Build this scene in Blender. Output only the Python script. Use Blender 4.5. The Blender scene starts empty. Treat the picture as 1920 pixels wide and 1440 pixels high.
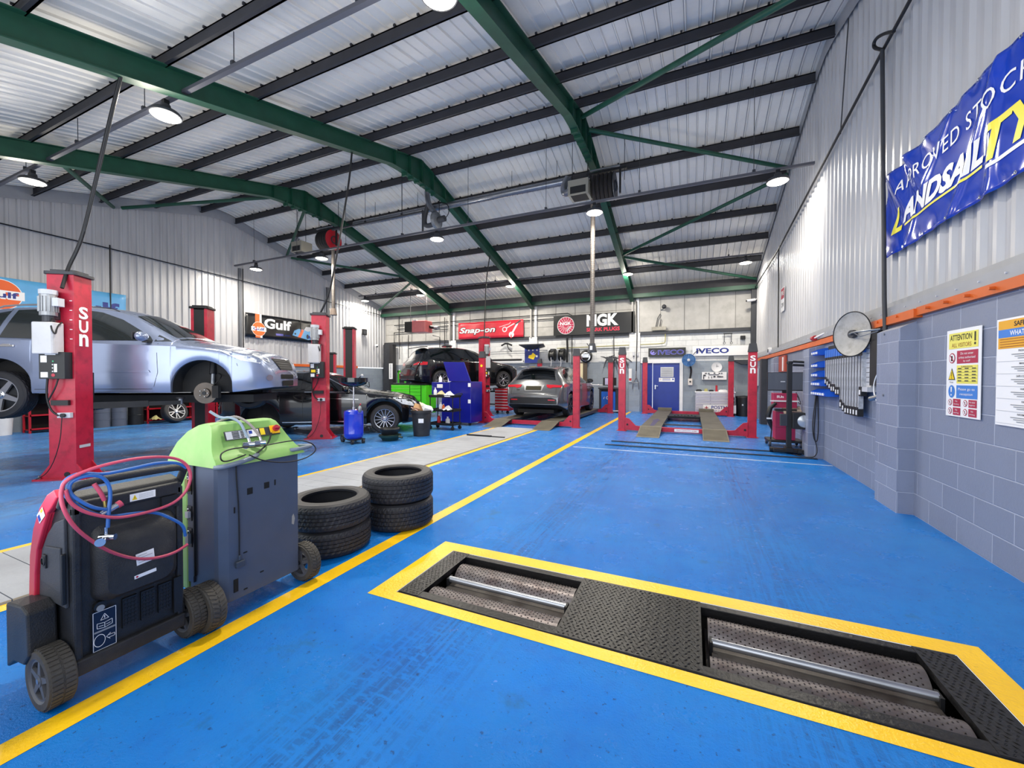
import bpy, bmesh, math, random
import numpy as np
from mathutils import Vector, Matrix, noise
from mathutils.bvhtree import BVHTree
random.seed(7)
sc = bpy.context.scene
col = sc.collection
PI = math.pi

# ---------------------------------------------------------------- camera
CAM_Z = 1.406
cam_d = bpy.data.cameras.new('camera'); cam = bpy.data.objects.new('camera', cam_d); col.objects.link(cam)
cam_d.sensor_width = 36.0; cam_d.lens = 753.8 / 1920 * 36.0; cam_d.clip_start = 0.02; cam_d.clip_end = 300
_y, _p, _r = math.radians(24.1), math.radians(-0.877), math.radians(0.115)
F0 = Vector((-math.sin(_y), math.cos(_y), 0)); R0 = Vector((math.cos(_y), math.sin(_y), 0)); Z0 = Vector((0, 0, 1))
FW = F0 * math.cos(_p) + Z0 * math.sin(_p); U1 = Z0 * math.cos(_p) - F0 * math.sin(_p)
RT = R0 * math.cos(_r) + U1 * math.sin(_r); UP = U1 * math.cos(_r) - R0 * math.sin(_r)
cam.matrix_world = Matrix((( RT.x, UP.x, -FW.x, 0), (RT.y, UP.y, -FW.y, 0), (RT.z, UP.z, -FW.z, CAM_Z), (0, 0, 0, 1)))
sc.camera = cam

# ---------------------------------------------------------------- light and exposure
w = bpy.data.worlds.new('daylight'); sc.world = w; w.use_nodes = True
bg = w.node_tree.nodes['Background']; bg.inputs[0].default_value = (0.90, 0.95, 1.0, 1); bg.inputs[1].default_value = 1.4
sc.view_settings.view_transform = 'Standard'; sc.view_settings.look = 'None'
sc.view_settings.gamma = 1.0; sc.view_settings.exposure = -0.02; sc.view_settings.use_curve_mapping = False
sc.cycles.use_denoising = True
sc.cycles.max_bounces = 8; sc.cycles.diffuse_bounces = 5; sc.cycles.glossy_bounces = 4
sc.cycles.sample_clamp_indirect = 6.0
LAMP_W = 150.0
LAMP_EMIT = 22.0
CEILING_FILL = 55.0
LAMPS = [(-2.35, 3.43), (-7.1, 3.37), (-11.9, 3.43), (-14.2, 9.4), (-10.95, 9.4), (-6.5, 9.4), (-2.1, 9.38), (1.5, 9.35),
         (-15.0, 15.45), (-11.6, 15.45), (-7.0, 15.45), (-2.2, 15.4), (1.6, 15.45)]
def area_light(name, loc, rot, size, power, color=(1, 1, 1), sy=None):
    d = bpy.data.lights.new(name, 'AREA'); d.energy = power; d.color = color; d.size = size
    if sy: d.shape = 'RECTANGLE'; d.size_y = sy
    else: d.shape = 'DISK'
    o = bpy.data.objects.new(name, d); o.location = loc; o.rotation_euler = rot; col.objects.link(o); return o

# ---------------------------------------------------------------- materials
def s2l(c):
    return tuple(x / 12.92 if x <= 0.04045 else ((x + 0.055) / 1.055) ** 2.4 for x in c)
def hexc(h):
    return s2l(tuple(int(h[i:i + 2], 16) / 255 for i in (0, 2, 4)))
MATS = {}
def mat(name, h, rough=0.5, metal=0.0, emit=0.0, coat=0.0, vary=0.0, vscale=6.0, bump=0.0, bscale=60.0, dirt=None, dirt_amt=0.5, dscale=3.0, alpha=1.0, stretch=None, spec=0.5):
    """principled surface; colour variation, dirt blotches and bump are all object-space noise"""
    if name in MATS: return MATS[name]
    m = bpy.data.materials.new(name); m.use_nodes = True; nt = m.node_tree; N = nt.nodes; L = nt.links
    b = N['Principled BSDF']; c = hexc(h)
    b.inputs['Base Color'].default_value = (*c, 1); b.inputs['Roughness'].default_value = rough
    b.inputs['Metallic'].default_value = metal; b.inputs['Coat Weight'].default_value = coat
    b.inputs['Specular IOR Level'].default_value = spec
    b.inputs['Coat Roughness'].default_value = 0.06
    if emit: b.inputs['Emission Color'].default_value = (*c, 1); b.inputs['Emission Strength'].default_value = emit
    if alpha < 1: b.inputs['Alpha'].default_value = alpha
    src = None
    if vary or dirt or bump:
        tc = N.new('ShaderNodeTexCoord'); vec = tc.outputs['Object']
        if stretch:
            mp = N.new('ShaderNodeMapping'); mp.inputs['Scale'].default_value = stretch; L.new(vec, mp.inputs[0]); vec = mp.outputs[0]
    if vary:
        n = N.new('ShaderNodeTexNoise'); n.inputs['Scale'].default_value = vscale; n.inputs['Detail'].default_value = 5; L.new(vec, n.inputs['Vector'])
        r = N.new('ShaderNodeMapRange'); r.inputs[1].default_value = 0.3; r.inputs[2].default_value = 0.7
        r.inputs[3].default_value = 1 - vary; r.inputs[4].default_value = 1 + vary; L.new(n.outputs[0], r.inputs[0])
        mx = N.new('ShaderNodeMix'); mx.data_type = 'RGBA'; mx.blend_type = 'MULTIPLY'; mx.inputs[0].default_value = 1
        mx.inputs[6].default_value = (*c, 1); L.new(r.outputs[0], mx.inputs[7]); src = mx.outputs[2]
    if dirt:
        n = N.new('ShaderNodeTexNoise'); n.inputs['Scale'].default_value = dscale; n.inputs['Detail'].default_value = 8; n.inputs['Roughness'].default_value = 0.65; L.new(vec, n.inputs['Vector'])
        r = N.new('ShaderNodeMapRange'); r.inputs[1].default_value = 0.48; r.inputs[2].default_value = 0.72
        r.inputs[4].default_value = dirt_amt; L.new(n.outputs[0], r.inputs[0])
        mx = N.new('ShaderNodeMix'); mx.data_type = 'RGBA'; L.new(r.outputs[0], mx.inputs[0])
        if src: L.new(src, mx.inputs[6])
        else: mx.inputs[6].default_value = (*c, 1)
        mx.inputs[7].default_value = (*hexc(dirt), 1); src = mx.outputs[2]
    if src: L.new(src, b.inputs['Base Color'])
    if bump:
        n = N.new('ShaderNodeTexNoise'); n.inputs['Scale'].default_value = bscale; n.inputs['Detail'].default_value = 3; L.new(vec, n.inputs['Vector'])
        bp = N.new('ShaderNodeBump'); bp.inputs['Strength'].default_value = bump; bp.inputs['Distance'].default_value = 0.01
        L.new(n.outputs[0], bp.inputs['Height']); L.new(bp.outputs[0], b.inputs['Normal'])
    MATS[name] = m; return m

red = mat('lift red paint', 'b8203a', 0.35, vary=0.08, dirt='5a1420', dirt_amt=0.5, dscale=7)
redd = mat('red enamel', 'b01828', 0.35, vary=0.06)
black = mat('black plastic', '17181b', 0.45, vary=0.15, bump=0.15, bscale=220)
blackg = mat('black gloss', '0c0d10', 0.12, coat=0.6)
blackm = mat('black steel', '202125', 0.5, metal=0.3, vary=0.2)
dgrey = mat('dark grey steel', '3c3e44', 0.5, metal=0.2, vary=0.12)
grey = mat('grey enamel', '8f9399', 0.45, vary=0.07)
lgrey = mat('light grey enamel', 'c3c5cc', 0.4, vary=0.05)
white = mat('white paint', 'e4e4e6', 0.45, vary=0.04)
whitel = mat('white print', 'f0f0f2', 0.5)
chrome = mat('chrome', 'd6d8dc', 0.16, metal=1.0)
steel = mat('brushed steel', 'a8abb2', 0.33, metal=0.9, vary=0.08)
galv = mat('galvanised steel', '8f9399', 0.4, metal=0.7, vary=0.15, vscale=12)
rubber = mat('tyre rubber', '1b1b1f', 0.62, vary=0.2, vscale=25, bump=0.2, bscale=150)
greenst = mat('portal frame green', '184c39', 0.5, vary=0.14, vscale=4, dirt='15392c', dirt_amt=0.5)
purl = mat('purlin dark primer', '2b2b31', 0.6, vary=0.15, vscale=5)
orange = mat('orange trim paint', 'd4611f', 0.45, vary=0.1, dirt='8c3f16', dirt_amt=0.4)
yellow = mat('yellow label', 'f0d020', 0.5)
blue = mat('blue label', '1d3fa8', 0.4)
cable = mat('black cable', '141417', 0.5)
brass = mat('brass', 'b39a55', 0.3, metal=0.9)

# ---------------------------------------------------------------- mesh builder
class M:
    def __init__(s, *mats): s.v = []; s.f = []; s.mi = []; s.mats = list(mats) or [grey]; s.X = Matrix()
    def at(s, loc=(0, 0, 0), rz=0.0, rx=0.0, ry=0.0):
        s.X = Matrix.Translation(loc) @ Matrix.Rotation(rz, 4, 'Z') @ Matrix.Rotation(ry, 4, 'Y') @ Matrix.Rotation(rx, 4, 'X'); return s
    def frame(s, o, x, y):
        x = Vector(x).normalized(); y = Vector(y).normalized(); z = x.cross(y)
        s.X = Matrix(((x.x, y.x, z.x, o[0]), (x.y, y.y, z.y, o[1]), (x.z, y.z, z.z, o[2]), (0, 0, 0, 1))); return s
    def idx(s, m):
        if m is None: return 0
        if m not in s.mats: s.mats.append(m)
        return s.mats.index(m)
    def add(s, vs, fs, m=None):
        k = len(s.v); s.v += [tuple(s.X @ Vector(p)) for p in vs]; i = s.idx(m)
        for f in fs: s.f.append(tuple(k + a for a in f)); s.mi.append(i)
        return s
    def box(s, c, d, m=None, taper=1.0):
        x, y, z = d[0] / 2, d[1] / 2, d[2] / 2; t = taper
        vs = [(c[0] + a * x * (t if e > 0 else 1), c[1] + b * y * (t if e > 0 else 1), c[2] + e * z) for e in (-1, 1) for a, b in ((-1, -1), (1, -1), (1, 1), (-1, 1))]
        return s.add(vs, [(3, 2, 1, 0), (4, 5, 6, 7), (0, 1, 5, 4), (1, 2, 6, 5), (2, 3, 7, 6), (3, 0, 4, 7)], m)
    def bb(s, a, b, m=None):
        return s.box([(a[i] + b[i]) / 2 for i in range(3)], [abs(b[i] - a[i]) for i in range(3)], m)
    def rbox(s, c, d, r=0.02, m=None, n=3):
        """box with rounded vertical edges"""
        x, y = d[0] / 2, d[1] / 2; P = []
        for cx, cy, a0 in ((x - r, y - r, 0), (-x + r, y - r, 90), (-x + r, -y + r, 180), (x - r, -y + r, 270)):
            for k in range(n + 1):
                a = math.radians(a0 + 90 * k / n); P.append((cx + r * math.cos(a), cy + r * math.sin(a)))
        K = len(P); vs = [(c[0] + p[0], c[1] + p[1], c[2] + e * d[2] / 2) for e in (-1, 1) for p in P]
        return s.add(vs, [tuple(range(K - 1, -1, -1)), tuple(range(K, 2 * K))] + [(i, (i + 1) % K, K + (i + 1) % K, K + i) for i in range(K)], m)
    def cyl(s, a, b, r, m=None, n=16, r2=None, cap=True):
        a = Vector(a); b = Vector(b); d = (b - a).normalized(); r2 = r if r2 is None else r2
        u = d.orthogonal().normalized(); v = d.cross(u)
        vs = [tuple(c + (u * math.cos(2 * PI * k / n) + v * math.sin(2 * PI * k / n)) * q) for c, q in ((a, r), (b, r2)) for k in range(n)]
        fs = [(k, (k + 1) % n, n + (k + 1) % n, n + k) for k in range(n)]
        if cap: fs += [tuple(range(n - 1, -1, -1)), tuple(range(n, 2 * n))]
        return s.add(vs, fs, m)
    def tube(s, pts, r, m=None, n=8, smooth=0, closed=False):
        P = [Vector(p) for p in pts]
        for _ in range(smooth):
            Q = [] if closed else [P[0]]
            rng = range(len(P)) if closed else range(len(P) - 1)
            for i in rng:
                p, q = P[i], P[(i + 1) % len(P)]; Q += [p * .75 + q * .25, p * .25 + q * .75]
            if not closed: Q.append(P[-1])
            P = Q
        vs = []; u = None; K = len(P)
        for i, p in enumerate(P):
            d = (P[(i + 1) % K] - P[i - 1]) if closed else (P[min(i + 1, K - 1)] - P[max(i - 1, 0)])
            d.normalize()
            u = d.orthogonal().normalized() if u is None else (u - d * u.dot(d)).normalized()
            v = d.cross(u); rr = r[i] if isinstance(r, (list, tuple)) else r
            vs += [tuple(p + (u * math.cos(2 * PI * k / n) + v * math.sin(2 * PI * k / n)) * rr) for k in range(n)]
        fs = [(i * n + k, i * n + (k + 1) % n, ((i + 1) % K) * n + (k + 1) % n, ((i + 1) % K) * n + k) for i in range(K if closed else K - 1) for k in range(n)]
        if not closed: fs += [tuple(range(n - 1, -1, -1)), tuple(range((K - 1) * n, K * n))]
        return s.add(vs, fs, m)
    def prism(s, poly, z0, z1, m=None, m2=None):
        """polygon in local xy, from z0 to z1"""
        K = len(poly); vs = [(p[0], p[1], z0) for p in poly] + [(p[0], p[1], z1) for p in poly]
        s.add(vs, [tuple(range(K - 1, -1, -1)), tuple(range(K, 2 * K))] + [(i, (i + 1) % K, K + (i + 1) % K, K + i) for i in range(K)], m); return s
    def lathe(s, prof, m=None, n=32, axis='Z', c=(0, 0, 0), a0=0, a1=2 * PI):
        """profile of (radius, height) turned round an axis"""
        full = abs(a1 - a0 - 2 * PI) < 1e-6; K = n if full else n + 1; vs = []
        for k in range(K):
            a = a0 + (a1 - a0) * k / n; ca, sa = math.cos(a), math.sin(a)
            for r, h in prof:
                p = (r * ca, r * sa, h) if axis == 'Z' else ((r * ca, h, r * sa) if axis == 'Y' else (h, r * ca, r * sa))
                vs.append((p[0] + c[0], p[1] + c[1], p[2] + c[2]))
        Q = len(prof); fs = []
        for k in range(n):
            for j in range(Q - 1):
                a = k * Q + j; b = ((k + 1) % K) * Q + j; fs.append((a, b, b + 1, a + 1) if axis != 'Y' else (a, a + 1, b + 1, b))
        return s.add(vs, fs, m)
    def ball(s, c, r, m=None, n=12, sc_=(1, 1, 1)):
        pr = [(max(1e-4, math.sin(PI * k / n)) , -math.cos(PI * k / n)) for k in range(n + 1)]
        vs = []; 
        for k in range(n):
            a = 2 * PI * k / n
            for q, h in pr: vs.append((c[0] + r * sc_[0] * q * math.cos(a), c[1] + r * sc_[1] * q * math.sin(a), c[2] + r * sc_[2] * h))
        Q = n + 1; fs = [(k * Q + j, ((k + 1) % n) * Q + j, ((k + 1) % n) * Q + j + 1, k * Q + j + 1) for k in range(n) for j in range(n)]
        return s.add(vs, fs, m)
    def build(s, name, parent=None, smooth=False, bevel=0.0, fix=False):
        me = bpy.data.meshes.new(name); me.from_pydata(s.v, [], s.f)
        for m in s.mats: me.materials.append(m)
        me.polygons.foreach_set('material_index', s.mi); me.update()
        if fix:
            b = bmesh.new(); b.from_mesh(me); bmesh.ops.recalc_face_normals(b, faces=b.faces); b.to_mesh(me); b.free()
        o = bpy.data.objects.new(name, me); col.objects.link(o)
        if smooth:
            me.polygons.foreach_set('use_smooth', [True] * len(me.polygons))
            try: me.set_sharp_from_angle(angle=math.radians(38))
            except Exception: pass
        if bevel:
            bv = o.modifiers.new('edge', 'BEVEL'); bv.width = bevel; bv.segments = 2; bv.limit_method = 'ANGLE'; bv.angle_limit = math.radians(40)
        if parent is not None: o.parent = parent
        return o
    def emptyq(s): return not s.f

def tag(o, label, cat, group=None):
    o['label'] = label; o['category'] = cat
    if group: o['group'] = group
    return o
def thing(name, label, cat, loc=(0, 0, 0), rz=0.0, group=None):
    o = bpy.data.objects.new(name, None); o.empty_display_size = 0.1; col.objects.link(o)
    o.location = loc; o.rotation_euler = (0, 0, rz); return tag(o, label, cat, group)
def struct(o):
    o['kind'] = 'structure'; return o
def copy_tree(o, parent=None):
    c = o.copy(); col.objects.link(c); c.parent = parent
    for ch in list(o.children): copy_tree(ch, c)
    return c

def text_mesh(body, w, h, bold=0.0, shear=0.0, spacing=1.0, align_c=True):
    """lettering outlines as (verts, faces) fitted to w x h, centred"""
    cu = bpy.data.curves.new('letters', 'FONT'); cu.body = body; cu.size = 1; cu.offset = bold; cu.shear = shear
    cu.space_character = spacing; cu.align_x = 'CENTER' if align_c else 'LEFT'; cu.resolution_u = 3
    o = bpy.data.objects.new('letters', cu); col.objects.link(o)
    dg = bpy.context.evaluated_depsgraph_get(); me = bpy.data.meshes.new_from_object(o.evaluated_get(dg))
    vs = [tuple(v.co) for v in me.vertices]; fs = [tuple(p.vertices) for p in me.polygons]
    bpy.data.objects.remove(o); bpy.data.curves.remove(cu); bpy.data.meshes.remove(me)
    if not vs: return [], []
    xs = [v[0] for v in vs]; ys = [v[1] for v in vs]; x0, x1, y0, y1 = min(xs), max(xs), min(ys), max(ys)
    sx = w / (x1 - x0) if w else None; sy = h / (y1 - y0) if h else None
    if sx is None: sx = sy
    if sy is None: sy = sx
    return [((v[0] - (x0 + x1) / 2) * sx, (v[1] - (y0 + y1) / 2) * sy, 0.0) for v in vs], fs
def letters(mb, body, cx, cy, w, h, m, z=0.001, **k):
    vs, fs = text_mesh(body, w, h, **k)
    return mb.add([(v[0] + cx, v[1] + cy, z) for v in vs], fs, m)
def rect(mb, x0, y0, x1, y1, m, z=0.0):
    return mb.add([(x0, y0, z), (x1, y0, z), (x1, y1, z), (x0, y1, z)], [(0, 1, 2, 3)], m)
def disc(mb, cx, cy, r, m, z=0.0, n=32, ry=None, r0=0.0, a0=0, a1=2 * PI):
    ry = ry or r
    if r0 <= 0:
        return mb.add([(cx + r * math.cos(a0 + (a1 - a0) * k / n), cy + ry * math.sin(a0 + (a1 - a0) * k / n), z) for k in range(n)], [tuple(range(n))], m)
    q = r0 / r; vs = []
    for k in range(n):
        a = 2 * PI * k / n; vs += [(cx + r * math.cos(a), cy + ry * math.sin(a), z), (cx + r * q * math.cos(a), cy + ry * q * math.sin(a), z)]
    return mb.add(vs, [(2 * k, 2 * ((k + 1) % n), 2 * ((k + 1) % n) + 1, 2 * k + 1) for k in range(n)], m)
def line(mb, x0, y0, x1, y1, t, m, z=0.0):
    d = Vector((x1 - x0, y1 - y0)).normalized(); nx, ny = -d.y * t / 2, d.x * t / 2
    return mb.add([(x0 - nx, y0 - ny, z), (x1 - nx, y1 - ny, z), (x1 + nx, y1 + ny, z), (x0 + nx, y0 + ny, z)], [(0, 1, 2, 3)], m)
# ================================================================ THE SETTING
XL, XR, YB, YF = -15.6, 2.2, 17.6, 0.3
def roof(y): 
    d = abs(y - 9.0)
    return 7.5 - 0.265 * (d if d > 0.5 else (d * d / 1.0 + 0.25))
FRAMES = [-2.3, -6.75, -11.2]

def nn(nt, t, **k):
    n = nt.nodes.new(t)
    for a, b in k.items(): setattr(n, a, b)
    return n
def math_n(nt, op, a, b=None, c=None, clamp=False):
    n = nt.nodes.new('ShaderNodeMath'); n.operation = op; n.use_clamp = clamp
    for i, x in enumerate((a, b, c)):
        if x is None: continue
        if isinstance(x, (int, float)): n.inputs[i].default_value = x
        else: nt.links.new(x, n.inputs[i])
    return n.outputs[0]
def mixc(nt, f, a, b):
    n = nt.nodes.new('ShaderNodeMix'); n.data_type = 'RGBA'
    for i, x in ((0, f), (6, a), (7, b)):
        if isinstance(x, (int, float)): n.inputs[i].default_value = x
        elif isinstance(x, str): n.inputs[i].default_value = (*hexc(x), 1)
        else: nt.links.new(x, n.inputs[i])
    return n.outputs[2]
def noise_n(nt, vec, scale, detail=4, rough=0.55, lo=0.35, hi=0.65, stretch=None):
    if stretch:
        mp = nt.nodes.new('ShaderNodeMapping'); mp.inputs['Scale'].default_value = stretch; nt.links.new(vec, mp.inputs[0]); vec = mp.outputs[0]
    n = nt.nodes.new('ShaderNodeTexNoise'); n.inputs['Scale'].default_value = scale; n.inputs['Detail'].default_value = detail; n.inputs['Roughness'].default_value = rough
    nt.links.new(vec, n.inputs['Vector'])
    r = nt.nodes.new('ShaderNodeMapRange'); r.inputs[1].default_value = lo; r.inputs[2].default_value = hi; nt.links.new(n.outputs[0], r.inputs[0])
    return r.outputs[0]

def floor_mat():
    m = bpy.data.materials.new('blue resin floor'); m.use_nodes = True; nt = m.node_tree; b = nt.nodes['Principled BSDF']; L = nt.links
    tc = nt.nodes.new('ShaderNodeTexCoord'); v = tc.outputs['Object']; sx = nt.nodes.new('ShaderNodeSeparateXYZ'); L.new(v, sx.inputs[0]); X, Y = sx.outputs[0], sx.outputs[1]
    big = noise_n(nt, v, 0.7, 5, 0.6)
    base = mixc(nt, big, '0070cc', '0680da')
    fine = noise_n(nt, v, 9, 8, 0.7, 0.5, 0.8)
    base = mixc(nt, math_n(nt, 'MULTIPLY', fine, 0.35), base, '1258b4')
    # old, greyer paint on the side of the two-post lifts, with scuffed bare patches
    left = math_n(nt, 'MULTIPLY', math_n(nt, 'ADD', X, 5.1), -0.8, clamp=True)
    base = mixc(nt, math_n(nt, 'MULTIPLY', left, 0.75), base, mixc(nt, big, '3f78b8', '5790c6'))
    scuff = noise_n(nt, v, 0.9, 7, 0.7, 0.50, 0.62, (1.0, 0.45, 1))
    base = mixc(nt, math_n(nt, 'MULTIPLY', math_n(nt, 'MULTIPLY', scuff, left), 0.62), base, '454c5c')
    far = math_n(nt, 'MULTIPLY', math_n(nt, 'SUBTRACT', Y, 7.6), 0.35, clamp=True)  # greyer towards the back: sheen of the ceiling put into the colour
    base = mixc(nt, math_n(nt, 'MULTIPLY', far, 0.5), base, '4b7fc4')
    # tyre tracks along the lane
    def band(x0, w): return math_n(nt, 'SUBTRACT', 1.0, math_n(nt, 'DIVIDE', math_n(nt, 'ABSOLUTE', math_n(nt, 'SUBTRACT', X, x0)), w), clamp=True)
    bands = math_n(nt, 'ADD', band(-1.25, 0.42), math_n(nt, 'MULTIPLY', band(0.55, 0.5), 0.7), clamp=True)
    tread = noise_n(nt, v, 1.0, 6, 0.75, 0.46, 0.54, (34, 1.1, 1)); cross = noise_n(nt, v, 1.0, 3, 0.6, 0.40, 0.52, (16, 40, 1))
    tr = math_n(nt, 'MULTIPLY', math_n(nt, 'MULTIPLY', bands, tread), cross)
    base = mixc(nt, math_n(nt, 'MULTIPLY', tr, 0.5), base, '103a6c')
    speck = noise_n(nt, v, 38, 3, 0.6, 0.64, 0.70)
    base = mixc(nt, math_n(nt, 'MULTIPLY', speck, 0.6), base, '16304e')
    stain = noise_n(nt, v, 2.3, 7, 0.7, 0.60, 0.72)
    base = mixc(nt, math_n(nt, 'MULTIPLY', stain, 0.55), base, '23606e')
    L.new(base, b.inputs['Base Color'])
    rg = noise_n(nt, v, 2.6, 5, 0.65)
    rr = nt.nodes.new('ShaderNodeMapRange'); rr.inputs[3].default_value = 0.16; rr.inputs[4].default_value = 0.30; L.new(rg, rr.inputs[0]); L.new(rr.outputs[0], b.inputs['Roughness'])
    n1 = noise_n(nt, v, 90, 4, 0.75, 0, 1); n2 = noise_n(nt, v, 6, 4, 0.6, 0, 1)
    h = math_n(nt, 'ADD', math_n(nt, 'MULTIPLY', n1, 0.7), n2)
    bp = nt.nodes.new('ShaderNodeBump'); bp.inputs['Strength'].default_value = 0.8; bp.inputs['Distance'].default_value = 0.013; L.new(h, bp.inputs['Height']); L.new(bp.outputs[0], b.inputs['Normal'])
    b.inputs['Specular IOR Level'].default_value = 0.3
    return m
def paint_mat(name, h, h2):
    m = bpy.data.materials.new(name); m.use_nodes = True; nt = m.node_tree; b = nt.nodes['Principled BSDF']
    v = nt.nodes.new('ShaderNodeTexCoord').outputs['Object']
    base = mixc(nt, noise_n(nt, v, 3, 6), h, h2)
    base = mixc(nt, math_n(nt, 'MULTIPLY', noise_n(nt, v, 22, 6, 0.7, 0.62, 0.75), 0.7), base, '8a7026')
    nt.links.new(base, b.inputs['Base Color']); b.inputs['Roughness'].default_value = 0.32
    bp = nt.nodes.new('ShaderNodeBump'); bp.inputs['Strength'].default_value = 0.4; bp.inputs['Distance'].default_value = 0.01
    nt.links.new(noise_n(nt, v, 50, 3, 0.6, 0, 1), bp.inputs['Height']); nt.links.new(bp.outputs[0], b.inputs['Normal']); return m
yline = paint_mat('yellow floor paint', 'fbc91c', 'f0bd14')
wline = paint_mat('white floor paint', 'c9d4e6', 'aebfe0')

def block_mat(name, h, h2, mortar, ax='X', rough=0.45, w=0.45, hgt=0.225, off=0.5, split=None):
    m = bpy.data.materials.new(name); m.use_nodes = True; nt = m.node_tree; b = nt.nodes['Principled BSDF']; L = nt.links
    v = nt.nodes.new('ShaderNodeTexCoord').outputs['Object']; s = nt.nodes.new('ShaderNodeSeparateXYZ'); L.new(v, s.inputs[0])
    u = s.outputs[0] if ax == 'X' else (s.outputs[1] if ax == 'Y' else math_n(nt, 'ADD', s.outputs[0], s.outputs[1]))
    c = nt.nodes.new('ShaderNodeCombineXYZ'); L.new(u, c.inputs[0]); L.new(s.outputs[2], c.inputs[1])
    def bw(c1, c2, c3):
        t = nt.nodes.new('ShaderNodeTexBrick'); t.offset = off; t.inputs['Scale'].default_value = 1; t.inputs['Brick Width'].default_value = w; t.inputs['Row Height'].default_value = hgt
        t.inputs['Mortar Size'].default_value = 0.006; t.inputs['Mortar Smooth'].default_value = 0.4
        for i, q in ((1, c1), (2, c2), (3, c3)): t.inputs[i].default_value = (*hexc(q), 1)
        L.new(c.outputs[0], t.inputs['Vector']); return t
    t = bw(h, h2, mortar); base = t.outputs['Color']
    if split:
        t2 = bw(*split[1:]); f = math_n(nt, 'GREATER_THAN', s.outputs[2], split[0]); base = mixc(nt, f, base, t2.outputs['Color'])
    base = mixc(nt, math_n(nt, 'MULTIPLY', noise_n(nt, v, 3.5, 7, 0.7, 0.5, 0.8), 0.25), base, '6a6e78')
    L.new(base, b.inputs['Base Color']); b.inputs['Roughness'].default_value = rough
    hh = math_n(nt, 'SUBTRACT', math_n(nt, 'MULTIPLY', noise_n(nt, v, 40, 5, 0.7, 0, 1), 0.35), t.outputs['Fac'])
    bp = nt.nodes.new('ShaderNodeBump'); bp.inputs['Strength'].default_value = 0.7; bp.inputs['Distance'].default_value = 0.012; L.new(hh, bp.inputs['Height']); L.new(bp.outputs[0], b.inputs['Normal'])
    return m
blk_r = block_mat('blue grey blockwork', '858da2', '7d859a', 'a9b0c4', 'Y')
blk_p = block_mat('blue grey blockwork piers', '8a92a8', '828aa0', 'abb2c6', 'S')  # lighter than the wall: brighter light on the piers put into the colour
blk_l = block_mat('grey blockwork left', '8d98a4', '868f9c', '9aa4ae', 'Y')
blk_b = block_mat('grey and white blockwork', '8f99a4', '8a939f', 'a4adb6', 'X', split=(2.1, 'dedfdf', 'd6d7d8', 'c2c3c6'))
blk_bp = block_mat('grey and white piers', '98a3b2', '929cab', 'a8b1bc', 'S', split=(2.1, 'e0e0e0', 'd9d9da', 'c6c6c8'))
panelm = mat('upper wall boards', 'b4b2af', 0.55, vary=0.1, vscale=3, dirt='7b7874', dirt_amt=0.4, dscale=2.2)
cladm = mat('profiled wall sheet', 'b9b9bd', 0.32, vary=0.07, vscale=5, stretch=(1, 1, 0.15), dirt='97979a', dirt_amt=0.35, dscale=2)
seamr = mat('roof seam', '8a8b90', 0.6)
roofm = mat('roof liner sheet', 'eae5dc', 0.42, vary=0.1, vscale=1.8, dirt='8c8a8a', dirt_amt=0.3, dscale=0.9)

# ---- floor with the brake tester pit cut out
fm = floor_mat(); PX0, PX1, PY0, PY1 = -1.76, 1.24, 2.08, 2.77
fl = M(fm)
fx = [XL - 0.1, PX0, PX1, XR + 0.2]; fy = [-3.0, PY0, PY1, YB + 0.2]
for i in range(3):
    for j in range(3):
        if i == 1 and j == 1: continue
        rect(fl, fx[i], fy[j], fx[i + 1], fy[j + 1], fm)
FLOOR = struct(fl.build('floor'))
def painted(name, quads, m, z=0.0015):
    b = M(m)
    for q in quads: b.add([(x, y, z) for x, y in q], [(0, 1, 2, 3)], m)
    return b.build(name, FLOOR)
painted('yellow_line', [[(-2.40, -1.0), (-2.27, -1.0), (-2.27, 17.3), (-2.40, 17.3)]], yline)
painted('white_line', [[(-2.2, 7.96), (2.08, 7.96), (2.08, 8.02), (-2.2, 8.02)]], wline)
painted('yellow_border', [[(-1.92, 1.99), (1.38, 1.99), (1.38, PY0), (-1.92, PY0)], [(-1.92, PY1), (1.38, PY1), (1.38, 2.90), (-1.92, 2.90)],
                          [(-1.92, PY0), (PX0, PY0), (PX0, PY1), (-1.92, PY1)], [(PX1, PY0), (1.38, PY0), (1.38, PY1), (PX1, PY1)]], yline)
for x0, x1 in ((-5.10, -4.985), (-3.865, -3.76)):
    painted('yellow_line', [[(x0, -1), (x1, -1), (x1, 10.2), (x0, 10.2)]], yline)

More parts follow.
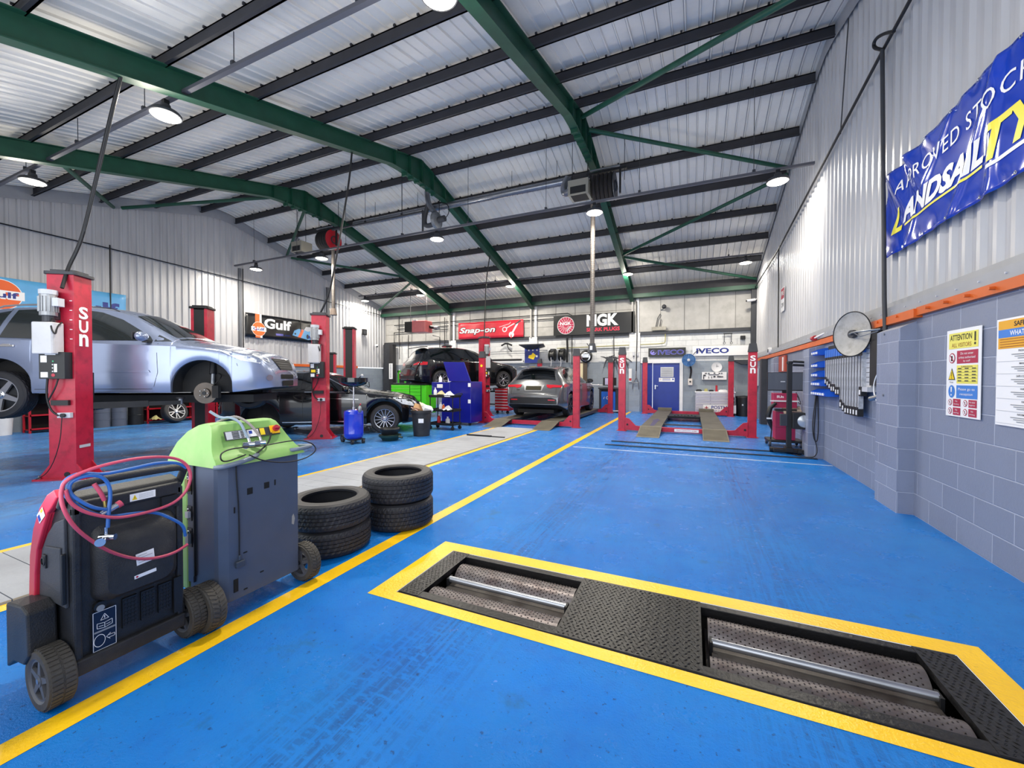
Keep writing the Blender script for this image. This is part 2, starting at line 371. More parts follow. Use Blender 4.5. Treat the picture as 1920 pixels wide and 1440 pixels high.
# ---- block walls
def wall_block(x, y0, y1, z1, m, name, sgn, t=0.2):
    b = M(m); b.bb((x, y0, 0), (x + sgn * t, y1, z1)); return b
r = wall_block(2.1, YF, YB + 0.2, 2.12, blk_r, '', 1)
wr = M(blk_r, blk_p); wr.bb((2.1, YF, 0), (2.35, YB + 0.2, 2.1), blk_r)
for y0, y1, x in ((5.46, 6.0, 1.96), (8.6, 9.0, 1.88), (12.4, 12.8, 1.95)):
    wr.bb((x, y0, 0), (2.1, y1, 1.93), blk_p)
    wr.add([(x, y0, 1.93), (2.1, y0, 1.93), (2.1, y1, 1.93), (x, y1, 1.93), (2.1, y0, 2.0), (2.1, y1, 2.0)], [(0, 1, 4), (0, 4, 5, 3), (3, 5, 2)], blk_p)
def clad(u0, u1, zf0, top, fx_, pitch=0.2, m=cladm):
    """trapezoidal sheet; fx_(u, depth, z) gives the point"""
    P = []; u = u0
    while u < u1:
        for du, d in ((0, 0), (0.105, 0), (0.13, 0.035), (0.175, 0.035), (0.2, 0)):
            if u + du <= u1 and not (P and abs(P[-1][0] - u - du) < 1e-6): P.append((u + du, d))
        u += pitch
    b = M(m); n = len(P)
    b.add([fx_(q, d, zf0) for q, d in P] + [fx_(q, d, top(q)) for q, d in P], [(i, i + 1, n + i + 1, n + i) for i in range(n - 1)], m); return b
WR = struct(wr.build('wall_right'))
cr = clad(YF, YB + 0.1, 2.2, lambda y: roof(y) + 0.02, lambda q, d, z: (2.2 - d, q, z)); c_ = cr.build('cladding', WR)
b = M(mat('grey flashing', '9a9ca2', 0.4, vary=0.05)); b.bb((2.06, YF, 2.11), (2.2, YB, 2.22)); b.bb((2.14, YF, 2.22), (2.2, YB, 2.3))
for y in np.arange(0.5, 17.5, 0.3): b.cyl((2.06, y, 2.17), (2.05, y, 2.17), 0.008, lgrey, 6)
b.build('flashing', WR)
gf = M(mat('grey flashing', '9a9ca2'))
for k in range(36):
    y0, y1 = YF + (YB - YF) * k / 36, YF + (YB - YF) * (k + 1) / 36
    gf.add([(2.13, y0, roof(y0) - 0.02), (2.13, y1, roof(y1) - 0.02), (2.13, y1, roof(y1) - 0.26), (2.13, y0, roof(y0) - 0.26)], [(0, 1, 2, 3)])
gf.build('verge_flashing', WR)
ot = M(orange)
ot.bb((2.03, 5.35, 2.02), (2.1, 7.4, 2.11)); ot.bb((2.05, 7.4, 2.0), (2.1, 16.0, 2.09)); ot.bb((2.05, YF, 2.04), (2.1, 5.35, 2.12))
for y in (2.0, 2.6, 3.2, 3.7, 4.2, 4.5, 4.8, 5.1, 5.7, 6.2, 6.8): ot.cyl((2.05, y, 2.08), (2.015, y, 2.08), 0.013, orange, 6)
struct(ot.build('trim_1'))

wl = M(blk_l); wl.bb((XL - 0.2, YF, 0), (XL, YB + 0.2, 1.9)); WL = struct(wl.build('wall_left'))
clad(YF, YB + 0.1, 1.95, lambda y: roof(y) + 0.02, lambda q, d, z: (XL - 0.03 + d, q, z)).build('cladding', WL)
b = M(mat('grey flashing', '9a9ca2'))
for k in range(36):
    y0, y1 = YF + (YB - YF) * k / 36, YF + (YB - YF) * (k + 1) / 36
    b.add([(XL + 0.03, y0, roof(y0) - 0.02), (XL + 0.03, y1, roof(y1) - 0.02), (XL + 0.03, y1, roof(y1) - 0.34), (XL + 0.03, y0, roof(y0) - 0.34)], [(0, 1, 2, 3)])
b.build('verge_flashing', WL)
ot = M(orange); ot.bb((XL - 0.02, 1.0, 1.88), (XL + 0.06, 15.5, 1.99)); struct(ot.build('trim_2'))
# ---- back wall: blockwork, rail, boards above, door opening
DX0, DX1, DZ = -1.92, -0.46, 2.03
wb = M(blk_b)
wb.bb((XL, YB, 0), (DX0, YB + 0.2, 3.3)); wb.bb((DX1, YB, 0), (XR + 0.2, YB + 0.2, 3.3)); wb.bb((DX0, YB, DZ), (DX1, YB + 0.2, 3.3))
WB = struct(wb.build('wall_back'))
for x0, x1 in ((-2.42, -1.98), (-6.95, -6.55), (-11.35, -10.95)):
    b = M(blk_bp); b.bb((x0, YB - 0.12, 0), (x1, YB, 3.3)); b.build('pier', WB)
ub = M(panelm); x = XL
seam = mat('board seam', '6d6b69', 0.6)
ub.bb((XL, YB + 0.02, 3.3), (XR + 0.2, YB + 0.1, 5.1))
while x < XR:
    ub.bb((x, YB + 0.005, 3.3), (x + 0.012, YB + 0.021, 5.1), seam); x += 0.9
for z in (3.75, 4.3): ub.bb((XL, YB + 0.01, z), (-2.2, YB + 0.021, z + 0.012), seam)
ub.build('upper_panel', WB)
t = M(dgrey); t.bb((XL, YB - 0.1, 3.2), (XR, YB + 0.02, 3.3)); t.bb((XL, YB - 0.06, 3.3), (XR, YB, 3.34)); struct(t.build('trim_3'))
for x in (-2.2, -6.75, -11.2):
    t = M(white, panelm); t.bb((x - 0.12, YB - 0.2, 3.3), (x - 0.06, YB + 0.02, 4.75), panelm); t.bb((x + 0.06, YB - 0.1, 3.3), (x + 0.16, YB + 0.02, 4.75), white); struct(t.build('trim_4'))
# ---- blue door with frame
dr = M(mat('blue door paint', '1c3590', 0.35, vary=0.06)); dm = dr.mats[0]
dr.bb((DX0, YB + 0.03, 0), (DX0 + 0.42, YB + 0.08, DZ)); dr.bb((DX0 + 0.44, YB + 0.02, 0.01), (DX1, YB + 0.07, DZ - 0.01))
DOOR = struct(dr.build('door_1', bevel=0.004))
b = M(white); b.bb((DX0 - 0.05, YB - 0.04, DZ), (DX1 + 0.14, YB + 0.02, DZ + 0.16)); b.bb((DX1 + 0.01, YB - 0.04, 0), (DX1 + 0.13, YB + 0.02, DZ)); b.build('door_frame', DOOR)
b = M(chrome); b.bb((-1.4, YB + 0.0, 0.95), (-1.36, YB + 0.02, 1.12)); b.cyl((-1.38, YB - 0.02, 1.08), (-1.27, YB - 0.02, 1.08), 0.012); b.cyl((-1.38, YB + 0.01, 1.08), (-1.38, YB - 0.02, 1.08), 0.012); b.build('door_handle', DOOR)
b = M(lgrey, dgrey); b.bb((-1.18, YB + 0.005, 1.45), (-0.68, YB + 0.02, 1.86))
for k in range(6): b.bb((-1.15, YB, 1.5 + k * 0.058), (-0.72, YB + 0.006, 1.51 + k * 0.058), dgrey)
b.build('door_window', DOOR)
b = M(whitel, blue, red); b.bb((-1.24, YB + 0.005, 1.26), (-0.64, YB + 0.02, 1.42)); b.frame((0, YB + 0.003, 0), (1, 0, 0), (0, 0, 1))
disc(b, -0.7, 1.36, 0.03, blue, 0.001); disc(b, -1.18, 1.36, 0.025, red, 0.001, r0=0.016)
for k in range(3): line(b, -1.1, 1.39 - k * 0.035, -0.8, 1.39 - k * 0.035, 0.012, blue if k else dgrey, 0.001)
b.build('door_sign', DOOR)

# ---- roof: liner sheets with standing seams, following the slope over a rounded ridge
ys = [YF - 0.1, 2, 4, 6, 8, 8.5] + list(np.linspace(8.6, 9.4, 9)) + [9.5, 10, 12, 14, 16, YB + 0.1]
px_ = []; x = XL - 0.1
while x < XR + 0.15:
    for dx, dz in ((0, 0), (0.15, 0.0), (0.16, -0.018), (0.175, -0.018), (0.185, 0), (0.34, 0), (0.352, -0.03), (0.372, -0.03), (0.384, 0)): px_.append((x + dx, dz))
    x += 0.40
rf = M(roofm); n = len(px_)
rf.add([(q, y, roof(y) + d) for y in ys for q, d in px_], [(j * n + i, j * n + i + 1, (j + 1) * n + i + 1, (j + 1) * n + i) for j in range(len(ys) - 1) for i in range(n - 1)])
rf.idx(seamr); rf.mi = [1 if (i % 9) in (1, 5) else 0 for j in range(len(ys) - 1) for i in range(n - 1)]
CEIL = struct(rf.build('ceiling'))
# ---- purlins
PUR = [0.7, 1.9, 3.2, 4.5, 5.8, 7.1, 8.4, 9.55, 10.8, 12.1, 13.4, 14.7, 16.0]
for y in PUR:
    b = M(purl); z = roof(y) - 0.035; b.bb((XL + 0.03, y - 0.012, z - 0.2), (XR - 0.06, y + 0.012, z)); b.bb((XL + 0.03, y - 0.05, z - 0.2), (XR - 0.06, y + 0.012, z - 0.185)); b.bb((XL + 0.03, y - 0.012, z - 0.02), (XR - 0.06, y + 0.05, z))
    for x in np.arange(-15, 2, 0.4): b.box((x, y, z + 0.012), (0.03, 0.06, 0.03), purl)
    struct(b.build('trim_5'))
b = M(purl, greenst); b.bb((XL, 17.25, 4.86), (XR, 17.45, 5.16), purl); b.bb((XL, 17.2, 4.72), (XR, 17.5, 4.87), greenst); struct(b.build('trim_6'))
b = M(purl); b.bb((XL, 0.3, 4.8), (XR, 0.5, 5.15)); struct(b.build('trim_7'))
# ---- portal frames
for x in FRAMES:
    b = M(greenst); N = 44; yy = [YF + 0.15 + (YB - YF - 0.35) * k / N for k in range(N + 1)]
    def rt(y): return 7.5 - 0.265 * max(abs(y - 9), 0.0) - 0.235
    def dep(y):
        d = abs(y - 9); return 0.34 + (0.28 * (1 - d / 1.1) if d < 1.1 else 0) + (0.0 if y < 16 else 0.12 * (y - 16) / 1.4)
    def dz(y, e): return rt(y) - e
    for k in range(N):
        y0, y1 = yy[k], yy[k + 1]
        b.add([(x, y0, rt(y0)), (x, y1, rt(y1)), (x, y1, rt(y1) - dep(y1)), (x, y0, rt(y0) - dep(y0))], [(0, 1, 2, 3)])
        for e0, e1 in ((0, 0), (dep(y0), dep(y1))):
            q = [(x - 0.085, y0, rt(y0) - e0), (x + 0.085, y0, rt(y0) - e0), (x + 0.085, y1, rt(y1) - e1), (x - 0.085, y1, rt(y1) - e1)]
            b.add(q + [(a, c, d + 0.014) for a, c, d in q], [(0, 1, 2, 3), (7, 6, 5, 4), (0, 4, 5, 1), (1, 5, 6, 2), (2, 6, 7, 3), (3, 7, 4, 0)])
    for s in (-0.02, 0.02, -0.5, 0.5, -1.08, 1.08):
        b.bb((x - 0.085, 9 + s - 0.008, rt(9 + s) - dep(9 + s)), (x + 0.085, 9 + s + 0.008, rt(9 + s)))
    for s in range(6):
        b.bb((x - 0.07, 8.3 + s * 0.25, 6.62 - 0.02 * abs(s - 3)), (x + 0.07, 8.36 + s * 0.25, 6.7))
    struct(b.build('trim_8'))
def rr(x, y, z, n='trim_9', r=0.045, m=greenst): pass
for a, c in (((-2.2, 9.2), (2.1, 11.6)), ((2.1, 11.8), (-2.2, 14.4)), ((-2.2, 14.6), (2.1, 17.0)), ((-2.2, 8.6), (2.1, 5.9)), ((2.1, 5.7), (-2.2, 3.4)),
             ((-11.3, 9.2), (-15.4, 11.5)), ((-15.4, 11.7), (-11.3, 14.2)), ((-11.3, 14.5), (-15.4, 16.9)), ((-11.3, 8.8), (-15.4, 6.2)), ((-15.4, 6.0), (-11.3, 3.5))):
    b = M(greenst); z = lambda y: 7.5 - 0.265 * abs(y - 9) - 0.36
    b.cyl((a[0], a[1], z(a[1])), (c[0], c[1], z(c[1])), 0.048, greenst, 12); struct(b.build('trim_9', smooth=True))
# ---- front wall: only the opening the daylight comes through
b = M(cladm); b.bb((XL, YF - 0.35, 0), (-9.0, YF - 0.15, 5.1)); b.bb((1.9, YF - 0.35, 0), (XR + 0.2, YF - 0.15, 5.1)); b.bb((-9.0, YF - 0.35, 4.4), (1.9, YF - 0.15, 5.1)); struct(b.build('wall_front'))
# steel posts in the right wall and back corners
for x0, x1, y0, y1, z1, m in ((1.93, 2.1, 14.3, 14.6, 2.0, dgrey), (2.0, 2.2, 17.3, 17.5, 4.8, dgrey), (-15.0, -14.75, 17.2, 17.45, 3.2, mat('charcoal post', '2a2a2c', 0.6)), (-15.5, -15.05, 17.3, 17.5, 3.2, dgrey)):
    b = M(m); b.bb((x0, y0, 0), (x1, y1, z1)); struct(b.build('trim_10'))
b = M(mat('post grey', '5c5f66', 0.5)); b.bb((XL + 0.02, 13.6, 1.99), (XL + 0.1, 13.72, 5.6)); b.bb((XL + 0.02, 9.62, 1.99), (XL + 0.09, 9.7, 5.5)); struct(b.build('trim_11'))
# ================================================================ BRAKE TESTER IN THE FLOOR
pitm = mat('pit steel dirty', '3a3936', 0.6, metal=0.5, vary=0.2, dirt='171614')
trayw = mat('dirty tray', '5e5955', 0.5, metal=0.6, vary=0.25, vscale=9, dirt='3a2f2c', dirt_amt=0.8, dscale=5)
rollm = mat('worn roller', '6a6464', 0.42, metal=0.6, vary=0.25, vscale=14, dirt='4a3634', dirt_amt=0.7, dscale=6)
platem = mat('black chequer plate', '1e1e20', 0.38, metal=0.4, vary=0.2, bump=0.3, bscale=40)
bt = thing('roller_brake_tester', 'sunken black roller brake tester framed by yellow paint in the blue floor', 'brake tester', (-0.26, 2.42, 0))
def W2(t): return Matrix.Translation(-Vector(t.location))
def bld(t, *m):
    b = M(*m); b.X = W2(t); return b
b = bld(bt, pitm)
for a, c in (((PX0, PY0, -0.4), (PX0 + 0.012, PY1, -0.002)), ((PX1 - 0.012, PY0, -0.4), (PX1, PY1, -0.002)), ((PX0, PY0, -0.4), (PX1, PY0 + 0.012, -0.002)), ((PX0, PY1 - 0.012, -0.4), (PX1, PY1, -0.002)), ((PX0, PY0, -0.4), (PX1, PY1, -0.38))): b.bb(a, c)
b.build('pit_liner', bt)
b = bld(bt, platem)
b.bb((PX0 + 0.01, PY0 + 0.01, -0.05), (PX1 - 0.01, PY0 + 0.075, 0.004)); b.bb((PX0 + 0.01, PY1 - 0.065, -0.05), (PX1 - 0.01, PY1 - 0.01, 0.004))
b.build('edge_rail', bt, bevel=0.003)
def chequer(name, x0, x1, z=0.006):
    b = bld(bt, platem); b.bb((x0, PY0 + 0.012, -0.03), (x1, PY1 - 0.012, z)); k = 0; y = PY0 + 0.03
    while y < PY1 - 0.03:
        x = x0 + 0.02 + (0.014 if k % 2 else 0)
        while x < x1 - 0.015:
            s = 1 if (int((x - x0) / 0.028) + k) % 2 else -1
            dx, dy = 0.009, 0.009 * s; nx, ny = 0.0025 * -s, 0.0025
            b.add([(x - dx, y - dy, z), (x + nx, y + ny, z + 0.002), (x + dx, y + dy, z), (x - nx, y - ny, z + 0.002)], [(0, 1, 2, 3)]); x += 0.028
        y += 0.024; k += 1
    return b.build(name, bt)
chequer('cover_plate', -0.68, 0.06); chequer('side_plate', PX0 + 0.012, -1.60); chequer('side_plate', 1.06, PX1 - 0.012)
for x0, x1 in ((-1.60, -0.68), (0.08, 1.06)):
    b = bld(bt, trayw); b.bb((x0, PY0 + 0.07, -0.14), (x1, PY1 - 0.06, -0.125)); b.bb((x0 + 0.03, 2.34, -0.14), (x1 - 0.03, 2.52, -0.07)); b.build('tray', bt, bevel=0.004)
    for cy in (2.235, 2.60):
        b = bld(bt, rollm); b.cyl((x0 + 0.015, cy, -0.115), (x1 - 0.015, cy, -0.115), 0.105, rollm, 48)
        nx_ = int((x1 - x0) / 0.021)
        for i in range(nx_):
            for j in range(11):
                a = math.radians(20 + 14 * j + (7 if i % 2 else 0)); x = x0 + 0.03 + i * 0.021
                if x > x1 - 0.03: continue
                r = 0.105; q = []
                for da, dx in ((-0.035, -0.004), (-0.035, 0.004), (0.035, 0.004), (0.035, -0.004)): q.append((x + dx, cy + r * math.cos(a + da), -0.115 + r * math.sin(a + da)))
                q.append((x, cy + (r + 0.005) * math.cos(a), -0.115 + (r + 0.005) * math.sin(a))); b.add(q, [(0, 1, 4), (1, 2, 4), (2, 3, 4), (3, 0, 4)], mat('roller stud dark', '352f30', 0.5, metal=0.5))
        b.build('roller', bt)
    b = bld(bt, chrome, blackm); b.cyl((x0 + 0.03, 2.43, -0.035), (x1 - 0.03, 2.43, -0.035), 0.021, steel, 20)
    for x in (x0 + 0.02, x1 - 0.035): b.bb((x, 2.40, -0.12), (x + 0.015, 2.46, -0.02), blackm)
    b.build('sensor_roller', bt, smooth=True)

# ================================================================ TYRES
treadm = mat('tread rubber', '26262b', 0.55, vary=0.12, bump=0.15, bscale=120)
def tyre_shape(b, R=0.315, Wd=0.22, ri=0.215, m=None, n=96, X=None):
    """tyre lying flat, from z=0 to z=Wd, with circumferential grooves and shoulder sipes"""
    prof = [(ri, 0.03), (ri - 0.004, 0.012), (ri + 0.012, 0.0), (ri + 0.055, 0.004), (R - 0.03, 0.004), (R - 0.012, 0.018)]
    Z0_, Z1_ = 0.03, Wd - 0.03; rows = []
    gs = [0.22, 0.42, 0.60, 0.80]; zz = 0.0
    seq = [0.0, 0.08]
    for g in gs: seq += [g - 0.03, g - 0.028, g + 0.006, g + 0.008]
    seq += [0.92, 1.0]
    for i, q in enumerate(seq):
        gro = any(abs(q - (g - 0.028)) < 1e-4 or abs(q - (g + 0.006)) < 1e-4 for g in gs)
        rows.append((R - (0.009 if gro else 0.0) - (0.006 if q in (0.0, 1.0) else 0), Z0_ + (Z1_ - Z0_) * q))
    base = len(prof); prof = prof + rows + [(R - 0.012, Wd - 0.018), (R - 0.03, Wd - 0.004), (ri + 0.055, Wd - 0.004), (ri + 0.012, Wd), (ri - 0.004, Wd - 0.012), (ri, Wd - 0.03), (ri + 0.04, Wd - 0.035), (R - 0.035, Wd * 0.75), (R - 0.035, Wd * .25), (ri + 0.04, 0.035), (ri, 0.03)]
    vs = []; Q = len(prof); nr = len(rows)
    for k in range(n):
        a = 2 * PI * k / n
        for j, (r, z) in enumerate(prof):
            jj = j - base
            if 0 <= jj < nr:
                ph = k + jj * 0.55
                if (int(ph) % 3 == 0): r -= 0.004
            vs.append((r * math.cos(a), r * math.sin(a), z))
    fs = [(k * Q + j, ((k + 1) % n) * Q + j, ((k + 1) % n) * Q + j + 1, k * Q + j + 1) for k in range(n) for j in range(Q - 1)]
    return b.add(vs, fs, m)
def loose_tyre(loc, R, Wd, ri, label, tilt=(0, 0), group=None):
    b = M(treadm); tyre_shape(b, R, Wd, ri, n=132); o = b.build('tyre', smooth=False); o.location = loc; o.rotation_euler = (tilt[0], tilt[1], random.random() * 6)
    return tag(o, label, 'tyre')
loose_tyre((-2.75, 2.44, 0.0), 0.315, 0.215, 0.215, 'black tyre at the bottom of the low stack beside the grey machine')
loose_tyre((-2.74, 2.42, 0.218), 0.32, 0.215, 0.215, 'upper black tyre of the low stack, next to the grey machine')
loose_tyre((-2.60, 3.12, 0.0), 0.325, 0.25, 0.225, 'bottom black tyre of the taller stack near the yellow line')
o_ = loose_tyre((-2.61, 3.12, 0.253), 0.333, 0.25, 0.225, 'top black tyre of the taller stack with a lilac tag')
b = M(mat('lilac tag', '8c86e0', 0.5)); b.box((-0.30, -0.17, 0.06), (0.006, 0.05, 0.06)); tg = b.build('tag', o_); o_.rotation_euler = (0, 0, 0)

# ================================================================ A/C MACHINE 1: black back, red front shell
pinkred = mat('red plastic shell', 'd8304c', 0.35, vary=0.05)
blackp = mat('scuffed black plastic', '222327', 0.48, vary=0.25, vscale=7, bump=0.25, bscale=180, dirt='55534e', dirt_amt=0.25, dscale=5)
greyp = mat('charcoal side plastic', '3e4046', 0.5, vary=0.15, bump=0.2, bscale=200)
bluh = mat('blue hose', '2c5fa6', 0.4, vary=0.1); redh = mat('red hose', 'b8455c', 0.4, vary=0.1)
m1 = thing('air_conditioning_service_machine', 'black and red wheeled air conditioning machine hung with red and blue hoses', 'workshop machine', (-2.6, 1.0, 0))
def xzprism(b, poly, y0, y1, m=None):
    K = len(poly); vs = [(p[0], y0, p[1]) for p in poly] + [(p[0], y1, p[1]) for p in poly]
    return b.add(vs, [tuple(range(K)), tuple(range(2 * K - 1, K - 1, -1))] + [(i, K + i, K + (i + 1) % K, (i + 1) % K) for i in range(K)], m)
outer = [(-2.80, 0.20), (-2.805, 0.40), (-2.79, 0.58), (-2.75, 0.71), (-2.68, 0.815), (-2.63, 0.86)]
inner = [(-2.615, 0.825), (-2.60, 0.80), (-2.65, 0.72), (-2.71, 0.62), (-2.735, 0.5), (-2.742, 0.38), (-2.74, 0.20)]
b = bld(m1, pinkred); xzprism(b, outer + inner, 0.785, 1.23); xzprism(b, outer[:5] + [(-2.60, 0.885), (-2.53, 0.915), (-2.50, 0.885), (-2.56, 0.83)] + inner[1:], 0.775, 0.80); b.build('front_shell', m1, bevel=0.006)
body = [(-2.74, 0.13), (-2.742, 0.38), (-2.735, 0.5), (-2.71, 0.62), (-2.65, 0.72), (-2.62, 0.80), (-2.60, 0.86), (-2.54, 0.89), (-2.47, 0.875), (-2.45, 0.82), (-2.45, 0.13)]
b = bld(m1, blackp); xzprism(b, body, 0.80, 1.215)
# raised edges and the bulged back cover
for y in (0.80, 1.185): b.bb((-2.46, y, 0.13), (-2.435, y + 0.03, 0.84))
b.bb((-2.46, 0.8, 0.10), (-2.42, 1.215, 0.17)); b.bb((-2.47, 0.80, 0.80), (-2.435, 1.21, 0.86))
MB = M(blackp); 
b.build('body', m1, bevel=0.008)
b = bld(m1, blackp); K = []
for (x, y0, y1, z0, z1) in ((-2.45, 0.86, 1.18, 0.385, 0.735), (-2.41, 0.87, 1.17, 0.39, 0.69), (-2.385, 0.895, 1.145, 0.41, 0.645)):
    r = 0.05; pts = []
    for cy, cz, a0 in ((y1 - r, z1 - r, 0), (y0 + r, z1 - r, 90), (y0 + r, z0 + r, 180), (y1 - r, z0 + r, 270)):
        for k in range(5): a = math.radians(a0 + 22.5 * k); pts.append((x, cy + r * math.cos(a), cz + r * math.sin(a)))
    K.append(pts)
n = len(K[0]); b.add(K[0] + K[1] + K[2], [(i, (i + 1) % n, n + (i + 1) % n, n + i) for i in range(n)] + [(n + i, n + (i + 1) % n, 2 * n + (i + 1) % n, 2 * n + i) for i in range(n)] + [tuple(range(2 * n, 3 * n))])
b.build('back_cover', m1, smooth=True)
# side panel facing the camera with latch
b = bld(m1, greyp, black); sp = [(-2.735, 0.40), (-2.725, 0.52), (-2.70, 0.62), (-2.64, 0.70), (-2.57, 0.76), (-2.48, 0.79), (-2.47, 0.40)]
xzprism(b, sp, 0.788, 0.80); xzprism(b, [(-2.70, 0.48), (-2.695, 0.58), (-2.65, 0.645), (-2.50, 0.66), (-2.50, 0.46)], 0.782, 0.789)
b.bb((-2.66, 0.775, 0.55), (-2.625, 0.785, 0.61), black); b.lathe([(0.014, 0.0), (0.02, 0.0), (0.02, 0.006), (0.014, 0.006)], black, 16, 'Y', (-2.645, 0.772, 0.58))
b.bb((-2.48, 0.776, 0.42), (-2.465, 0.79, 0.64), black); b.build('side_panel', m1, bevel=0.003)
b = bld(m1, blackp)
xzprism(b, [(-2.83, 0.09), (-2.86, 0.20), (-2.83, 0.38), (-2.77, 0.40), (-2.77, 0.13)], 0.72, 0.80)
xzprism(b, [(-2.78, 0.11), (-2.78, 0.40), (-2.62, 0.42), (-2.56, 0.40), (-2.55, 0.22), (-2.60, 0.17), (-2.70, 0.16)], 0.70, 0.79)
b.build('side_bin', m1, bevel=0.008)
# handle
b = bld(m1, blackp); b.tube([(-2.50, 0.79, 0.84), (-2.46, 0.79, 0.90), (-2.42, 0.80, 0.935), (-2.415, 0.86, 0.945), (-2.415, 1.15, 0.945), (-2.42, 1.215, 0.935), (-2.46, 1.225, 0.90), (-2.50, 1.225, 0.84)], 0.017, None, 12, 2); b.build('handle', m1, smooth=True)
# vents
b = bld(m1, black, blackm)
for y0 in (0.965, 1.035, 1.105):
    b.bb((-2.452, y0, 0.22), (-2.437, y0 + 0.055, 0.36), black)
    for r_ in range(7):
        for c_i in range(4): b.bb((-2.44, y0 + 0.005 + c_i * 0.0125, 0.232 + r_ * 0.018), (-2.4345, y0 + 0.013 + c_i * 0.0125, 0.243 + r_ * 0.018), blackm)
b.build('vent_grille', m1)
b = bld(m1, black, grey); b.bb((-2.44, 1.165, 0.19), (-2.425, 1.20, 0.37)); b.cyl((-2.45, 0.885, 0.37), (-2.43, 0.885, 0.37), 0.022, black, 14); b.cyl((-2.43, 0.885, 0.363), (-2.427, 0.885, 0.363), 0.014, grey, 14); b.bb((-2.452, 1.12, 0.74), (-2.43, 1.19, 0.80), black); b.build('latch', m1)
# instruction plate with pictograms
def plate_yz(t, x, y, z): # frame: local x -> world +y, local y -> world z, normal +x
    b = M(); b.mats = []; b.frame((x - t.location.x, y - t.location.y, z - t.location.z), (0, 1, 0), (0, 0, 1)); return b
navy = mat('navy plate', '111a33', 0.35)
b = plate_yz(m1, -2.434, 0.90, 0.26)
rect(b, -0.042, -0.09, 0.042, 0.09, navy, 0.0)
for q in ((-0.039, -0.087, 0.039, -0.087), (0.039, -0.087, 0.039, 0.087), (0.039, 0.087, -0.039, 0.087), (-0.039, 0.087, -0.039, -0.087)): line(b, *q, 0.002, whitel, 0.001)
for q in ((-0.014, 0.045, 0.014, 0.045), (0.014, 0.045, 0, 0.07), (0, 0.07, -0.014, 0.045)): line(b, *q, 0.002, whitel, 0.001)
line(b, 0, 0.05, 0, 0.062, 0.003, whitel, 0.001)
for q in ((-0.026, 0.012, -0.026, 0.034), (0.026, 0.012, 0.026, 0.034), (0, 0.008, 0, 0.03), (-0.026, 0.012, 0, 0.006), (0, 0.006, 0.026, 0.012), (-0.026, 0.034, 0, 0.029), (0, 0.029, 0.026, 0.034), (-0.02, 0.02, -0.004, 0.018), (0.02, 0.02, 0.004, 0.018)): line(b, *q, 0.002, whitel, 0.001)
rect(b, -0.036, -0.008, 0.036, 0.0, grey, 0.001); disc(b, -0.018, -0.045, 0.02, whitel, 0.001, 24, 0.028, r0=0.018)
for q in ((0.005, -0.04, 0.02, -0.028), (0.005, -0.04, 0.018, -0.055), (0.012, -0.036, 0.034, -0.036), (0.012, -0.048, 0.034, -0.048), (0.034, -0.036, 0.034, -0.048)): line(b, *q, 0.002, whitel, 0.001)
b.build('instruction_plate', m1)
def sticker(t, name, x, y, z, w_, h_, tilt=0.0, kind=0):
    b = plate_yz(t, x, y, z); b.X = b.X @ Matrix.Rotation(tilt, 4, 'Z'); rect(b, -w_ / 2, -h_ / 2, w_ / 2, h_ / 2, whitel, 0)
    if kind == 1:
        b.add([(-w_ * .42, -h_ * .35, .001), (-w_ * .22, -h_ * .35, .001), (-w_ * .32, h_ * .35, .001)], [(0, 1, 2)], yellow)
        line(b, -w_ * .32, -h_ * .2, -w_ * .32, h_ * .12, 0.0015, black, 0.0015)
        for k in range(5): line(b, -w_ * .16, h_ * (.3 - .15 * k), w_ * .42, h_ * (.3 - .15 * k), 0.0012, grey, 0.001)
    elif kind == 2:
        for k in range(4): line(b, -w_ * .4, h_ * (.3 - .2 * k), w_ * (.4 if k % 2 else .1), h_ * (.3 - .2 * k), 0.002, grey, 0.001)
    elif kind == 3:
        disc(b, -w_ * .38, 0, h_ * .3, red, 0.001, 12)
    return b.build(name, t)
sticker(m1, 'warning_sticker', -2.433, 1.045, 0.83, 0.10, 0.035, 0, 1); sticker(m1, 'rating_label', -2.383, 1.03, 0.545, 0.07, 0.055, 0.08, 2); sticker(m1, 'white_strip_label', -2.383, 1.03, 0.465, 0.085, 0.016, 0.06, 3)
b = M(); b.mats = []; b.frame((-2.655 + 2.6, 0.7735 - 1.0, 0.785), (1, 0, 0.78), (-0.78, 0, 1)); rect(b, -0.035, -0.022, 0.04, 0.022, whitel, 0.0005); rect(b, -0.03, -0.016, -0.008, 0.012, blue, 0.0015); rect(b, 0.01, 0.006, 0.036, 0.018, yellow, 0.0015); b.build('badge_label', m1)
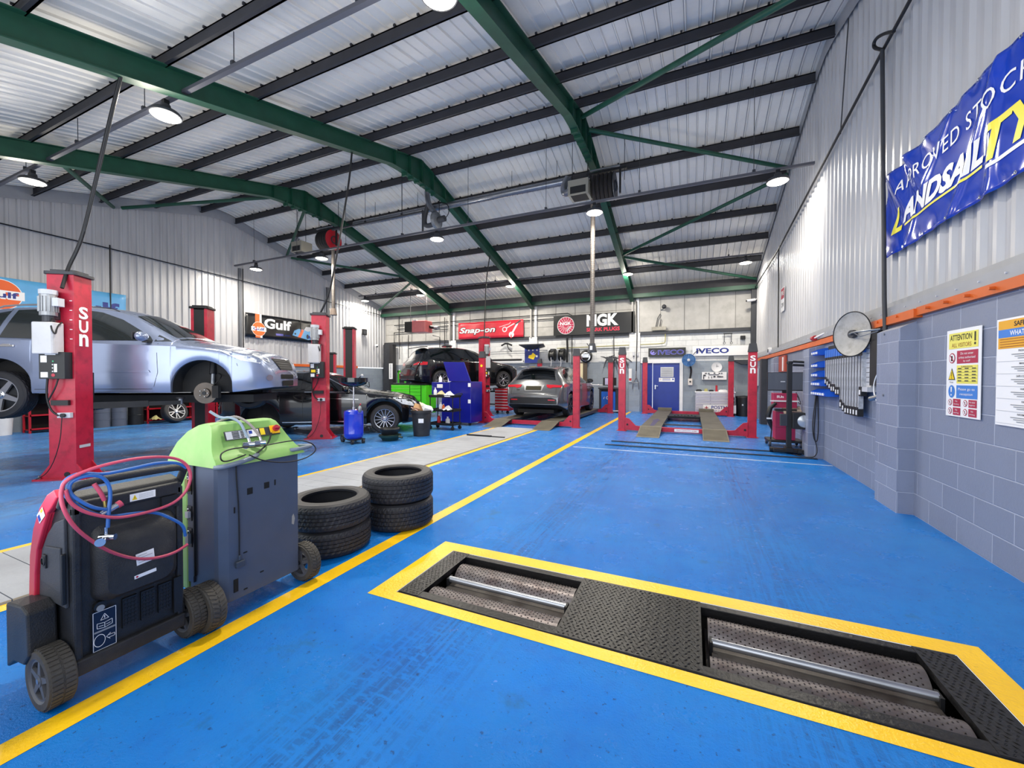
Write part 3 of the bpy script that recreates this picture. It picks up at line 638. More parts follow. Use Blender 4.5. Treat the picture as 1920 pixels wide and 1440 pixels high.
# wheels
wheelm = mat('grey wheel plastic', '55565c', 0.5, vary=0.15); tyrem = mat('worn solid tyre', '47433e', 0.7, vary=0.2, bump=0.3, bscale=80)
def cart_wheel(t, c, R, Wd, pneu=False):
    """wheel with its axis along y; c in world coordinates"""
    b = bld(t, tyrem, wheelm); n = 40; X0 = b.X; b.X = X0 @ Matrix.Translation(c)
    tr = [(R * .74, -Wd / 2), (R * .95, -Wd / 2), (R, -Wd * .32), (R, Wd * .32), (R * .95, Wd / 2), (R * .74, Wd / 2)]
    b.lathe(tr, tyrem, n, 'Y')
    for k in range(40 if not pneu else 34):
        a = 2 * PI * k / (40 if not pneu else 34)
        for s, off in ((-1, 0), (1, 0.5)):
            aa = a + off * 2 * PI / 40; y0, y1 = (-Wd * .42, -Wd * .04) if s < 0 else (Wd * .04, Wd * .42); sk = 0.12 if pneu else 0.0
            q = []
            for yy, da in ((y0, -0.055), (y1, -0.055 + sk * s), (y1, 0.055 + sk * s), (y0, 0.055)):
                for rr_ in (R - 0.002, R + 0.0035): q.append((rr_ * math.cos(aa + da), yy, rr_ * math.sin(aa + da)))
            b.add(q, [(1, 3, 5, 7), (0, 1, 3, 2), (2, 3, 5, 4), (4, 5, 7, 6), (6, 7, 1, 0)], tyrem)
    for s in (-1, 1): b.lathe([(R * .74, s * Wd * .5), (R * .68, s * Wd * .42), (R * .62, s * Wd * .42)], wheelm, n, 'Y')
    b.lathe([(R * .62, -Wd * .42), (R * .62, Wd * .42)], wheelm, n, 'Y')
    for k in range(5):
        a = 2 * PI * k / 5 + 0.3; ca, sa = math.cos(a), math.sin(a)
        for s in (-1, 1):
            y = s * Wd * .36; px, pz = -sa, ca
            q = [(ca * r_ + px * w_, y + e, sa * r_ + pz * w_) for e in (-0.006, 0.006) for r_, w_ in ((R * .12, -R * .12), (R * .64, -R * .07), (R * .64, R * .07), (R * .12, R * .12))]
            b.add(q, [(0, 1, 2, 3), (4, 5, 6, 7), (0, 1, 5, 4), (2, 3, 7, 6)], wheelm)
    b.cyl((0, -Wd * .46, 0), (0, Wd * .46, 0), R * .2, wheelm, 20); b.cyl((0, -Wd * .5, 0), (0, Wd * .5, 0), R * .09, steel, 12)
    b.X = X0; return b.build('wheel', t)
cart_wheel(m1, (-2.50, 0.752, 0.125), 0.125, 0.085); cart_wheel(m1, (-2.50, 1.262, 0.125), 0.12, 0.07)
b = bld(m1, blackm); b.cyl((-2.50, 0.75, 0.125), (-2.50, 1.26, 0.125), 0.012); b.bb((-2.76, 0.83, 0.0), (-2.70, 0.87, 0.13)); b.bb((-2.76, 1.15, 0.0), (-2.70, 1.19, 0.13)); b.build('axle', m1)
# hoses
def hose(t, name, yz, x, r, m, xs=None, sm=2):
    b = bld(t, m); b.tube([((xs[i] if xs else x + 0.006 * math.sin(i * 1.3)), p[0], p[1]) for i, p in enumerate(yz)], r, None, 10, sm); return b.build(name, t, smooth=True)
hb = hose(m1, 'blue_hose', [(1.19, 0.59), (1.18, 0.65), (1.13, 0.70), (1.07, 0.75), (0.99, 0.77), (0.90, 0.78), (0.83, 0.82), (0.78, 0.88), (0.752, 0.93), (0.755, 0.97), (0.78, 0.995), (0.82, 0.995), (0.88, 0.975), (0.98, 0.98), (1.08, 0.99), (1.16, 0.975), (1.195, 0.94)], -2.37, 0.0072, bluh)
hb2 = hose(m1, 'blue_hose', [(0.885, 0.82), (0.84, 0.84), (0.80, 0.88), (0.77, 0.92), (0.77, 0.96), (0.79, 0.98), (0.83, 0.985), (0.87, 0.97), (0.895, 0.93), (0.90, 0.88), (0.89, 0.81), (0.885, 0.74)], -2.36, 0.0072, bluh)
hose(m1, 'red_hose', [(1.19, 0.55), (1.13, 0.53), (1.05, 0.535), (0.98, 0.56), (0.90, 0.62), (0.83, 0.70), (0.77, 0.79), (0.742, 0.88), (0.742, 0.94), (0.755, 0.98), (0.82, 1.01), (0.90, 1.025), (1.0, 1.03), (1.11, 1.015), (1.18, 0.98), (1.21, 0.91), (1.19, 0.83), (1.14, 0.78), (1.07, 0.765), (0.98, 0.765), (0.91, 0.775), (0.85, 0.805), (0.80, 0.84), (0.765, 0.89), (0.755, 0.94)], -2.35, 0.007, redh)
hose(m1, 'red_hose', [(0.85, 0.94), (0.868, 0.90), (0.882, 0.86)], -2.375, 0.0085, redh)
b = bld(m1, chrome, redh); b.cyl((-2.37, 0.885, 0.74), (-2.37, 0.885, 0.705), 0.006, chrome, 10); b.cyl((-2.385, 0.87, 0.695), (-2.34, 0.905, 0.695), 0.014, chrome, 16); b.cyl((-2.35, 0.86, 0.69), (-2.33, 0.85, 0.69), 0.018, chrome, 18)
b.build('hose_coupler', m1, smooth=True)
b = bld(m1, chrome, redh); b.cyl((-2.372, 0.87, 0.80), (-2.372, 0.925, 0.825), 0.013, chrome, 14); b.cyl((-2.372, 0.925, 0.825), (-2.372, 0.94, 0.832), 0.016, redh, 14); b.cyl((-2.375, 0.883, 0.86), (-2.372, 0.885, 0.825), 0.006, brass, 10); b.build('hose_coupler', m1, smooth=True)

# ================================================================ A/C MACHINE 2: green hood, grey cabinet
greenp = mat('green moulded hood', '86b562', 0.5, vary=0.1, vscale=6, dirt='a3a878', dirt_amt=0.4, dscale=6)
slate = mat('slate metal cabinet', '4a5468', 0.38, vary=0.06, dirt='5c5a5c', dirt_amt=0.35, dscale=2.4)
slated = mat('dark slate panel', '343a4c', 0.4, vary=0.06)
m2 = thing('air_conditioning_service_machine', 'tall grey air conditioning machine with a green sloped hood and coiled black lead', 'workshop machine', (-2.6, 1.62, 0))
b = bld(m2, slate)
prf = [(-2.71, 1.385), (-2.475, 1.385), (-2.455, 1.395), (-2.435, 1.44), (-2.43, 1.49), (-2.43, 1.885), (-2.71, 1.885)]
b.prism(prf, 0.10, 0.90, slate); b.build('cabinet', m2, bevel=0.004)
b = bld(m2, slated, black); b.bb((-2.71, 1.375, 0.20), (-2.66, 1.387, 0.90), slated); b.bb((-2.66, 1.373, 0.24), (-2.648, 1.386, 0.90), black); b.build('side_strip', m2)
for z, m, h_ in ((0.74, brass, 0.07), (0.585, lgrey, 0.035), (0.43, galv, 0.06)):
    b = bld(m2, m, black); b.bb((-2.70, 1.355, z), (-2.672, 1.376, z + h_), m); b.tube([(-2.692, 1.365, z + h_), (-2.692, 1.365, z + h_ + 0.015), (-2.68, 1.365, z + h_ + 0.015), (-2.68, 1.365, z + h_)], 0.003, chrome, 6); b.bb((-2.708, 1.37, z - 0.02), (-2.665, 1.377, z + h_ + 0.03), black); b.build('latch', m2)
b = bld(m2, greenp); b.prism([(-2.80, 1.38), (-2.71, 1.375), (-2.71, 1.89), (-2.80, 1.89)], 0.14, 0.92, greenp); b.build('rear_shell', m2, bevel=0.015)
# hood: section loft along y, ends pulled in towards the top
hp = [(-2.405, 0.895), (-2.41, 0.925), (-2.44, 0.955), (-2.465, 0.99), (-2.485, 1.035), (-2.505, 1.085), (-2.53, 1.125), (-2.57, 1.14), (-2.66, 1.13), (-2.75, 1.09), (-2.83, 1.02), (-2.89, 0.93), (-2.90, 0.895)]
def yl(z): t = min(1, max(0, (z - 0.9) / 0.24)); return 1.362 + 0.05 * t ** 1.5
def yr(z): t = min(1, max(0, (z - 0.9) / 0.24)); return 1.925 - 0.13 * t ** 0.8
vs = []; ny = 14
for j in range(ny + 1):
    s = j / ny
    for i, (x, z) in enumerate(hp):
        y = yl(z) * (1 - s) + yr(z) * s; rim = min(1, min(s, 1 - s) * 9)
        rec = 0.016 if (0.12 < s < 0.90 and 3 <= i <= 5) else 0
        cx = -2.62; cz = 0.9; k = 0.965 + 0.035 * rim
        vs.append((cx + (x - cx) * k - rec, y, cz + (z - cz) * k - rec * .4))
n = len(hp); fs = [(j * n + i, j * n + i + 1, (j + 1) * n + i + 1, (j + 1) * n + i) for j in range(ny) for i in range(n - 1)] + [tuple(range(n)), tuple(range(ny * n + n - 1, ny * n - 1, -1)), ]
b = bld(m2, greenp); b.add(vs, fs); b.build('hood', m2, smooth=True)
# instrument strip on the slope
e1 = Vector((0, 1, 0)); e2 = Vector((-0.045, 0, 0.11)).normalized()
def slope(name, y, z, w_, h_, m, off=0.004, up=True):
    x = -2.485 - (z - 1.035) * 0.40
    b = M(); b.mats = []; nrm = e1.cross(e2); o = Vector((x + 2.6, y - 1.62, z)) + nrm * off; b.frame(o, e1, e2); b.box((0, 0, 0), (w_, h_, 0.006), m); return b, o
b, _ = slope('x', 1.63, 1.06, 0.34, 0.055, dgrey, -0.004)
rect(b, -0.165, -0.024, -0.05, 0.024, lgrey, 0.004); rect(b, -0.04, -0.022, 0.03, 0.022, whitel, 0.004); rect(b, 0.04, -0.02, 0.07, 0.024, yellow, 0.004)
for k in range(5): line(b, -0.13 + 0.0 * k, 0.018 - 0.009 * k, -0.09, 0.018 - 0.009 * k, 0.006, black, 0.0045); line(b, -0.08, 0.018 - 0.009 * k, -0.062, 0.018 - 0.009 * k, 0.006, black, 0.0045)
rect(b, -0.03, -0.004, -0.01, 0.016, blue, 0.0045); b.build('instrument_strip', m2)
b, _ = slope('x', 1.765, 1.065, 0.062, 0.055, mat('switch yellow', 'f0b512', 0.4), 0.004)
b.cyl((0.004, 0.004, 0.003), (0.004, 0.004, 0.022), 0.02, red, 24); b.box((0.004, 0.004, 0.026), (0.034, 0.011, 0.012), red); b.build('rotary_switch', m2, bevel=0.001)
hosem = mat('blue grey hose', '7f8fa0', 0.4); hosem2 = mat('pinkish grey hose', '8d8482', 0.4)
for (y0, y1, mm) in ((1.53, 1.56, hosem), (1.57, 1.63, hosem2)):
    b = bld(m2, mm, chrome); b.tube([(-2.66, y0 - 0.06, 1.20 if mm is hosem else 1.13), (-2.62, y0 - 0.02, 1.155), (-2.56, y0 + 0.0, 1.165), (-2.51, y0 + 0.03, 1.13), (-2.47, y1, 1.07), (-2.455, y1 + 0.01, 1.035)], 0.008, mm, 10, 2)
    b.cyl((-2.455, y1 + 0.01, 1.035), (-2.445, y1 + 0.012, 1.005), 0.009, chrome, 12); b.cyl((-2.46, y1 - 0.02, 1.0), (-2.425, y1 + 0.03, 1.0), 0.015, chrome, 16); b.cyl((-2.43, y1 - 0.025, 0.998), (-2.415, y1 - 0.03, 0.998), 0.018, chrome, 16)
    b.build('service_hose', m2, smooth=True)
b = bld(m2, mat('grey bar', '6d7886', 0.4)); b.tube([(-2.43, 1.37, 0.90), (-2.385, 1.375, 0.905), (-2.38, 1.45, 0.91), (-2.385, 1.56, 0.93), (-2.42, 1.60, 0.935)], 0.014, None, 10, 2); b.build('handlebar', m2, smooth=True)
b = bld(m2, mat('grey bar', '6d7886', 0.4)); b.tube([(-2.42, 1.82, 0.925), (-2.385, 1.86, 0.93), (-2.38, 1.94, 0.935), (-2.40, 1.96, 0.935), (-2.50, 1.94, 0.93)], 0.013, None, 10, 2); b.build('handlebar', m2, smooth=True)
b = bld(m2, cable); b.tube([(-2.37, 1.50, 0.955), (-2.38, 1.40, 0.93), (-2.36, 1.355, 0.95), (-2.38, 1.37, 0.99), (-2.40, 1.46, 1.0), (-2.395, 1.60, 0.985), (-2.38, 1.75, 0.995), (-2.38, 1.86, 0.99), (-2.36, 1.95, 0.955), (-2.35, 1.97, 0.90), (-2.36, 1.88, 0.86), (-2.37, 1.74, 0.86), (-2.37, 1.60, 0.90), (-2.37, 1.52, 0.95)], 0.004, None, 8, 3)
b.tube([(-2.42, 1.475, 0.92), (-2.422, 1.478, 0.81), (-2.422, 1.488, 0.68), (-2.422, 1.492, 0.52), (-2.42, 1.49, 0.36)], 0.004, None, 8, 2)
b.tube([(-2.46, 1.72, 1.05), (-2.43, 1.68, 0.99), (-2.41, 1.60, 0.95), (-2.40, 1.56, 0.93)], 0.005, None, 8, 2); b.build('power_cable', m2, smooth=True)
b = bld(m2, mat('plug grey', '3a4250', 0.4)); b.cyl((-2.418, 1.49, 0.36), (-2.418, 1.49, 0.33), 0.008, None, 10); b.box((-2.415, 1.49, 0.31), (0.022, 0.05, 0.035)); b.build('plug', m2, bevel=0.004)
b = bld(m2, mat('opening black', '08080a', 0.8)); 
for y, z, w_, h_ in ((1.56, 0.72, 0.032, 0.038), (1.665, 0.73, 0.032, 0.038), (1.72, 0.735, 0.008, 0.035), (1.47, 0.63, 0.006, 0.035), (1.475, 0.185, 0.025, 0.075), (1.53, 0.36, 0.022, 0.007), (1.63, 0.20, 0.022, 0.007), (1.53, 0.14, 0.022, 0.007)): b.bb((-2.4315, y - w_ / 2, z - h_ / 2), (-2.4275, y + w_ / 2, z + h_ / 2))
b.build('cutout', m2)
b = bld(m2, mat('scratch', '9a9790', 0.5)); b.mats = []; b = plate_yz(m2, -2.4285, 1.845, 0.46); b.add([(-.01, -.03, 0), (.006, -.04, 0), (.014, .0, 0), (.004, .035, 0), (-.008, .02, 0)], [(0, 1, 2, 3, 4)], MATS['scratch']); b.build('scuff_mark', m2)
cart_wheel(m2, (-2.465, 1.335, 0.125), 0.128, 0.085, True); cart_wheel(m2, (-2.465, 1.955, 0.125), 0.125, 0.08, True)
b = bld(m2, blackm); b.cyl((-2.465, 1.33, 0.125), (-2.465, 1.95, 0.125), 0.012); b.cyl((-2.78, 1.44, 0.0), (-2.78, 1.44, 0.12), 0.03); b.cyl((-2.78, 1.84, 0.0), (-2.78, 1.84, 0.12), 0.03); b.build('axle', m2)
# ================================================================ CARS
glassm = mat('tinted glass', '0a0d10', 0.05, coat=0.5, spec=0.8)
glassl = mat('clear car glass', '272c2e', 0.06, coat=0.6, spec=0.9)
trimb = mat('car trim black', '111114', 0.4)
under = mat('underbody', '1d1c1c', 0.8, vary=0.3)
lensw = mat('headlamp lens', 'dfe4ea', 0.14, metal=0.15, coat=1.0, vary=0.2, vscale=14)
lensr = mat('tail lamp lens', 'c01828', 0.15, coat=1.0)
alloy = mat('alloy rim', 'b9bbc2', 0.25, metal=0.85); alloyd = mat('dark alloy rim', '4e5056', 0.3, metal=0.8)
discm = mat('brake disc', '5c554f', 0.45, metal=0.7, vary=0.2, dirt='4c3b30', dirt_amt=0.6)
def smooth_interp(tab, xs, it=3):
    tab = sorted(tab); y = np.interp(xs, [t[0] for t in tab], [t[1] for t in tab])
    for _ in range(it):
        z = y.copy(); z[1:-1] = (y[:-2] + 2 * y[1:-1] + y[2:]) / 4; y = z
    return y
def grid_poly(poly, step):
    bm = bmesh.new(); bm.faces.new([bm.verts.new((p[0], p[1], 0)) for p in poly])
    lo = [min(p[i] for p in poly) for i in (0, 1)]; hi = [max(p[i] for p in poly) for i in (0, 1)]
    for i in (0, 1):
        c = lo[i] + step
        while c < hi[i] - 1e-4:
            no = (1, 0, 0) if i == 0 else (0, 1, 0); co = (c, 0, 0) if i == 0 else (0, c, 0)
            bmesh.ops.bisect_plane(bm, geom=bm.verts[:] + bm.edges[:] + bm.faces[:], plane_co=co, plane_no=no, dist=1e-5); c += step
    bm.verts.index_update(); vs = [(v.co.x, v.co.y) for v in bm.verts]; fs = [tuple(v.index for v in f.verts) for f in bm.faces]; bm.free(); return vs, fs

def rim_parts(car, cx, y, cz, R, side, rimm, spokes, kind, group_tyre=True, tyre_m=None):
    """one road wheel (tyre with its rim as a child); axis along local y, outer face towards side (+1/-1)"""
    Wd = 0.225; X0 = Matrix.Translation((cx, y, cz)) @ Matrix.Rotation(0.35, 4, 'Y')
    b = M(treadm); b.X = X0 @ Matrix.Rotation(PI / 2, 4, 'X') @ Matrix.Translation((0, 0, -Wd / 2)); tyre_shape(b, R, Wd, R * 0.70, n=72)
    ty = b.build('wheel', car)
    b = M(rimm, blackm); b.X = X0; s = side; yo = s * (Wd / 2 - 0.02)
    b.lathe([(R * .70, s * Wd * .45), (R * .715, yo + s * 0.012), (R * .66, yo + s * 0.008), (R * .645, yo - s * 0.02), (R * .64, -yo)], rimm, 48, 'Y')
    b.lathe([(0.001, yo - s * 0.05), (R * .2, yo - s * 0.05), (R * .64, yo - s * 0.075)], blackm, 32, 'Y')
    for k in range(spokes):
        for q in ((-1, 1) if kind == 'twin' else (0,)):
            a = 2 * PI * k / spokes + q * (0.55 / spokes if kind == 'twin' else 0); ca, sa = math.cos(a), math.sin(a); px, pz = -sa, ca
            a2 = a + q * 0.5 / spokes; c2, s2 = math.cos(a2), math.sin(a2)
            w0, w1 = {'five': (0.042, 0.028), 'multi': (0.011, 0.008), 'twin': (0.016, 0.013)}[kind]
            r0, r1 = R * .14, R * .665; v = []
            for e, dy in ((0, 0.0), (1, -0.03)):
                for (cc, ss, rr_, ww, yy) in ((ca, sa, r0, w0, -0.012), (c2, s2, r1, w1, 0.004), (c2, s2, r1, -w1, 0.004), (ca, sa, r0, -w0, -0.012)):
                    v.append((cc * rr_ + px * ww, yo + s * (yy + dy), ss * rr_ + pz * ww))
            b.add(v, [(0, 1, 2, 3), (7, 6, 5, 4), (0, 1, 5, 4), (2, 3, 7, 6), (1, 2, 6, 5)], rimm)
    b.lathe([(0.001, yo + s * 0.004), (R * .1, yo + s * 0.004), (R * .17, yo - s * 0.008), (R * .18, yo - s * 0.03)], rimm, 24, 'Y')
    for k in range(5):
        a = 2 * PI * k / 5; b.cyl((R * .13 * math.cos(a), yo - s * 0.01, R * .13 * math.sin(a)), (R * .13 * math.cos(a), yo + s * 0.002, R * .13 * math.sin(a)), 0.008, blackm, 8)
    b.build('alloy_rim', ty, smooth=False)
    return ty

def car_body(car, S, paint):
    """lofted shell with real wheel wells; returns a BVH for laying windows, lamps and trim on the skin"""
    L, W = S['L'], S['W']; h = L / 2; ax = S['axles']; Ra = S['arch']
    xs = sorted(set([round(v, 4) for v in np.linspace(-h, h, 110)] + [round(a + Ra * math.cos(PI * k / 20), 4) for a in ax for k in range(21)] + [round(a + s * (Ra + 0.001), 4) for a in ax for s in (-1, 1)]))
    X = np.array(xs)
    zt = smooth_interp(S['top'], X, 5); wt = smooth_interp(S['topw'], X, 4); wd = smooth_interp(S['width'], X, 4); zb = smooth_interp(S['belt'], X, 3); sill = smooth_interp(S['sill'], X, 2)
    NT = 7; rings = []; m_ = []
    for i, x in enumerate(xs):
        za = sill[i]; inw = 0
        for a in ax:
            if abs(x - a) <= Ra + 1e-6: za = max(za, S['wz'] + math.sqrt(max(0, Ra * Ra - (x - a) ** 2))); inw = 1
        w = wd[i]; t = min(wt[i], w - 0.02); z1 = zt[i] - S['edge']; b_ = min(zb[i], z1 - 0.03); zm = za + (b_ - za) * 0.45
        side = [(w - 0.3, sill[i]), (w - 0.3, za if inw else sill[i] + 0.001), (w - 0.045, za), (w - 0.012, za + 0.002), (w - 0.002, za + 0.03)]
        for q in (0.3, 0.55, 0.8): side.append((w + 0.012 * math.sin(q * PI), za + 0.03 + (b_ - za - 0.03) * q))
        side.append((w - 0.005, b_ - 0.01)); side.append((w - 0.03, b_ + 0.012))
        for q in (0.25, 0.5, 0.75): side.append((w - 0.03 + (t - w + 0.03) * q + 0.018 * math.sin(q * PI), b_ + 0.012 + (z1 - b_ - 0.012) * q))
        side.append((t, z1))
        top = [(t * (1 - q), z1 + (zt[i] - z1) * (1 - (1 - q) ** 2.2)) for q in (0.12, 0.3, 0.55, 1.0)]
        ring = side + top; rings.append(ring)
    n = len(rings[0]); b = M(paint, under, trimb); vs = []
    for i, x in enumerate(xs):
        r = rings[i]; f = 0.0
        full = [(0, r[0][1])] + [(y, z) for y, z in r] + [(-y, z) for y, z in reversed(r[:-1])]
        vs += [(x, y, z) for y, z in full]
    Q = len(full); fs = []; ms = []
    for i in range(len(xs) - 1):
        for j in range(Q):
            k = (j + 1) % Q; fs.append((i * Q + j, i * Q + k, (i + 1) * Q + k, (i + 1) * Q + j)); jj = j if j <= n else Q - 1 - j
            ms.append(1 if jj <= 2 else (2 if jj in (3, 4) and S.get('clad') and rings[i][3][1] < 9 else 0))
    fs += [tuple(range(Q - 1, -1, -1)), tuple(range((len(xs) - 1) * Q, len(xs) * Q))]; ms += [0, 0]
    b.v = vs; b.f = fs; b.mi = ms; o = b.build('body_shell', car, smooth=True, fix=True)
    bv = BVHTree.FromPolygons([Vector(v) for v in vs], fs)
    return bv
DIRS = {'R': (lambda u, v: Vector((u, -3, v)), Vector((0, 1, 0))), 'L': (lambda u, v: Vector((u, 3, v)), Vector((0, -1, 0))), 'T': (lambda u, v: Vector((u, v, 4)), Vector((0, 0, -1))),
        'F': (lambda u, v: Vector((5, u, v)), Vector((-1, 0, 0))), 'B': (lambda u, v: Vector((-5, u, v)), Vector((1, 0, 0)))}
def lay(car, bv, name, d, poly, m, off=0.005, step=0.12, parent=None, b=None):
    org, dr = DIRS[d]; vs, fs = grid_poly(poly, step); P = []; bad = set()
    for k, (u, v) in enumerate(vs):
        hit = bv.ray_cast(org(u, v), dr)
        if hit[0] is None: bad.add(k); P.append((0, 0, 0))
        else:
            q = hit[0] - dr * off; P.append(tuple(q))
    fs = [f for f in fs if not any(k in bad for k in f)]
    own = b is None
    b = b or M(m); b.add(P, fs, m)
    if own: return b.build(name, parent or car, smooth=True)
def strip(x0, z0, x1, z1, t):
    d = Vector((x1 - x0, z1 - z0)).normalized(); a, c = -d.y * t / 2, d.x * t / 2; return [(x0 - a, z0 - c), (x1 - a, z1 - c), (x1 + a, z1 + c), (x0 + a, z0 + c)]

def make_car(label, loc, rz, S, paint, rimm, spokes, kind, missing=(), zoff=0.0):
    car = thing('car', label, 'car', loc, rz); bv = car_body(car, S, paint); W2_ = S['W'] / 2
    for sd, s in (('R', -1), ('L', 1)):
        for poly in S['windows']: lay(car, bv, 'side_window', sd, poly, S.get('glass', glassm))
        if S.get('winline'):
            b = M(chrome)
            for a, c in zip(S['winline'][:-1], S['winline'][1:]): lay(car, bv, '', sd, strip(*a, *c, 0.02), chrome, 0.008, 0.2, b=b)
            b.build('window_trim', car)
        b = M(trimb)
        for q in S['seams']: 
            for a, c in zip(q[:-1], q[1:]): lay(car, bv, '', sd, strip(*a, *c, 0.007), trimb, 0.0015, 0.15, b=b)
        b.build('door_seam', car)
        for (x, z) in S['handles']:
            b = M(S.get('handlem', paint)); b.X = Matrix.Translation((x, s * (W2_ + 0.018), z)); b.rbox((0, 0, 0), (0.2, 0.03, 0.03), 0.014); b.rbox((-0.02, -s * 0.012, 0), (0.11, 0.012, 0.06), 0.005); b.build('door_handle', car, bevel=0.005)
        x, z = S['mirror']; b = M(S.get('mirrorm', paint), trimb); y = s * (W2_ + 0.10)
        b.ball((x, y, z), 0.1, None, 14, (0.75, 1.1, 0.75)); b.bb((x - 0.06, y - 0.09, z - 0.05), (x - 0.072, y + 0.09, z + 0.06), trimb); b.box((x + 0.02, s * (W2_ + 0.0), z - 0.07), (0.07, 0.14, 0.035), trimb); b.build('wing_mirror', car, smooth=True)
        for poly in S.get('sidelamp', []): lay(car, bv, 'tail_lamp', sd, poly, lensr, 0.006, 0.08)
        for poly in S.get('headside', []): lay(car, bv, 'headlamp', sd, poly, lensw, 0.006, 0.06)
        for poly in S.get('sidetrim', []): lay(car, bv, 'side_moulding', sd, poly, S.get('sidetrimm', chrome), 0.012, 0.2)
    lay(car, bv, 'windscreen', 'T', S['screen'], S.get('glass', glassm), 0.006, 0.15)
    lay(car, bv, 'rear_window', 'T', S['rear'], glassm, 0.006, 0.1)
    for nm, d, poly, m_, off in S.get('extras', []): lay(car, bv, nm, d, poly, m_, off, 0.1)
    for i, a in enumerate(S['axles']):
        for s in (-1, 1):
            if (i, s) in missing: continue
            rim_parts(car, a, s * (W2_ - 0.125), S['wz'] - 0.02 - S.get('droop', 0), S['R'], s, rimm, spokes, kind)
    return car, bv
rect_ = lambda x0, z0, x1, z1: [(x0, z0), (x1, z0), (x1, z1), (x0, z1)]

# ---- silver SUV on the first lift
HD = math.atan2(0.566, 0.825)
silver = mat('silver blue car paint', '8f9bb8', 0.26, metal=0.55, coat=0.9, vary=0.05, vscale=3)
SUV = dict(L=4.73, W=1.845, axles=(1.42, -1.27), arch=0.43, wz=0.37, R=0.36, edge=0.07,
    top=[(2.365, 0.66), (2.34, 0.80), (2.25, 0.92), (2.0, 1.0), (1.6, 1.075), (1.15, 1.14), (1.0, 1.18), (0.30, 1.58), (0.0, 1.66), (-0.5, 1.695), (-1.2, 1.67), (-1.75, 1.60), (-1.95, 1.52), (-2.2, 1.17), (-2.3, 1.02), (-2.365, 0.75)],
    topw=[(2.365, 0.5), (2.2, 0.68), (1.8, 0.74), (1.1, 0.78), (0.9, 0.76), (0.3, 0.62), (-0.5, 0.62), (-1.6, 0.60), (-1.95, 0.60), (-2.2, 0.66), (-2.365, 0.6)],
    width=[(2.365, 0.56), (2.30, 0.70), (2.15, 0.82), (1.9, 0.895), (1.5, 0.925), (-1.3, 0.925), (-1.9, 0.90), (-2.2, 0.83), (-2.33, 0.74), (-2.365, 0.64)],
    belt=[(2.365, 0.6), (2.2, 0.86), (1.8, 0.96), (1.1, 1.02), (0, 1.05), (-1.2, 1.09), (-1.8, 1.13), (-2.365, 1.0)],
    sill=[(2.365, 0.36), (2.0, 0.30), (1.8, 0.28), (-1.8, 0.28), (-2.1, 0.34), (-2.365, 0.40)], droop=0.09,
    windows=[[(0.72, 1.10), (0.66, 1.17), (0.20, 1.44), (-0.10, 1.55), (-0.36, 1.585), (-0.37, 1.09)], [(-0.46, 1.09), (-0.46, 1.585), (-0.9, 1.58), (-1.22, 1.555), (-1.25, 1.11)], [(-1.32, 1.12), (-1.30, 1.54), (-1.56, 1.47), (-1.92, 1.24), (-1.72, 1.15)], [(0.98, 1.09), (0.76, 1.20), (0.74, 1.09)]],
    seams=[[(0.80, 1.06), (0.82, 0.6), (0.74, 0.3)], [(-0.41, 1.6), (-0.42, 0.9), (-0.40, 0.32)], [(-1.30, 1.57), (-1.42, 1.0), (-1.30, 0.84)], [(0.74, 0.34), (-0.8, 0.34)], [(1.93, 0.71), (1.86, 0.95)]],
    handles=[(-0.22, 0.955), (-1.12, 0.985)], handlem=chrome, mirror=(0.66, 1.15), sidelamp=[[(-1.98, 0.92), (-1.96, 1.1), (-2.3, 1.14), (-2.3, 0.95)]],
    headside=[[(1.62, 0.985), (1.98, 0.80), (2.22, 0.76), (2.28, 0.86), (2.05, 0.955), (1.8, 0.99)]],
    sidetrim=[[(0.72, 0.60), (0.70, 0.635), (-1.0, 0.635), (-1.0, 0.60)]], sidetrimm=silver,
    screen=[(1.02, -0.68), (1.06, 0), (1.02, 0.68), (0.32, 0.56), (0.26, 0), (0.32, -0.56)], rear=[(-1.98, -0.52), (-1.98, 0.52), (-2.22, 0.60), (-2.22, -0.60)], glass=glassl,
    extras=[('headlamp', 'F', [(-0.84, 0.86), (-0.55, 0.78), (-0.50, 0.86), (-0.78, 0.96)], lensw, 0.008), ('headlamp', 'F', [(0.84, 0.86), (0.55, 0.78), (0.50, 0.86), (0.78, 0.96)], lensw, 0.008),
            ('lower_grille', 'F', rect_(-0.30, 0.50, 0.30, 0.58), trimb, 0.008), ('number_plate', 'F', rect_(-0.26, 0.37, 0.26, 0.47), trimb, 0.02), ('fog_lamp', 'F', [(-0.66 + 0.05 * math.cos(k), 0.52 + 0.05 * math.sin(k)) for k in np.linspace(0, 5.9, 14)], chrome, 0.012)])
LIFT1 = (-8.72, 3.84)
c1, bv1 = make_car('silver blue SUV raised on the red lift with its front wheel off', (LIFT1[0] - 0.10, LIFT1[1] - 0.06, 0.88), HD, SUV, silver, alloy, 5, 'five', missing=((0, -1),))
lay(c1, bv1, 'grille', 'F', [(-0.30, 0.66), (0.30, 0.66), (0.42, 0.86), (-0.42, 0.86)], mat('grille black', '08080a', 0.7), 0.012, 0.1)
b = M(dgrey)
for k in range(4): lay(c1, bv1, '', 'F', [(-0.32 - 0.02 * k, 0.695 + 0.042 * k), (0.32 + 0.02 * k, 0.695 + 0.042 * k), (0.32 + 0.02 * k, 0.705 + 0.042 * k), (-0.32 - 0.02 * k, 0.705 + 0.042 * k)], dgrey, 0.018, 0.1, b=b)
b.build('grille_bar', c1)
b = M(chrome)
for s in (-1, 1): b.tube([(0.1, s * 0.60, 1.57), (0.0, s * 0.61, 1.62), (-0.7, s * 0.61, 1.665), (-1.4, s * 0.60, 1.63), (-1.55, s * 0.59, 1.57)], 0.014, None, 8, 1)
b.build('roof_rail', c1, smooth=True)
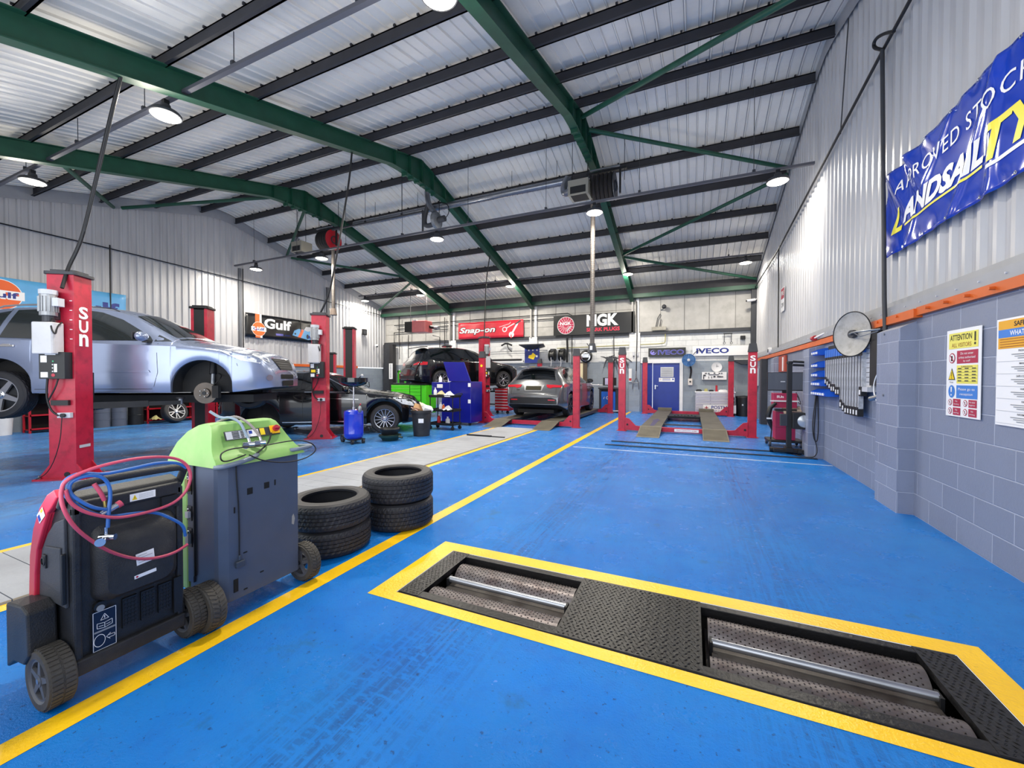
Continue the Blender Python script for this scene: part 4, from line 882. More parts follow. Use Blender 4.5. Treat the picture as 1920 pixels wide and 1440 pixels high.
b = M(discm, under, blackm); y = -0.80
b.lathe([(0.03, y - 0.05), (0.075, y - 0.05), (0.08, y - 0.012), (0.17, y - 0.012), (0.17, y + 0.012), (0.08, y + 0.012)], discm, 40, 'Y', (1.42, 0, 0.27)); b.cyl((1.42, y - 0.06, 0.27), (1.42, y + 0.1, 0.27), 0.03, blackm, 16)
for k in range(5): a = 2 * PI * k / 5; b.cyl((1.42 + 0.057 * math.cos(a), y - 0.075, 0.27 + 0.057 * math.sin(a)), (1.42 + 0.057 * math.cos(a), y - 0.04, 0.27 + 0.057 * math.sin(a)), 0.006, steel, 8)
b.build('brake_disc', c1, smooth=True)
b = M(under, blackm, galv); b.box((1.57, y + 0.01, 0.29), (0.09, 0.09, 0.2), under); b.cyl((1.46, y + 0.12, 0.40), (1.44, y + 0.2, 0.80), 0.028, galv, 12); b.cyl((1.45, y + 0.15, 0.58), (1.44, y + 0.2, 0.80), 0.05, blackm, 14); b.cyl((1.42, y + 0.03, 0.27), (1.30, y + 0.42, 0.2), 0.03, under, 10); b.box((1.42, y + 0.1, 0.27), (0.14, 0.1, 0.2), under)
b.tube([(1.55, y + 0.02, 0.42), (1.62, y + 0.1, 0.55), (1.5, y + 0.2, 0.6)], 0.008, blackm, 8, 2); b.build('suspension_strut', c1)
b = M(under); b.bb((-2.0, -0.5, 0.10), (2.0, 0.5, 0.23)); b.cyl((-1.9, 0.2, 0.18), (0.6, 0.1, 0.16), 0.04); b.cyl((-1.27, -0.72, 0.34), (-1.27, 0.72, 0.34), 0.05); b.build('underbody', c1)

# ---- black coupe SUV on the second lift, standing on its wheel
bpaint = mat('black car paint', '0c0d13', 0.16, metal=0.25, coat=1.0)
GLC = dict(L=4.73, W=1.89, axles=(1.52, -1.34), arch=0.43, wz=0.36, R=0.36, edge=0.06,
    top=[(2.365, 0.60), (2.34, 0.76), (2.22, 0.88), (1.9, 0.96), (1.5, 1.02), (1.0, 1.075), (0.85, 1.12), (0.15, 1.50), (-0.2, 1.57), (-0.5, 1.59), (-1.0, 1.54), (-1.6, 1.36), (-2.0, 1.18), (-2.25, 1.08), (-2.365, 0.80)],
    topw=[(2.365, 0.5), (2.2, 0.68), (1.8, 0.76), (1.0, 0.80), (0.8, 0.74), (0.15, 0.60), (-0.5, 0.60), (-1.4, 0.58), (-2.0, 0.62), (-2.365, 0.6)],
    width=[(2.365, 0.56), (2.30, 0.72), (2.15, 0.84), (1.9, 0.915), (1.5, 0.945), (-1.3, 0.945), (-1.9, 0.92), (-2.2, 0.84), (-2.365, 0.66)],
    belt=[(2.365, 0.56), (2.2, 0.80), (1.8, 0.90), (1.0, 0.97), (0, 1.02), (-1.2, 1.06), (-1.8, 1.06), (-2.365, 0.95)],
    sill=[(2.365, 0.28), (2.0, 0.22), (1.8, 0.21), (-1.8, 0.24), (-2.365, 0.34)],
    windows=[[(0.62, 1.05), (0.10, 1.36), (-0.20, 1.47), (-0.34, 1.49), (-0.35, 1.06)], [(-0.44, 1.06), (-0.44, 1.495), (-0.8, 1.47), (-1.15, 1.40), (-1.18, 1.09)], [(-1.24, 1.10), (-1.22, 1.37), (-1.6, 1.20), (-1.55, 1.12)]],
    winline=[(0.75, 1.04), (0.10, 1.39), (-0.30, 1.51), (-0.8, 1.50), (-1.25, 1.40), (-1.68, 1.19)],
    seams=[[(0.72, 1.0), (0.74, 0.5), (0.66, 0.3)], [(-0.39, 1.04), (-0.39, 0.3)], [(-1.3, 1.05), (-1.42, 0.86)], [(0.66, 0.32), (-0.9, 0.32)]],
    handles=[(-0.22, 0.88), (-1.10, 0.91)], mirror=(0.62, 1.10), sidelamp=[], headside=[[(1.72, 0.88), (1.95, 0.72), (2.22, 0.655), (2.28, 0.77), (2.1, 0.85), (1.9, 0.885)]],
    sidetrim=[[(0.80, 0.285), (0.80, 0.31), (-0.85, 0.31), (-0.85, 0.285)], [(0.65, 1.012), (0.65, 1.03), (-0.35, 1.04), (-0.35, 1.02)], [(0.9, 0.84), (0.9, 0.85), (-0.1, 0.885), (-0.1, 0.875)]],
    screen=[(0.88, -0.66), (0.92, 0), (0.88, 0.66), (0.16, 0.54), (0.12, 0), (0.16, -0.54)], rear=[(-1.3, -0.5), (-1.3, 0.5), (-2.0, 0.55), (-2.0, -0.55)],
    extras=[('headlamp', 'F', [(-0.84, 0.76), (-0.58, 0.66), (-0.55, 0.74), (-0.80, 0.84)], lensw, 0.008), ('headlamp', 'F', [(0.84, 0.76), (0.58, 0.66), (0.55, 0.74), (0.80, 0.84)], lensw, 0.008),
            ('grille', 'F', [(-0.42, 0.52), (0.42, 0.52), (0.36, 0.74), (-0.36, 0.74)], trimb, 0.008), ('air_intake', 'F', rect_(-0.7, 0.34, 0.7, 0.46), trimb, 0.008), ('bumper_strip', 'F', rect_(-0.6, 0.30, 0.6, 0.325), chrome, 0.012)])
LIFT2 = (-8.68, 8.0)
c2, bv2 = make_car('black coupe SUV with multi spoke front wheel behind the second red lift post', (LIFT2[0] - 0.17, LIFT2[1] - 0.16, 0.02), HD, GLC, bpaint, alloy, 14, 'multi', missing=((1, -1),))
# ---- dark estate on the third lift, tail towards the camera
dpaint = mat('dark graphite car paint', '15181d', 0.18, metal=0.4, coat=1.0)
EST = dict(L=4.5, W=1.84, axles=(1.37, -1.30), arch=0.42, wz=0.35, R=0.345, edge=0.06,
    top=[(2.25, 0.60), (2.22, 0.78), (2.1, 0.88), (1.7, 0.98), (1.2, 1.05), (0.95, 1.10), (0.2, 1.48), (-0.1, 1.54), (-0.6, 1.57), (-1.3, 1.54), (-1.75, 1.50), (-1.82, 1.44), (-2.08, 1.06), (-2.16, 0.98), (-2.25, 0.7)],
    topw=[(2.25, 0.5), (2.1, 0.68), (1.7, 0.74), (1.0, 0.78), (0.9, 0.74), (0.25, 0.60), (-0.6, 0.60), (-1.7, 0.56), (-2.08, 0.62), (-2.25, 0.6)],
    width=[(2.25, 0.56), (2.15, 0.74), (2.0, 0.86), (1.7, 0.91), (1.4, 0.92), (-1.3, 0.92), (-1.8, 0.90), (-2.1, 0.84), (-2.25, 0.70)],
    belt=[(2.25, 0.56), (2.1, 0.82), (1.7, 0.92), (1.0, 0.98), (0, 1.0), (-1.8, 1.05), (-2.25, 0.9)],
    sill=[(2.25, 0.28), (1.8, 0.22), (-1.8, 0.22), (-2.25, 0.32)],
    windows=[[(0.68, 1.05), (0.18, 1.34), (-0.12, 1.45), (-0.30, 1.46), (-0.31, 1.04)], [(-0.40, 1.04), (-0.40, 1.465), (-0.8, 1.465), (-1.08, 1.45), (-1.10, 1.06)], [(-1.18, 1.07), (-1.16, 1.44), (-1.5, 1.38), (-1.72, 1.20), (-1.66, 1.10)]],
    seams=[[(0.78, 1.0), (0.80, 0.5), (0.7, 0.3)], [(-0.35, 1.03), (-0.35, 0.3)], [(-1.15, 1.04), (-1.28, 0.8)]],
    handles=[(-0.2, 0.9), (-1.0, 0.92)], mirror=(0.64, 1.08), sidelamp=[[(-1.86, 0.86), (-1.84, 0.96), (-2.16, 0.98), (-2.18, 0.84)]], headside=[[(1.8, 0.86), (2.0, 0.74), (2.15, 0.72), (2.15, 0.82)]],
    screen=[(0.95, -0.66), (0.99, 0), (0.95, 0.66), (0.25, 0.54), (0.2, 0), (0.25, -0.54)], rear=[(-1.83, -0.50), (-1.83, 0.50), (-2.06, 0.58), (-2.06, -0.58)],
    extras=[('tail_lamp', 'B', [(-0.80, 0.86), (-0.42, 0.84), (-0.42, 0.90), (-0.78, 0.97)], lensr, 0.008), ('tail_lamp', 'B', [(0.80, 0.86), (0.42, 0.84), (0.42, 0.90), (0.78, 0.97)], lensr, 0.008),
            ('number_plate', 'B', rect_(-0.26, 0.78, 0.26, 0.88), trimb, 0.02), ('rear_bumper_trim', 'B', rect_(-0.7, 0.36, 0.7, 0.48), trimb, 0.01)])
H3 = math.atan2(0.86, 0.51)
LIFT3 = (-8.2, 13.85)
c3, bv3 = make_car('dark estate car raised on the far lift above the green tool cabinet', (LIFT3[0] - 0.085, LIFT3[1] - 0.14, 1.0), H3, EST, dpaint, alloy, 5, 'twin')
b = M(dpaint); b.X = Matrix.Translation((-1.80, 0, 1.52)) @ Matrix.Rotation(-0.12, 4, 'Y'); b.rbox((-0.05, 0, 0), (0.30, 1.16, 0.03), 0.05); b.build('roof_spoiler', c3, bevel=0.008)
b = M(under); b.bb((-1.9, -0.5, 0.10), (1.9, 0.5, 0.23)); b.build('underbody', c3)
# ---- grey SUV on the four-post lift, seen from behind
gpaint = mat('grey metallic car paint', '6e7074', 0.22, metal=0.65, coat=1.0)
FP = dict(L=4.73, W=1.94, axles=(1.50, -1.37), arch=0.44, wz=0.38, R=0.375, edge=0.06,
    top=[(2.365, 0.64), (2.34, 0.80), (2.2, 0.94), (1.8, 1.04), (1.3, 1.09), (1.05, 1.14), (0.3, 1.55), (0.0, 1.62), (-0.4, 1.65), (-1.2, 1.62), (-1.80, 1.56), (-1.88, 1.50), (-2.13, 1.20), (-2.22, 1.06), (-2.30, 0.90), (-2.365, 0.72)],
    topw=[(2.365, 0.5), (2.2, 0.7), (1.8, 0.78), (1.1, 0.82), (1.0, 0.78), (0.3, 0.62), (-0.5, 0.62), (-1.8, 0.58), (-2.13, 0.68), (-2.25, 0.78), (-2.365, 0.78)],
    width=[(2.365, 0.6), (2.3, 0.75), (2.1, 0.88), (1.8, 0.95), (1.5, 0.97), (-1.4, 0.97), (-1.9, 0.96), (-2.2, 0.92), (-2.30, 0.88), (-2.365, 0.80)],
    belt=[(2.365, 0.6), (2.2, 0.86), (1.8, 0.98), (1.0, 1.04), (0, 1.06), (-1.2, 1.10), (-1.9, 1.10), (-2.365, 0.95)],
    sill=[(2.365, 0.3), (1.9, 0.24), (-1.8, 0.24), (-2.1, 0.32), (-2.365, 0.42)],
    windows=[[(0.78, 1.10), (0.25, 1.40), (-0.08, 1.54), (-0.28, 1.56), (-0.30, 1.10)], [(-0.38, 1.10), (-0.38, 1.565), (-0.8, 1.56), (-1.1, 1.53), (-1.13, 1.13)], [(-1.20, 1.14), (-1.18, 1.52), (-1.45, 1.45), (-1.75, 1.28), (-1.62, 1.17)]],
    winline=[(-1.78, 1.28), (-1.45, 1.48), (-1.0, 1.565), (-0.4, 1.585), (-0.1, 1.57), (0.3, 1.42), (0.85, 1.11)],
    seams=[[(0.82, 1.06), (0.84, 0.5), (0.76, 0.3)], [(-0.34, 1.08), (-0.34, 0.3)], [(-1.2, 1.1), (-1.32, 0.86)]],
    handles=[(-0.2, 0.98), (-1.06, 1.0)], mirror=(0.72, 1.14), mirrorm=blackg, sidelamp=[[(-1.72, 1.0), (-1.95, 1.06), (-2.24, 1.05), (-2.26, 0.95), (-2.0, 0.95)]], headside=[],
    screen=[(1.06, -0.7), (1.1, 0), (1.06, 0.7), (0.33, 0.56), (0.28, 0), (0.33, -0.56)], rear=[(-1.87, -0.54), (-1.87, 0.54), (-2.11, 0.66), (-2.14, 0), (-2.11, -0.66)],
    extras=[('tail_lamp', 'B', [(-0.90, 1.01), (-0.62, 1.03), (-0.40, 1.03), (-0.44, 0.95), (-0.56, 0.92), (-0.62, 0.95), (-0.88, 0.95)], lensr, 0.012), ('tail_lamp', 'B', [(0.90, 1.01), (0.62, 1.03), (0.40, 1.03), (0.44, 0.95), (0.56, 0.92), (0.62, 0.95), (0.88, 0.95)], lensr, 0.012),
            ('plate_recess', 'B', [(-0.34, 1.02), (0.34, 1.02), (0.28, 0.84), (-0.28, 0.84)], mat('silver recess', '8a8c90', 0.3, metal=0.6), 0.006), ('number_plate', 'B', rect_(-0.25, 0.87, 0.25, 0.985), mat('dark plate', '2e2a12', 0.7), 0.02),
            ('lower_bumper', 'B', [(-0.82, 0.44), (0.82, 0.44), (0.86, 0.56), (0.6, 0.64), (-0.6, 0.64), (-0.86, 0.56)], trimb, 0.008),
            ('reflector', 'B', rect_(-0.72, 0.55, -0.5, 0.58), lensr, 0.016), ('reflector', 'B', rect_(0.5, 0.55, 0.72, 0.58), lensr, 0.016),
            ('boot_seam', 'B', rect_(-0.72, 0.735, 0.72, 0.745), trimb, 0.007), ('boot_seam', 'B', rect_(-0.735, 0.735, -0.727, 1.0), trimb, 0.007), ('boot_seam', 'B', rect_(0.727, 0.735, 0.735, 1.0), trimb, 0.007), ('badge', 'B', rect_(0.46, 0.86, 0.56, 0.885), trimb, 0.012)])
c4, bv4 = make_car('grey SUV seen from behind on the four post lift between red posts', (-4.47, 13.9, 0.17), PI / 2, FP, gpaint, alloyd, 5, 'twin')
b = M(gpaint); b.X = Matrix.Translation((-1.84, 0, 1.585)) @ Matrix.Rotation(-0.08, 4, 'Y'); b.rbox((-0.06, 0, 0), (0.28, 1.22, 0.03), 0.05); b.build('roof_spoiler', c4, bevel=0.008)
for s in (-0.5, 0.5):
    b = M(chrome, black); b.lathe([(0.045, 0.0), (0.05, -0.02), (0.05, 0.02), (0.038, 0.02)], chrome, 20, 'X', (-2.36, s, 0.53)); b.cyl((-2.35, s, 0.53), (-2.34, s, 0.53), 0.04, black, 16); b.build('exhaust_tip', c4, smooth=True)
b = M(under); b.bb((-2.1, -0.6, 0.14), (1.9, 0.6, 0.25)); b.build('underbody', c4)
# ================================================================ TWO-POST LIFT COLUMNS
tankm = mat('oil tank plastic', 'c9c8cc', 0.5, vary=0.06, dirt='9a988f', dirt_amt=0.4)
motorm = mat('cast motor aluminium', 'a3a5a8', 0.42, metal=0.5, vary=0.15)
def sun_letters(b, h, w_, lh, m=whitel):
    for k, ch in enumerate('SUn'): letters(b, ch, 0, h - k * lh * 1.12, w_, lh, m, 0.001, bold=0.03)
def column(label, loc, rz, H=2.80, power=True, arm_z=0.95, arms=((0.9, 0.55), (0.75, -0.9)), logo=True, capm=None, group=None):
    """local x points away from the car, local y forwards"""
    t = thing('lift_post', label, 'lift post', loc, rz, group)
    b = M(red); b.bb((0.12, -0.15, 0.02), (0.15, 0.15, H)); 
    for s in (-1, 1): b.bb((-0.14, s * 0.15 - 0.006, 0.02), (0.15, s * 0.15 + 0.006, H)); b.bb((-0.14, s * 0.15 - (0.05 if s > 0 else -0.0), 0.02), (-0.13, s * 0.15 + (0.0 if s > 0 else 0.05), H))
    b.build('post_channel', t, bevel=0.004)
    b = M(red); b.box((0, 0, 0.012), (0.42, 0.62, 0.024))
    for s in (-1, 1):
        for x in (0.148, -0.10): b.add([(x, s * 0.15, 0.02), (x, s * 0.29, 0.02), (x, s * 0.15, 0.22), (x - 0.015, s * 0.15, 0.02), (x - 0.015, s * 0.29, 0.02), (x - 0.015, s * 0.15, 0.22)], [(0, 1, 2), (5, 4, 3), (1, 4, 5, 2)])
    for x in (-0.16, 0.17):
        for y in (-0.26, 0.26): b.cyl((x, y, 0.02), (x, y, 0.045), 0.016, galv, 6); b.cyl((x, y, 0.045), (x, y, 0.07), 0.008, galv, 8)
    b.cyl((0.15, 0.05, 0.07), (0.156, 0.05, 0.07), 0.035, black, 16); b.build('base_plate', t)
    b = M(capm or dgrey); b.rbox((0, 0, H + 0.02), (0.36, 0.38, 0.04), 0.05, None); b.rbox((0, 0, H + 0.055), (0.28, 0.3, 0.03), 0.05, None); b.build('top_cap', t, bevel=0.004)
    b = M(black); b.bb((-0.135, -0.10, 0.03), (-0.11, 0.10, H - 0.02)); b.build('belt_cover', t)
    b = M(blackm); b.bb((-0.20, -0.13, arm_z - 0.1), (-0.02, 0.13, arm_z + 0.45)); b.build('carriage', t, bevel=0.006)
    for dx, dy in arms:
        b = M(blackm, rubber, galv); L_ = math.hypot(dx, dy); e = Vector((-0.16 - dx, dy, arm_z - 0.02)); s0 = Vector((-0.16, 0.09 * (1 if dy > 0 else -1), arm_z - 0.03)); d = (e - s0).normalized(); n_ = Vector((-d.y, d.x, 0))
        for (p, q, hw, hh) in ((s0, s0 + (e - s0) * 0.62, 0.05, 0.045), (s0 + (e - s0) * 0.5, e, 0.038, 0.032)):
            v = [tuple(pp + n_ * a * hw + Vector((0, 0, c_ * hh))) for pp in (p, q) for a, c_ in ((-1, -1), (1, -1), (1, 1), (-1, 1))]
            b.add(v, [(3, 2, 1, 0), (4, 5, 6, 7), (0, 1, 5, 4), (1, 2, 6, 5), (2, 3, 7, 6), (3, 0, 4, 7)], blackm)
        b.cyl(tuple(e - Vector((0, 0, .03))), tuple(e + Vector((0, 0, 0.06))), 0.03, galv, 14); b.cyl(tuple(e + Vector((0, 0, 0.06))), tuple(e + Vector((0, 0, 0.085))), 0.06, rubber, 18)
        b.build('swing_arm', t)
    if logo:
        b = M(); b.mats = []; b.frame((0.005, 0.158, 0), (-1, 0, 0), (0, 0, 1)); sun_letters(b, H - 0.50, 0.15, 0.17); b.build('maker_lettering', t)
        b = M(whitel); 
        for k in range(5): b.bb((0.151, 0.105, H - 0.36 - 0.13 * k), (0.153, 0.135, H - 0.35 - 0.13 * k))
        b.build('height_marks', t); b = M(lgrey); b.frame((0.0, 0.158, 0), (-1, 0, 0), (0, 0, 1)); rect(b, -0.10, 0.42, 0.08, 0.46, lgrey, 0.001); b.build('rating_strip', t)
    if power:
        b = M(motorm, dgrey); b.cyl((0.26, -0.05, H - 0.58), (0.26, -0.05, H - 0.30), 0.085, motorm, 20); b.cyl((0.26, -0.05, H - 0.30), (0.26, -0.05, H - 0.24), 0.09, lgrey, 20)
        for k in range(16): a = 2 * PI * k / 16; b.box((0.26 + 0.09 * math.cos(a), -0.05 + 0.09 * math.sin(a), H - 0.43), (0.012, 0.012, 0.2), motorm)
        b.box((0.26, 0.06, H - 0.40), (0.1, 0.07, 0.11), lgrey); b.cyl((0.26, -0.05, H - 0.66), (0.26, -0.05, H - 0.58), 0.06, dgrey, 16); b.bb((0.15, -0.1, H - 0.62), (0.26, 0.0, H - 0.5), dgrey); b.build('pump_motor', t, bevel=0.002)
        b = M(tankm); b.rbox((0.26, -0.06, H - 0.88), (0.19, 0.24, 0.42), 0.03); b.build('oil_tank', t, bevel=0.012)
        b = M(cable); b.tube([(0.30, 0.02, H - 0.62), (0.36, 0.05, H - 0.75), (0.33, 0.08, H - 0.85), (0.28, 0.06, H - 0.72), (0.22, 0.07, H - 0.66)], 0.009, None, 8, 2); b.build('oil_pipe', t, smooth=True)
        b = M(black, whitel, yellow, red); z = H - 1.42; b.bb((0.15, -0.16, z), (0.27, 0.13, z + 0.36)); X0 = Matrix(((0, 0, 1, 0.2705), (1, 0, 0, 0), (0, 1, 0, z), (0, 0, 0, 1))); b.X = X0
        rect(b, -0.14, 0.22, -0.07, 0.31, whitel, .001); rect(b, -0.14, 0.02, -0.06, 0.09, whitel, .001); rect(b, 0.01, 0.09, 0.045, 0.2, whitel, .001); rect(b, -0.09, 0.32, 0.03, 0.345, whitel, .001); disc(b, 0.0, 0.05, 0.022, red, 0.002, 16); disc(b, 0.0, 0.235, 0.01, mat('green lamp', '2fae74', 0.3), 0.002, 12)
        for k in range(3): disc(b, -0.005, 0.10 + 0.045 * k, 0.008, whitel, 0.002, 10)
        if not logo: rect(b, -0.13, 0.12, -0.04, 0.18, yellow, .0015)
        b.build('control_box', t, bevel=0.003)
        b = M(lgrey, black); z = H - 1.95; b.bb((0.15, -0.02, z), (0.20, 0.13, z + 0.07)); b.cyl((0.20, 0.06, z + 0.035), (0.235, 0.06, z + 0.035), 0.028, black, 14); b.build('power_socket', t, bevel=0.003)
        b = M(cable); b.tube([(0.2, -0.12, H - 1.42), (0.2, -0.14, H - 1.65), (0.19, -0.1, H - 1.85), (0.2, 0.0, z + 0.03)], 0.012, None, 8, 2); b.tube([(0.2, 0.0, H - 1.42), (0.22, -0.02, H - 1.55), (0.2, -0.12, H - 1.72)], 0.009, None, 8, 2); b.tube([(0.23, 0.06, z + 0.02), (0.25, 0.05, 0.5), (0.22, -0.1, 0.12), (0.2, -0.28, 0.02)], 0.005, None, 8, 2); b.build('power_cable', t, smooth=True)
        b = M(black); b.bb((0.151, -0.12, H - 1.2), (0.19, 0.12, H - 1.13)); b.bb((0.151, -0.1, H - 1.78), (0.19, 0.1, H - 1.71)); b.build('cable_clamp', t)
    return t
G = Vector((-0.566, 0.825, 0)); rzL = math.atan2(-0.825, 0.566)
def place(p, s): return (p[0] + G.x * s, p[1] + G.y * s, 0)
P1, P2 = (-7.93, 2.62), (-7.83, 6.68)
column('tall red lift post at the left with white lettering, pump and black control box', (*P1, 0), rzL, arm_z=1.02, arms=((0.55, 0.95), (0.6, -0.75)))
column('red lift post with black inner cover seen through the windscreen of the silver SUV', place(P1, 3.2), rzL + PI, H=2.88, power=False, arm_z=1.02, arms=((0.55, 0.95), (0.6, -0.75)), logo=False, capm=blackm)
column('red lift post in front of the black coupe with oil tank and yellow sticker', (*P2, 0), rzL, H=2.82, arm_z=0.12, logo=False, arms=((0.5, 0.95), (0.6, -0.8)))
column('red lift post with long black inner cover behind the black coupe SUV', place(P2, 3.1), rzL + PI, H=2.88, power=False, arm_z=0.12, logo=False, capm=blackm, arms=((0.5, 0.95), (0.6, -0.8)))
G3 = Vector((-0.86, 0.51, 0)); rz3 = math.atan2(-0.51, 0.86); P3 = (-6.98, 13.10)
column('red lift post with grey motor behind the front post with the yellow disc', (*P3, 0), rz3, H=2.85, arm_z=1.17, logo=False, arms=((0.35, 0.9), (0.45, -0.9)))
column('far red lift post showing just above the roof of the dark raised estate', (P3[0] + G3.x * 3.1, P3[1] + G3.y * 3.1, 0), rz3 + PI, H=2.75, power=False, arm_z=1.17, logo=False, arms=((0.35, 0.9), (0.45, -0.9)))
column('black topped narrow post partly hidden behind the red post beside the racing banner', (-14.0, 12.5, 0), rzL + PI, H=2.4, power=False, arm_z=0.3, logo=False, capm=blackm, arms=())

# ================================================================ FOUR-POST LIFTS
runm = mat('oily runway plate', '5c5850', 0.6, metal=0.2, vary=0.25, vscale=5, dirt='2c2a26', dirt_amt=0.7, dscale=2.5)
rampm = mat('worn ramp plate', '6d685c', 0.65, vary=0.22, vscale=6, dirt='3c3830', dirt_amt=0.6, dscale=3)
def four_post(label, xl, xr, y0, y1, runs, logo, plate):
    cx = (xl + xr) / 2; t = thing('four_post_lift', label, 'car lift', (cx, y0, 0)); L_ = y1 - y0
    for i, x in enumerate((xl, xr)):
        for j, y in enumerate((y0, y1)):
            b = M(red); lx, ly = x - cx, y - y0; b.bb((lx - 0.09, ly - 0.06, 0), (lx + 0.09, ly + 0.06, 2.03)); b.box((lx, ly, 0.006), (0.26, 0.2, 0.012)); p = b.build('post', t, bevel=0.006)
            b = M(dgrey); b.box((lx, ly, 2.13), (0.2, 0.15, 0.2), None, 0.72); b.build('post_cap', p)
            if logo and j == 0:
                b = M(); b.mats = []; b.frame((lx, ly - 0.062, 0), (1, 0, 0), (0, 0, 1)); sun_letters(b, 1.88, 0.115, 0.13); b.build('maker_lettering', p)
            if j == 0 and not logo:
                b = M(); b.mats = []; b.frame((lx, ly - 0.062, 0), (1, 0, 0), (0, 0, 1)); (disc(b, 0, 1.78, 0.04, yellow, 0.001) if i == 0 else rect(b, -0.04, 2.06, 0.03, 2.09, whitel, 0.001)); b.build('sticker', p)
    for j, y in enumerate((0, L_)):
        b = M(red); x0, x1 = xl - cx + 0.09, xr - cx - 0.09; b.bb((x0 + 0.02, y - 0.06, 0.03), (x1 - 0.02, y + 0.06, 0.14))
        for s, xx in ((1, x0), (-1, x1)):
            v = [(xx, 0.03), (xx, 0.36), (xx + s * 0.10, 0.34), (xx + s * 0.27, 0.16), (xx + s * 0.42, 0.14), (xx + s * 0.42, 0.03)]
            b.add([(a, y - 0.075, c) for a, c in v] + [(a, y - 0.04, c) for a, c in v], [tuple(range(6)), tuple(range(11, 5, -1))] + [(k, 6 + k, 6 + (k + 1) % 6, (k + 1) % 6) for k in range(6)])
            b.cyl((xx + s * 0.06, y - 0.085, 0.18), (xx + s * 0.06, y - 0.07, 0.18), 0.025, blackm, 12)
        cb = b.build('crossbeam', t, bevel=0.004)
        if j == 0 and plate:
            b = M(); b.mats = []; b.frame((0.08, -0.062, 0.086), (1, 0, 0), (0, 0, 1)); rect(b, -0.28, -0.035, 0.28, 0.035, whitel, 0.001); letters(b, plate, 0, 0, 0.46, 0.028, red, 0.002); b.build('warning_strip', cb)
    for rx0, rx1 in runs:
        a, c = rx0 - cx, rx1 - cx; b = M(runm, dgrey); b.bb((a, -0.12, 0.145), (c, L_ + 0.1, 0.165), runm); 
        for e in (a, c - 0.03): b.bb((e, -0.1, 0.06), (e + 0.03, L_ + 0.1, 0.147), dgrey)
        rn = b.build('runway', t)
        b = M(rampm); ye = -1.05 if logo else -1.0; n_ = 6; q = []
        for k in range(n_ + 1):
            s = k / n_; y = -0.12 + (ye + 0.12) * s; z = 0.168 * (1 - s) ** 1.2 + 0.006; q += [(a - 0.01, y, z), (c + 0.01, y, z), (c + 0.01, y, z - 0.012 if k else z - 0.02), (a - 0.01, y, z - 0.012 if k else z - 0.02)]
        b.add(q, [(4 * k + i, 4 * k + (i + 1) % 4, 4 * k + 4 + (i + 1) % 4, 4 * k + 4 + i) for k in range(n_) for i in range(4)] + [(0, 1, 2, 3), (4 * n_, 4 * n_ + 1, 4 * n_ + 2, 4 * n_ + 3)])
        for k in range(24):
            y = -0.2 + (ye + 0.25) * k / 24; s = (y + 0.12) / (ye + 0.12); z = 0.168 * (1 - max(s, 0)) ** 1.2 + 0.007; b.bb((a + 0.01, y, z - 0.002), (c - 0.01, y + 0.008, z + 0.003))
        b.build('ramp', t)
    return t
l4 = four_post('empty red four post lift in front of the blue door', -1.70, 1.31, 11.02, 16.75, ((-1.20, -0.70), (0.25, 0.76)), True, 'MAX CAPACITY 4 000')
b = M(dgrey, blackm); b.bb((-0.55, 0.9, 0.10), (0.5, 1.0, 0.13)); b.bb((-0.55, 3.2, 0.09), (0.5, 4.3, 0.15), blackm); b.bb((-0.52, 2.9, 0.15), (0.45, 3.1, 0.19), blackm)
for k in range(7): b.box((-0.3 + 0.1 * k, 3.0 + 0.12 * (k % 3), 0.2), (0.05, 0.12, 0.05), dgrey)
b.build('jacking_beam', l4)
b = M(mat('faded blue arrow', '3b3560', 0.6)); b.mats = []; b.frame((-0.75, 1.0, 0.167), (1, 0, 0), (0, 1, 0)); b.add([(-.05, -1.0, .001), (.05, -1.0, .001), (.07, 0.4, .001), (.14, 0.4, .001), (0.0, 1.0, .001), (-.14, 0.4, .001), (-.07, 0.4, .001)], [(0, 1, 2, 3, 4, 5, 6)], MATS['faded blue arrow']); b.build('painted_arrow', l4)
for rx in ((-0.95, -0.2), (0.5, -0.2)):
    b = M(rampm); b.bb((rx[0] - 0.25 + 0.195, 5.55, 0.17), (rx[0] + 0.25 + 0.195, 5.75, 0.26)); b.build('wheel_stop', l4)
four_post('red four post lift carrying the grey SUV', -5.98, -2.97, 11.1, 16.3, ((-5.44, -4.94), (-3.95, -3.45)), False, None)
